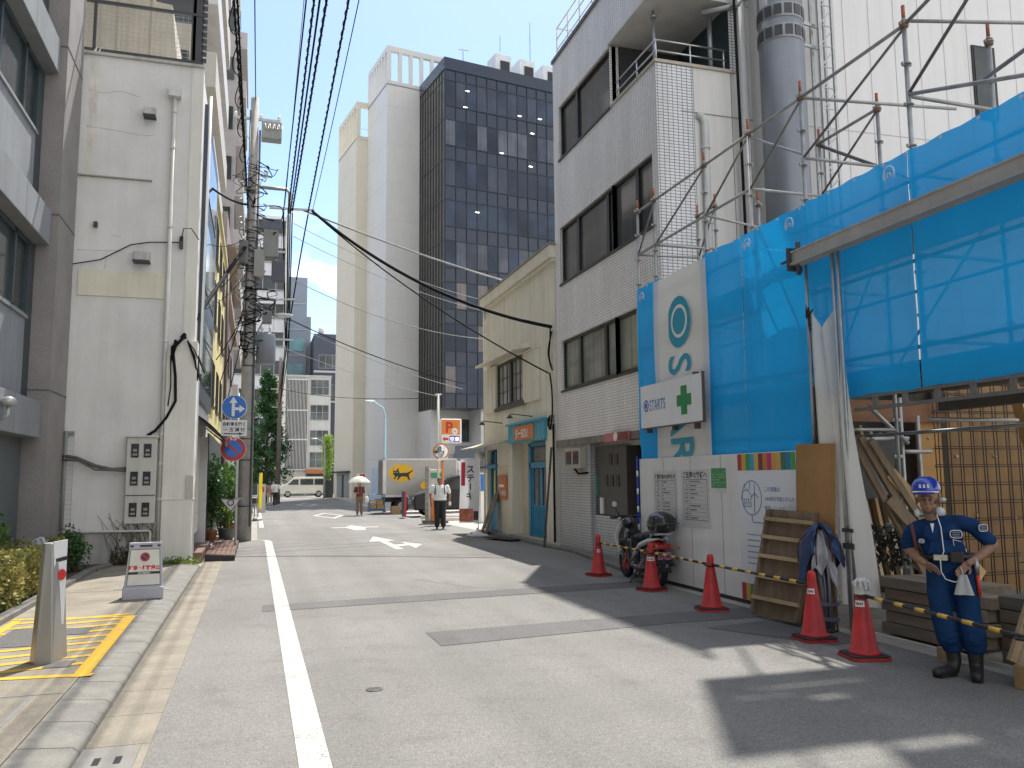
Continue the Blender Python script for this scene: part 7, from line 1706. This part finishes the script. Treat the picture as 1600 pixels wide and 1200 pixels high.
def car(name, label, cat_, loc, rz, prof, glassprof, width, paint, wheels, wr=.33, extras=None):
    """body from its side outline, tucked in towards the roof; glasshouse, wheels and lamps as parts"""
    t = thing(name, label, cat_, loc, rz); b = MB(); zs = [p[1] for p in prof]; zmax = max(zs)
    def yv(z): return width/2*(1-.16*max(0, (z-.9)/(zmax-.9))**1.3)
    L = [b.bm.verts.new((x, -yv(z), z)) for x, z in prof]; Rr = [b.bm.verts.new((x, yv(z), z)) for x, z in prof]; n = len(prof)
    b.bm.faces.new(L); b.bm.faces.new(Rr[::-1])
    for k in range(n): b.bm.faces.new((L[k], L[(k+1) % n], Rr[(k+1) % n], Rr[k]))
    body = b.build('body', paint, t, local=True, bevel=.07, seg=3)
    for pts in glassprof:
        for s in (-1, 1):
            b = MB(); b.face([(x, s*(yv(z)+.006), z) for x, z in pts]); b.build('side_window', MC_GLASS, body, local=True, normals=False)
    for x in wheels:
        for s in (-1, 1):
            b = MB(); b.lathe([(wr*.8, -.1), (wr, -.07), (wr, .07), (wr*.8, .1)], (x, s*(width/2-.1), wr), 24, (0, 1, 0)); w = b.build('wheel', RUBBER, t, local=True)
            b = MB(); b.lathe([(wr*.62, -.115), (wr*.58, .115)], (x, s*(width/2-.1), wr), 20, (0, 1, 0)); 
            for k in range(5): a = k*1.2566; b.bar((x, s*(width/2+.02), wr), (x+wr*.55*math.cos(a), s*(width/2+.02), wr+wr*.55*math.sin(a)), .05, .02, (0, 1, 0))
            b.build('rim', GALV, w, local=True)
    return t, body, yv
MC_GLASS = glass_mat('car_glass', (.022, .026, .028), .03, .4, 2)
CPT = mat('car_black', (.008, .009, .014), .3, coat=.25, spec=.3)
t, body, yv = car('parked_car', 'black people carrier parked nose left behind the mirror post', 'car', (9.0, 37.6, 0), math.pi, [(2.25, .3), (2.3, .75), (2.22, .98), (1.35, 1.22), (.55, 1.78), (.2, 1.86), (-1.9, 1.82), (-2.25, 1.2), (-2.3, .3)],
    [[(.75, 1.22), (.38, 1.66), (-.35, 1.7), (-.35, 1.2)], [(-.42, 1.2), (-.42, 1.7), (-1.25, 1.69), (-1.25, 1.2)], [(-1.32, 1.2), (-1.32, 1.68), (-1.85, 1.64), (-2.0, 1.2)]], 1.74, CPT, (1.45, -1.45))
b = MB(); b.face([(1.27, -.62, 1.26), (.6, -.6, 1.755), (.6, .6, 1.755), (1.27, .62, 1.26)]); b.bm.normal_update(); bmesh.ops.translate(b.bm, verts=b.bm.verts, vec=(.02, 0, .015)); b.build('windscreen', MC_GLASS, body, local=True, normals=False)
for s in (-1, 1):
    b = MB(); b.ell((2.2, s*.62, .8), (.1, .18, .09)); b.build('headlight', mat('headlight_glass', (.5, .52, .54), .08), t, local=True)
b = MB(); b.box(2.28, 2.33, -.4, .4, .55, .72); b.build('grille', GREYM, t, local=True)
for x in (.4, -.45): 
    for s in (-1, 1): 
        b = MB(); b.box(x-.1, x+.1, s*.875-.012, s*.875+.012, 1.0, 1.03); b.build('door_handle', CPT, t, local=True)
VCR = mat('van_cream', (.62, .60, .52), .3, coat=.6, var=.03)
t, body, yv = car('van', 'cream white van parked across the far end of the street', 'van', (4.55, 84.2, 0), math.pi, [(2.3, .32), (2.35, .8), (2.25, 1.08), (1.75, 1.25), (1.05, 1.9), (.7, 1.96), (-2.2, 1.96), (-2.35, 1.5), (-2.38, .32)],
    [[(1.5, 1.22), (1.05, 1.72), (.55, 1.74), (.55, 1.2)], [(.4, 1.2), (.4, 1.76), (-.85, 1.76), (-.85, 1.2)], [(-.95, 1.2), (-.95, 1.76), (-2.15, 1.76), (-2.25, 1.2)]], 1.72, VCR, (1.55, -1.35), .33)
b = MB(); b.face([(1.72, -.66, 1.3), (1.08, -.62, 1.86), (1.08, .62, 1.86), (1.72, .66, 1.3)]); bmesh.ops.translate(b.bm, verts=b.bm.verts, vec=(.02, 0, .015)); b.build('windscreen', MC_GLASS, body, local=True, normals=False)
b = MB(); b.box(2.25, 2.42, -.8, .8, .32, .7); b.build('bumper', BLACK, t, local=True); 
for s in (-1, 1):
    b = MB(); b.ell((2.28, s*.68, .92), (.1, .15, .1)); b.build('headlight', mat('headlight_glass'), t, local=True) if False else b.build('headlight', MC['headlight_glass'], t, local=True)
    b = MB(); b.ell((1.45, s*.98, 1.3), (.05, .08, .12)); b.build('wing_mirror', BLACK, t, local=True)
# parking sign post with lit board, convex mirror, machines
ps = thing('parking_sign', 'post with orange parking board, red arrow plate and thin mast', 'sign', (6.74, 31.4, 0))
b = MB(); b.tube([(6.68, 31.4, 0), (6.67, 31.4, 4.95)], .045, 10); b.box(6.55, 6.8, 31.36, 31.44, 4.9, 4.95); b.build('post', mat('post_white', (.6, .6, .58)), ps)
b = MB(); b.box(6.76, 7.58, 31.3, 31.52, 3.04, 3.98); cab = b.build('sign_case', WHITE, ps, bevel=.04)
b = MB(); b.box(6.79, 7.5, 31.285, 31.3, 3.38, 3.94); of = b.build('orange_face', mat('parking_orange', (.70, .21, .03), .35), cab)
text('P', .58, (6.92, 31.28, 3.45), (1, 0, 0), (0, 0, 1), mat('parking_red', (.45, .02, .02), .4), 'lettering', of, 'LEFT', .014)
b = MB(); b.lathe([(.12, 0), (.12, .004)], (7.3, 31.284, 3.5), 24, (0, -1, 0)); b.build('white_disc', WHITE, of)
text('24h', .1, (7.3, 31.278, 3.465), (1, 0, 0), (0, 0, 1), REDINK, 'lettering', of, 'CENTER', .001)
b = MB(); b.prism([(6.82, 31.296, 3.2), (6.92, 31.296, 3.29), (6.92, 31.296, 3.235), (7.05, 31.296, 3.25), (7.05, 31.296, 3.15), (6.92, 31.296, 3.165), (6.92, 31.296, 3.11)], (0, -.006, 0)); b.build('arrow', REDINK, cab)
b = MB(); b.box(7.1, 7.48, 31.285, 31.3, 3.09, 3.32); vb = b.build('status_display', mat('display_dark', (.03, .035, .12), .3), cab)
text('空車', .19, (7.29, 31.283, 3.125), (1, 0, 0), (0, 0, 1), lamp_mat('display_violet', (.55, .5, 1.0), 1.2), 'lettering', vb, 'CENTER', .002)
cm = thing('convex_mirror', 'round convex traffic mirror with orange rim on an orange post', 'mirror', (6.7, 31.15, 0))
b = MB(); b.tube([(6.8, 31.2, 0), (6.8, 31.2, 2.75)], .045, 10); b.build('post', ORANGE, cm)
b = MB(); b.lathe([(.30, 0), (.31, .03), (.29, .06)], (6.72, 31.1, 2.72), 28, (-.3, -.95, -.1)); rm = b.build('rim', ORANGE, cm)
b = MB(); b.lathe([(.285, .05), (.25, .09), (.18, .125), (.09, .145), (.001, .15)], (6.72, 31.1, 2.72), 28, (-.3, -.95, -.1)); b.build('mirror_glass', mat('mirror_glass', (.7, .72, .74), .05), rm, smooth=True)
b = MB(); b.prism([(6.55, 31.0, 2.35), (6.95, 31.0, 2.42), (6.98, 31.05, 2.6), (6.6, 31.05, 2.45)], (0, .03, 0)); b.build('plate', WHITE, cm)
t = thing('ticket_machine', 'white and grey car park ticket machine with green panel by the mirror', 'ticket machine', (6.6, 31.9, 0)); b = MB(); b.box(6.3, 6.42, 31.7, 32.1, 0, 2.1); b.box(6.42, 6.95, 31.75, 32.1, .1, 2.05); b.build('case', mat('machine_white', (.56, .55, .52), .5, streak=.2), t, bevel=.02)
b = MB(); b.box(6.47, 6.9, 31.72, 31.75, 1.72, 1.92); b.build('green_panel', mat('plate_green', (.03, .3, .16)), t); b = MB(); b.box(6.24, 6.36, 31.66, 31.74, .0, 2.15); b.build('steel_post', mat('rough_post', (.28, .27, .25), .8, var=.4, scale=9, streak=.3), t)
b = MB(); b.box(6.48, 6.85, 31.7, 31.75, .1, .95); b.build('orange_panel', ORANGE, t); b = MB(); b.box(6.2, 7.1, 31.5, 32.2, 0, .1); b.build('base', CONC_D, t)
b = MB(); b.box(6.22, 6.28, 36.2, 37.0, .05, 1.15); o = tag(b.build('barrier_board', mat('barrier_navy', (.04, .035, .11), .5)), 'dark purple barrier board with red edge left of the black car', 'barrier'); b = MB(); b.box(6.215, 6.285, 36.16, 36.2, .05, 1.15); b.build('red_edge', RED, o)
b = MB(); b.tube([(6.6, 34.5, .1), (12, 34.3, .1)], .06, 8); tag(b.build('wheel_stop', mat('stop_white', (.55, .5, .46), .7)), 'long round pale rail lying before the black car', 'rail'); b = MB(); b.box(6.7, 9, 33.2, 33.5, 0, .12); tag(b.build('wheel_stop', MC['stop_white']), 'flat pale kerb block lying nearer than the round rail', 'wheel stop')
t = thing('hand_cart', 'blue wire hand cart with boxes behind the truck', 'cart', (5.65, 41.0, 0)); b = MB(); b.box(5.3, 6.0, 40.7, 41.3, .18, .26)
for x in (5.3, 6.0):
    for y in (40.7, 41.3): b.tube([(x, y, .1), (x, y, .95)], .018, 6)
for z in (.45, .7, .95): b.tube([(5.3, 40.7, z), (6.0, 40.7, z), (6.0, 41.3, z), (5.3, 41.3, z)], .014, 5, closed=True)
b.build('frame', mat('cart_blue', (.03, .13, .25), .4), t)
for k, (x, w, h, m, lb) in enumerate(((5.45, .26, .3, CARD, 'left brown carton in the blue cart'), (5.8, .3, .42, mat('carton_orange', (.45, .25, .08), .7), 'taller orange brown carton in the blue cart'))):
    b = MB(); b.box(x-w/2, x+w/2, 40.8, 41.2, .27, .27+h); tag(b.build('carton', m), lb, 'carton')
b = MB(); b.box(6.3, 6.75, 40.4, 40.8, 0, .38); tag(b.build('carton', CARD), 'brown carton standing on the ground under the rear of the truck', 'carton')
t = thing('vending_post', 'white and blue slim post between the banner and the blue shop window', 'post', (8.5, 31.6, 0)); b = MB(); b.box(8.38, 8.6, 31.5, 31.8, 0, 1.9); b.build('case', WHITE, t); b = MB(); b.box(8.37, 8.5, 31.48, 31.5, 1.2, 1.85); b.build('blue_panel', BLUE, t)

# ---------------------------------------------------------------- people
SKIN = mat('skin', (.29, .155, .10), .6, var=.14, scale=14, speck=.08, bump=.15, bscale=120); SKIN2 = mat('skin_light', (.46, .28, .20), .55, var=.06, scale=8); HAIR = mat('hair_black', (.015, .012, .011), .5)
def hand(mb, w, tip, nrm, s=1., curl=.4, side=1):
    """palm with four unequal bent fingers and a thumb leaving its side"""
    w, tip, nrm = V(w), V(tip), V(nrm).normalized(); d = (tip-w).normalized(); sd = d.cross(nrm).normalized()*side
    pc = w+d*.045*s; M = Matrix((sd, d, nrm)).transposed(); mb.ell(pc, (.038*s, .05*s, .017*s), M, 12, 8)
    for k, (o_, L) in enumerate(((-.028, .058), (-.009, .072), (.01, .078), (.028, .07))):
        p0 = w+d*.082*s+sd*o_*s; p1 = p0+d*L*.5*s+nrm*curl*.012*s; p2 = p1+(d*(1-curl*.5)+nrm*curl).normalized()*L*.33*s; p3 = p2+(d*(1-curl)+nrm*curl*1.2).normalized()*L*.25*s
        chain(mb, [(w+d*.06*s+sd*o_*.9*s, .0095*s), (p0, .0095*s), (p1, .009*s), (p2, .0082*s), (p3, .0072*s)], 8)
    t0 = w+d*.03*s+sd*.03*s; chain(mb, [(t0, .012*s), (t0+(d*.6+sd*.8).normalized()*.032*s, .0108*s), (t0+(d*.6+sd*.8).normalized()*.032*s+(d*.9+sd*.2+nrm*.3).normalized()*.028*s, .009*s)], 8)
def head_shape(mb, c, s=1., nose=True):
    c = V(c)
    mb.ell(c+V((0, .012, .025))*s, (.074*s, .092*s, .092*s)); mb.ell(c+V((0, -.018, -.045))*s, (.058*s, .066*s, .075*s)); mb.ell(c+V((0, -.045, -.092))*s, (.032*s, .03*s, .024*s))
    mb.ell(c+V((0, -.078, .018))*s, (.05*s, .016*s, .012*s))
    mb.tube([c+V((0, -.082, .012))*s, c+V((0, -.106, -.028))*s], [.009*s, .014*s], 8); mb.ell(c+V((0, -.1, -.032))*s, (.018*s, .014*s, .011*s))
    mb.ell(c+V((0, -.083, -.066))*s, (.024*s, .012*s, .008*s)); mb.ell(c+V((0, -.081, -.08))*s, (.02*s, .012*s, .008*s))
    for k in (-1, 1): mb.ell(c+V((k*.078, .015, -.015))*s, (.011*s, .022*s, .032*s)); mb.ell(c+V((k*.034, -.068, -.03))*s, (.02*s, .016*s, .02*s))
def face_marks(t, c, s=1., sk=None):
    c = V(c); b = MB()
    for k in (-1, 1): b.ell(c+V((k*.031, -.081, -.003))*s, (.0125*s, .006*s, .0055*s), None, 8, 6); b.bar(c+V((k*.016, -.092, .019))*s, c+V((k*.048, -.085, .021))*s, .006*s, .006*s)
    b.bar(c+V((-.015, -.0945, -.073))*s, c+V((.015, -.0945, -.073))*s, .002*s, .003*s); b.build('face_features', mat('brow_dark', (.04, .025, .02), .6), t, local=True)

# ---- security guard
GX, GY = 5.71, 5.84
gd = thing('person', 'guard in navy uniform and blue helmet standing with hands on hips', 'person', (GX, GY, 0), R_(-43))
hc = V((-.15, -.03, 1.485))
b = MB(); head_shape(b, hc, .98)
chain(b, [(hc+V((.01, .02, -.05)), .055), ((-.115, .015, 1.30), .056), ((-.09, .03, 1.2), .06)], 12)
chain(b, [((-.315, .05, 1.13), .045), ((-.325, .06, 1.06), .043), ((-.26, -.02, .985), .037), ((-.20, -.085, .945), .028)], 10)
hand(b, (-.205, -.08, .95), (-.13, -.125, .91), (.15, -.6, -.5), 1.0, .5, 1)
chain(b, [((.295, .06, 1.16), .045), ((.335, .07, 1.10), .045), ((.24, -.01, 1.02), .039), ((.135, -.095, .955), .029)], 10)
hand(b, (.14, -.09, .96), (.07, -.135, .89), (-.2, -.55, -.3), 1.0, .5, -1)
remeshed(b, 'body', SKIN, gd, .0062, 2); face_marks(gd, hc, .98)
UNI = mat('uniform_navy', (.014, .042, .12), .95, var=.22, scale=5, bump=.8, bscale=13, spec=.08); UNI2 = mat('uniform_trouser', (.015, .046, .125), .95, var=.22, scale=5, bump=.8, bscale=11, spec=.08)
b = MB()
b.ell((-.07, .03, 1.17), (.19, .115, .15)); b.ell((-.045, .02, 1.06), (.175, .115, .13)); b.ell((.0, .02, .98), (.175, .118, .09)); b.ell((-.09, .03, 1.27), (.13, .09, .06)); b.ell((-.03, -.05, 1.05), (.13, .07, .11)); b.ell((-.13, -.05, 1.2), (.08, .06, .08)); b.ell((.0, -.05, 1.2), (.08, .06, .08))
chain(b, [((-.1, .035, 1.27), .07), ((-.23, .03, 1.235), .064), ((-.285, .035, 1.2), .064), ((-.315, .05, 1.12), .062), ((-.32, .055, 1.09), .064)], 12)
chain(b, [((-.07, .035, 1.28), .07), ((.1, .035, 1.285), .066), ((.185, .04, 1.26), .066), ((.275, .06, 1.165), .062), ((.305, .065, 1.135), .064)], 12)
for k in range(7): chain(b, [((-.16+.05*k, -.085, 1.02), .012), ((-.14+.045*k, -.085, 1.12), .006)], 6)
sh = remeshed(b, 'shirt', UNI, gd, .011, 3)
b = MB()
b.ell((.01, .02, .93), (.185, .125, .12))
chain(b, [((-.085, .02, .9), .107), ((-.1, -.005, .7), .096), ((-.092, -.015, .5), .085), ((-.055, .025, .31), .09), ((-.025, .05, .24), .08)], 14)
chain(b, [((.10, .02, .9), .107), ((.108, -.005, .7), .1), ((.115, -.02, .5), .094), ((.137, .0, .34), .102), ((.147, .01, .27), .094)], 14)
for k in range(4):
    for x, y, z in ((-.05, -.07, .29+.05*k), (.14, -.09, .3+.05*k)): chain(b, [((x-.05, y+.02, z+.01), .01), ((x+.02, y, z-.01), .012), ((x+.06, y+.03, z+.012), .008)], 6)
remeshed(b, 'trousers', UNI2, gd, .012, 3)
BOOT = mat('boot_leather', (.025, .022, .022), .5, var=.2, scale=8)
for p in ([((-.035, .05, .3), .062), ((-.015, .05, .12), .056), ((-.03, .03, .055), .052), ((-.11, -.06, .045), .045), ((-.155, -.1, .042), .04)], [((.14, .01, .34), .068), ((.145, .015, .12), .058), ((.145, .0, .055), .054), ((.14, -.11, .045), .05), ((.138, -.17, .042), .045)]):
    b = MB(); chain(b, p, 12); bt = remeshed(b, 'boot', BOOT, gd, .012, 2)
    b = MB(); (q0, _), (q1, _) = p[2], p[4]; b.bar(V(q0)+V((0, .03, -.045)), V(q1)+V((0, 0, -.033)), .085, .022); b.build('sole', RUBBER, bt, local=True)
HB = mat('helmet_blue', (.012, .04, .36), .22, coat=.8, var=.03)
b = MB(); b.lathe([(.119, -.01), (.117, .03), (.107, .07), (.082, .106), (.045, .127), (.001, .133)], hc+V((0, .012, .065)), 28, (-.05, -.12, 1)); b.ell(hc+V((-.01, -.11, .055)), (.085, .05, .012)); hl = b.build('helmet', HB, gd, local=True, smooth=True)
b = MB(); b.tube([hc+V((.126*math.sin(a)-.006, .008-.128*math.cos(a), .062)) for a in [-.9+.2*k for k in range(10)]], .009, 6); b.build('reflective_band', mat('reflective_white', (.7, .72, .75), .3), hl, local=True)
for k in range(3):
    a = (k-1)*.26; o_ = hc+V((.121*math.sin(a)-.01, .006-.126*math.cos(a), .10)); W = wmat(gd); rot = W.to_3x3()
    text('S', .042, W @ (o_+V((-.014*math.cos(a), -.004, 0))), rot @ V((math.cos(a), math.sin(a), 0)), rot @ V((0, .45, .9)), WHITE, 'lettering', hl, 'LEFT', .0015)
b = MB()
for s in (-1, 1): b.tube([hc+V((s*.095, -.0, .05)), hc+V((s*.082, -.03, -.05)), hc+V((s*.03, -.06, -.12)), hc+V((0, -.065, -.125))], .005, 5)
b.build('chin_strap', mat('strap_dark', (.06, .07, .1), .6), hl, local=True)
b = MB(); b.tube([hc+V((.1*math.cos(a)+.02, .03+.09*math.sin(a), -.13-.02*math.sin(a))) for a in [-.75+.42*k for k in range(12)]], .016, 8); b.ell(hc+V((.1, -.035, -.105)), (.036, .028, .04)); b.ell(hc+V((-.08, -.035, -.118)), (.024, .022, .036)); b.ell(hc+V((.125, .03, -.005)), (.03, .02, .018)); b.build('neck_cooler', mat('cooler_white', (.52, .54, .55), .4), gd, local=True)
b = MB(); b.tube([hc+V((.07, -.07, -.13)), (-.055, -.115, 1.25), (-.05, -.135, 1.15), (-.045, -.14, 1.05), (-.06, -.135, 1.01), (-.075, -.14, .97), (-.075, -.14, .88), (-.045, -.15, .82), (.02, -.15, .8), (.05, -.16, .81)], .0045, 6); b.build('white_cord', WHITE, gd, local=True)
b = MB(); b.tube([(.193*math.cos(a)+.005, .02+.138*math.sin(a), 1.0+.012*math.cos(a)) for a in [k*math.pi/14 for k in range(28)]], .018, 6, closed=True); bl = b.build('belt', mat('belt_brown', (.05, .03, .025), .6), gd, local=True)
b = MB(); b.box(-.125, -.02, -.15, -.125, .975, 1.02); b.build('belt_buckle', mat('buckle_pale', (.5, .48, .38), .4, metal=.3, var=.3, scale=30), bl, local=True)
b = MB(); b.box(.0, .1, -.175, -.12, .96, 1.05); b.build('belt_pouch', mat('pouch_brown', (.035, .022, .02), .6), bl, local=True, bevel=.01)
b = MB(); b.grid(lambda u, v: V((.03+.04*v*0+(u-.5)*(.06+.09*v)+.055+.0*v, -.165-.02*math.sin(u*3.14)-.012*math.sin(u*9), .865-.165*v)), 8, 8); b.grid(lambda u, v: V((.03+(u-.5)*(.06+.09*v)+.055, -.15, .865-.165*v)), 4, 4); b.tube([(.085, -.165, .865), (.08, -.16, .9), (.07, -.15, .93)], .006, 5); b.build('white_bag', mat('bag_white', (.46, .46, .45), .8, var=.1, bump=.3, bscale=20), gd, local=True)
b = MB(); b.tube([(.185, -.06, .92), (.2, -.06, .93)], .02, 8); b.tube([(.196, -.07, .86), (.203, -.07, .68)], [.016, .014], 10); bt = b.build('light_baton', mat('baton_red', (.55, .04, .02), .3), gd, local=True); b = MB(); b.tube([(.19, -.07, 1.0), (.196, -.07, .86)], .019, 10); b.build('baton_grip', GALV, bt, local=True)
def patch(c, w, h, m, border, yaw=0):
    c = V(c); b = MB(); ux = V((math.cos(yaw), math.sin(yaw), 0)); uy = V((0, -.12, 1)).normalized(); n = V((math.sin(yaw), -math.cos(yaw), 0)); n.z = 0
    P = [c+ux*w*math.cos(a)*(abs(math.cos(a))**-.45 if abs(math.cos(a)) > .01 else 1)*.8+uy*h*math.sin(a)*(abs(math.sin(a))**-.45 if abs(math.sin(a)) > .01 else 1)*.8 for a in [k*math.pi/12+.13 for k in range(24)]]
    b.prism(P, n*.004); o = b.build('patch', m, sh, local=True)
    if border: b = MB(); b.tube([p+n*.006 for p in P], .0035, 5, closed=True); b.build('patch_border', WHITE, o, local=True)
    b = MB(); 
    for k in range(3): b.bar(c+n*.007+ux*(-w*.5)+uy*h*(.4-.4*k), c+n*.007+ux*(w*.5)+uy*h*(.4-.4*k), .003, .006)
    b.build('patch_mark', mat('patch_grey', (.25, .28, .34), .6), o, local=True)
patch((.055, -.132, 1.195), .055, .04, mat('patch_navy', (.02, .03, .07), .6), True); patch((-.21, -.105, 1.13), .03, .024, mat('patch_pale', (.40, .45, .38), .6), False); patch((.262, -.02, 1.245), .05, .036, mat('patch_navy', (.02, .03, .07)), True, .6)
b = MB(); b.tube([(-.28, -.05, 1.27), (-.265, -.075, 1.15), (-.25, -.075, 1.05)], .014, 6); b.build('shoulder_cord', mat('cord_maroon', (.12, .03, .035), .7), sh, local=True)
b = MB(); b.bar((.03, -.137, 1.15), (.035, -.132, 1.1), .012, .004); b.bar((.03, -.137, 1.15), (.09, -.132, 1.135), .006, .004); b.build('pen_clip', WHITE, sh, local=True)
b = MB(); b.prism([(-.135, -.1, 1.28), (-.105, -.1, 1.28), (-.12, -.115, 1.2)], (0, -.012, 0)); b.build('undershirt', WHITE_P, sh, local=True)

# ---- walking and standing people farther off
def figure(label, loc, rz, h, shirt, trous, skinm=SKIN2, arms=None, legs=None, hairlong=False, hairm=HAIR, shoe=None, sleeve=.45, skirt=None, wide=1., turn=0):
    s = h/1.7; t = thing('person', label, 'person', loc, rz); S = lambda *p: V(p)*s
    arms = arms or (((-.2, .02, 1.38), (-.25, .04, 1.12), (-.24, -.04, .88)), ((.2, .02, 1.38), (.25, .04, 1.12), (.24, -.04, .88)))
    legs = legs or (((-.09, 0, .88), (-.1, -.01, .48), (-.1, .02, .07)), ((.09, 0, .88), (.1, -.01, .48), (.11, .02, .07)))
    b = MB(); hcn = S(turn*.01, -.02, 1.57); head_shape(b, hcn, s*.98); chain(b, [(S(0, .0, 1.5), .05*s), (S(0, .02, 1.38), .055*s)])
    for k, a in enumerate(arms):
        chain(b, [(S(*a[0]), .046*s), (S(*a[1]), .038*s), (S(*a[2]), .027*s)], 10); d = (S(*a[2])-S(*a[1])).normalized(); hand(b, S(*a[2]), S(*a[2])+d*.1, (0, -1, 0) if abs(d.y) < .7 else (0, 0, 1), s, .45, 1 if k else -1)
    for l in legs: chain(b, [(S(*l[1]), .045*s), (S(*l[2]), .036*s)])
    remeshed(b, 'body', skinm, t, .0085*s, 2); face_marks(t, hcn, s*.98)
    b = MB(); b.ell(hcn+S(0, .025, .045), (.082*s, .095*s, .085*s)); b.ell(hcn+S(0, .05, -.02), (.075*s, .06*s, .085*s))
    if hairlong: b.ell(hcn+S(0, .06, -.1), (.08*s, .05*s, .13*s))
    remeshed(b, 'hair', hairm, t, .011, 2)
    b = MB(); b.ell(S(0, .01, 1.27), (.19*s*wide, .12*s*wide, .17*s)); b.ell(S(0, .0, 1.1), (.175*s*wide, .125*s*wide, .17*s)); b.ell(S(0, .0, .97), (.175*s*wide, .12*s*wide, .1*s)); b.ell(S(0, .01, 1.4), (.14*s*wide, .085*s, .05*s))
    for a in arms: e_ = V(a[0]).lerp(V(a[1]), sleeve*1.6 if sleeve < .6 else 1.); chain(b, [(S(*a[0])*1., .072*s), (e_*s, .064*s)] + ([(V(a[1]).lerp(V(a[2]), .8)*s, .05*s)] if sleeve > .6 else []), 10)
    remeshed(b, 'shirt', shirt, t, .014, 3)
    b = MB(); b.ell(S(0, 0, .9), (.17*s*wide, .12*s*wide, .1*s))
    for l in legs: chain(b, [(S(*l[0]), .098*s*wide), (S(*l[1]), .074*s*wide), (V(l[1]).lerp(V(l[2]), .88)*s, .066*s*wide)], 12)
    if skirt: b.lathe([(.15*s, .95*s), (.2*s, .6*s), (.25*s, .2*s)], (0, 0, 0), 16)
    remeshed(b, 'trousers', trous, t, .014, 3)
    for l in legs:
        p = V(l[2]); b = MB(); chain(b, [(S(p.x, p.y, p.z), .045*s), (S(p.x, p.y-.02, p.z-.03), .042*s), (S(p.x, p.y-.15, p.z-.035), .036*s)], 10); remeshed(b, 'shoe', shoe or BLACK, t, .012, 2)
    return t
POLO = mat('polo_white', (.80, .81, .85), .8, var=.05, bump=.2, bscale=14); NAVYT = mat('trouser_black', (.018, .018, .024), .7, var=.15)
man = figure('man in white polo shirt and dark trousers standing with a backpack on', (6.05, 28.15, 0), R_(-14), 1.74, POLO, NAVYT, SKIN, sleeve=.42, wide=1.3, turn=-1, arms=(((-.24, .02, 1.38), (-.33, .03, 1.12), (-.31, -.04, .88)), ((.24, .02, 1.38), (.33, .03, 1.12), (.31, -.04, .88))))
s = 1.74/1.7
b = MB()
for k in (-1, 1): b.tube([(k*.145*s, -.135, 1.42*s), (k*.16*s, -.155, 1.3*s), (k*.165*s, -.13, 1.15*s), (k*.19*s, .0, 1.08*s)], .018, 6); b.tube([(k*.145*s, -.135, 1.42*s), (k*.13*s, .05, 1.47*s), (k*.12, .13, 1.38*s)], .018, 6)
b.build('backpack_strap', mat('strap_navy', (.02, .025, .05), .7), man, local=True)
b = MB(); b.box(-.16, .16, .13, .28, 1.0, 1.45); b.build('backpack', MC['strap_navy'], man, local=True, bevel=.05)
b = MB(); b.ell((.33, -.06, .84), (.05, .05, .08)); b.build('towel', WHITE_P, man, local=True)
MAROON = mat('blouse_rust', (.14, .035, .025), .8, var=.12); TAN = mat('wide_trouser_tan', (.22, .15, .11), .8, var=.1)
wo2 = figure('woman in rust blouse and long tan trousers under a white parasol', (4.75, 40.25, 0), R_(-5), 1.58, MAROON, TAN, SKIN2, arms=(((-.19, .02, 1.38), (-.26, .02, 1.14), (-.1, -.14, 1.12)), ((.19, .02, 1.38), (.26, .02, 1.13), (.25, -.06, .9))), hairlong=True, sleeve=.5, wide=1.05)
b = MB(); b.ell((.33, -.02, .72), (.12, .07, .17)); b.tube([(.24, -.03, 1.28), (.28, -.03, 1.0), (.33, -.02, .86)], .012, 5); b.build('white_bag', WHITE_P, wo2, local=True)
pr = thing('parasol', 'white parasol held above the woman in the rust blouse', 'parasol', (4.72, 40.15, 0), 0)
b = MB(); b.tube([(4.66, 40.1, 1.0), (4.72, 40.15, 1.86)], .009, 6); b.build('shaft', GALV, pr)
b = MB(); nrib = 8; prof = [(.001, 1.84), (.16, 1.82), (.32, 1.75), (.46, 1.63), (.53, 1.54)]
b.grid(lambda u, v: (lambda r, z, a: V((4.72+r*(1-.07*abs(math.sin(a*4)))*math.cos(a), 40.15+r*(1-.07*abs(math.sin(a*4)))*math.sin(a), z)))(*[(lambda i, f: (prof[i][0]*(1-f)+prof[i+1][0]*f, prof[i][1]*(1-f)+prof[i+1][1]*f))(min(int(v*4), 3), v*4-min(int(v*4), 3))][0], u*2*math.pi), 48, 8); b.build('canopy', cloth_mat('parasol_white', (.68, .66, .6), .3, 0, .03), pr)
figure('far pedestrian in beige top and pale trousers walking beside another', (.92, 56.8, 0), R_(170), 1.6, mat('top_beige', (.32, .24, .17), .8), mat('trouser_pale', (.42, .36, .29), .8), SKIN2, hairlong=True, legs=(((-.09, 0, .88), (-.1, -.08, .48), (-.1, -.05, .07)), ((.09, 0, .88), (.1, .05, .48), (.11, .2, .1))))
fw = figure('far pedestrian in white top and black trousers with red bag', (1.25, 55.4, 0), R_(170), 1.66, WHITE_P, NAVYT, SKIN2, legs=(((-.09, 0, .88), (-.1, .06, .48), (-.1, .2, .1)), ((.09, 0, .88), (.1, -.08, .48), (.11, -.06, .07))), shoe=WHITE_P)
b = MB(); b.ell((.25, -.06, .85), (.1, .05, .09)); b.build('bag', mat('bag_red', (.35, .06, .06), .6), fw, local=True)
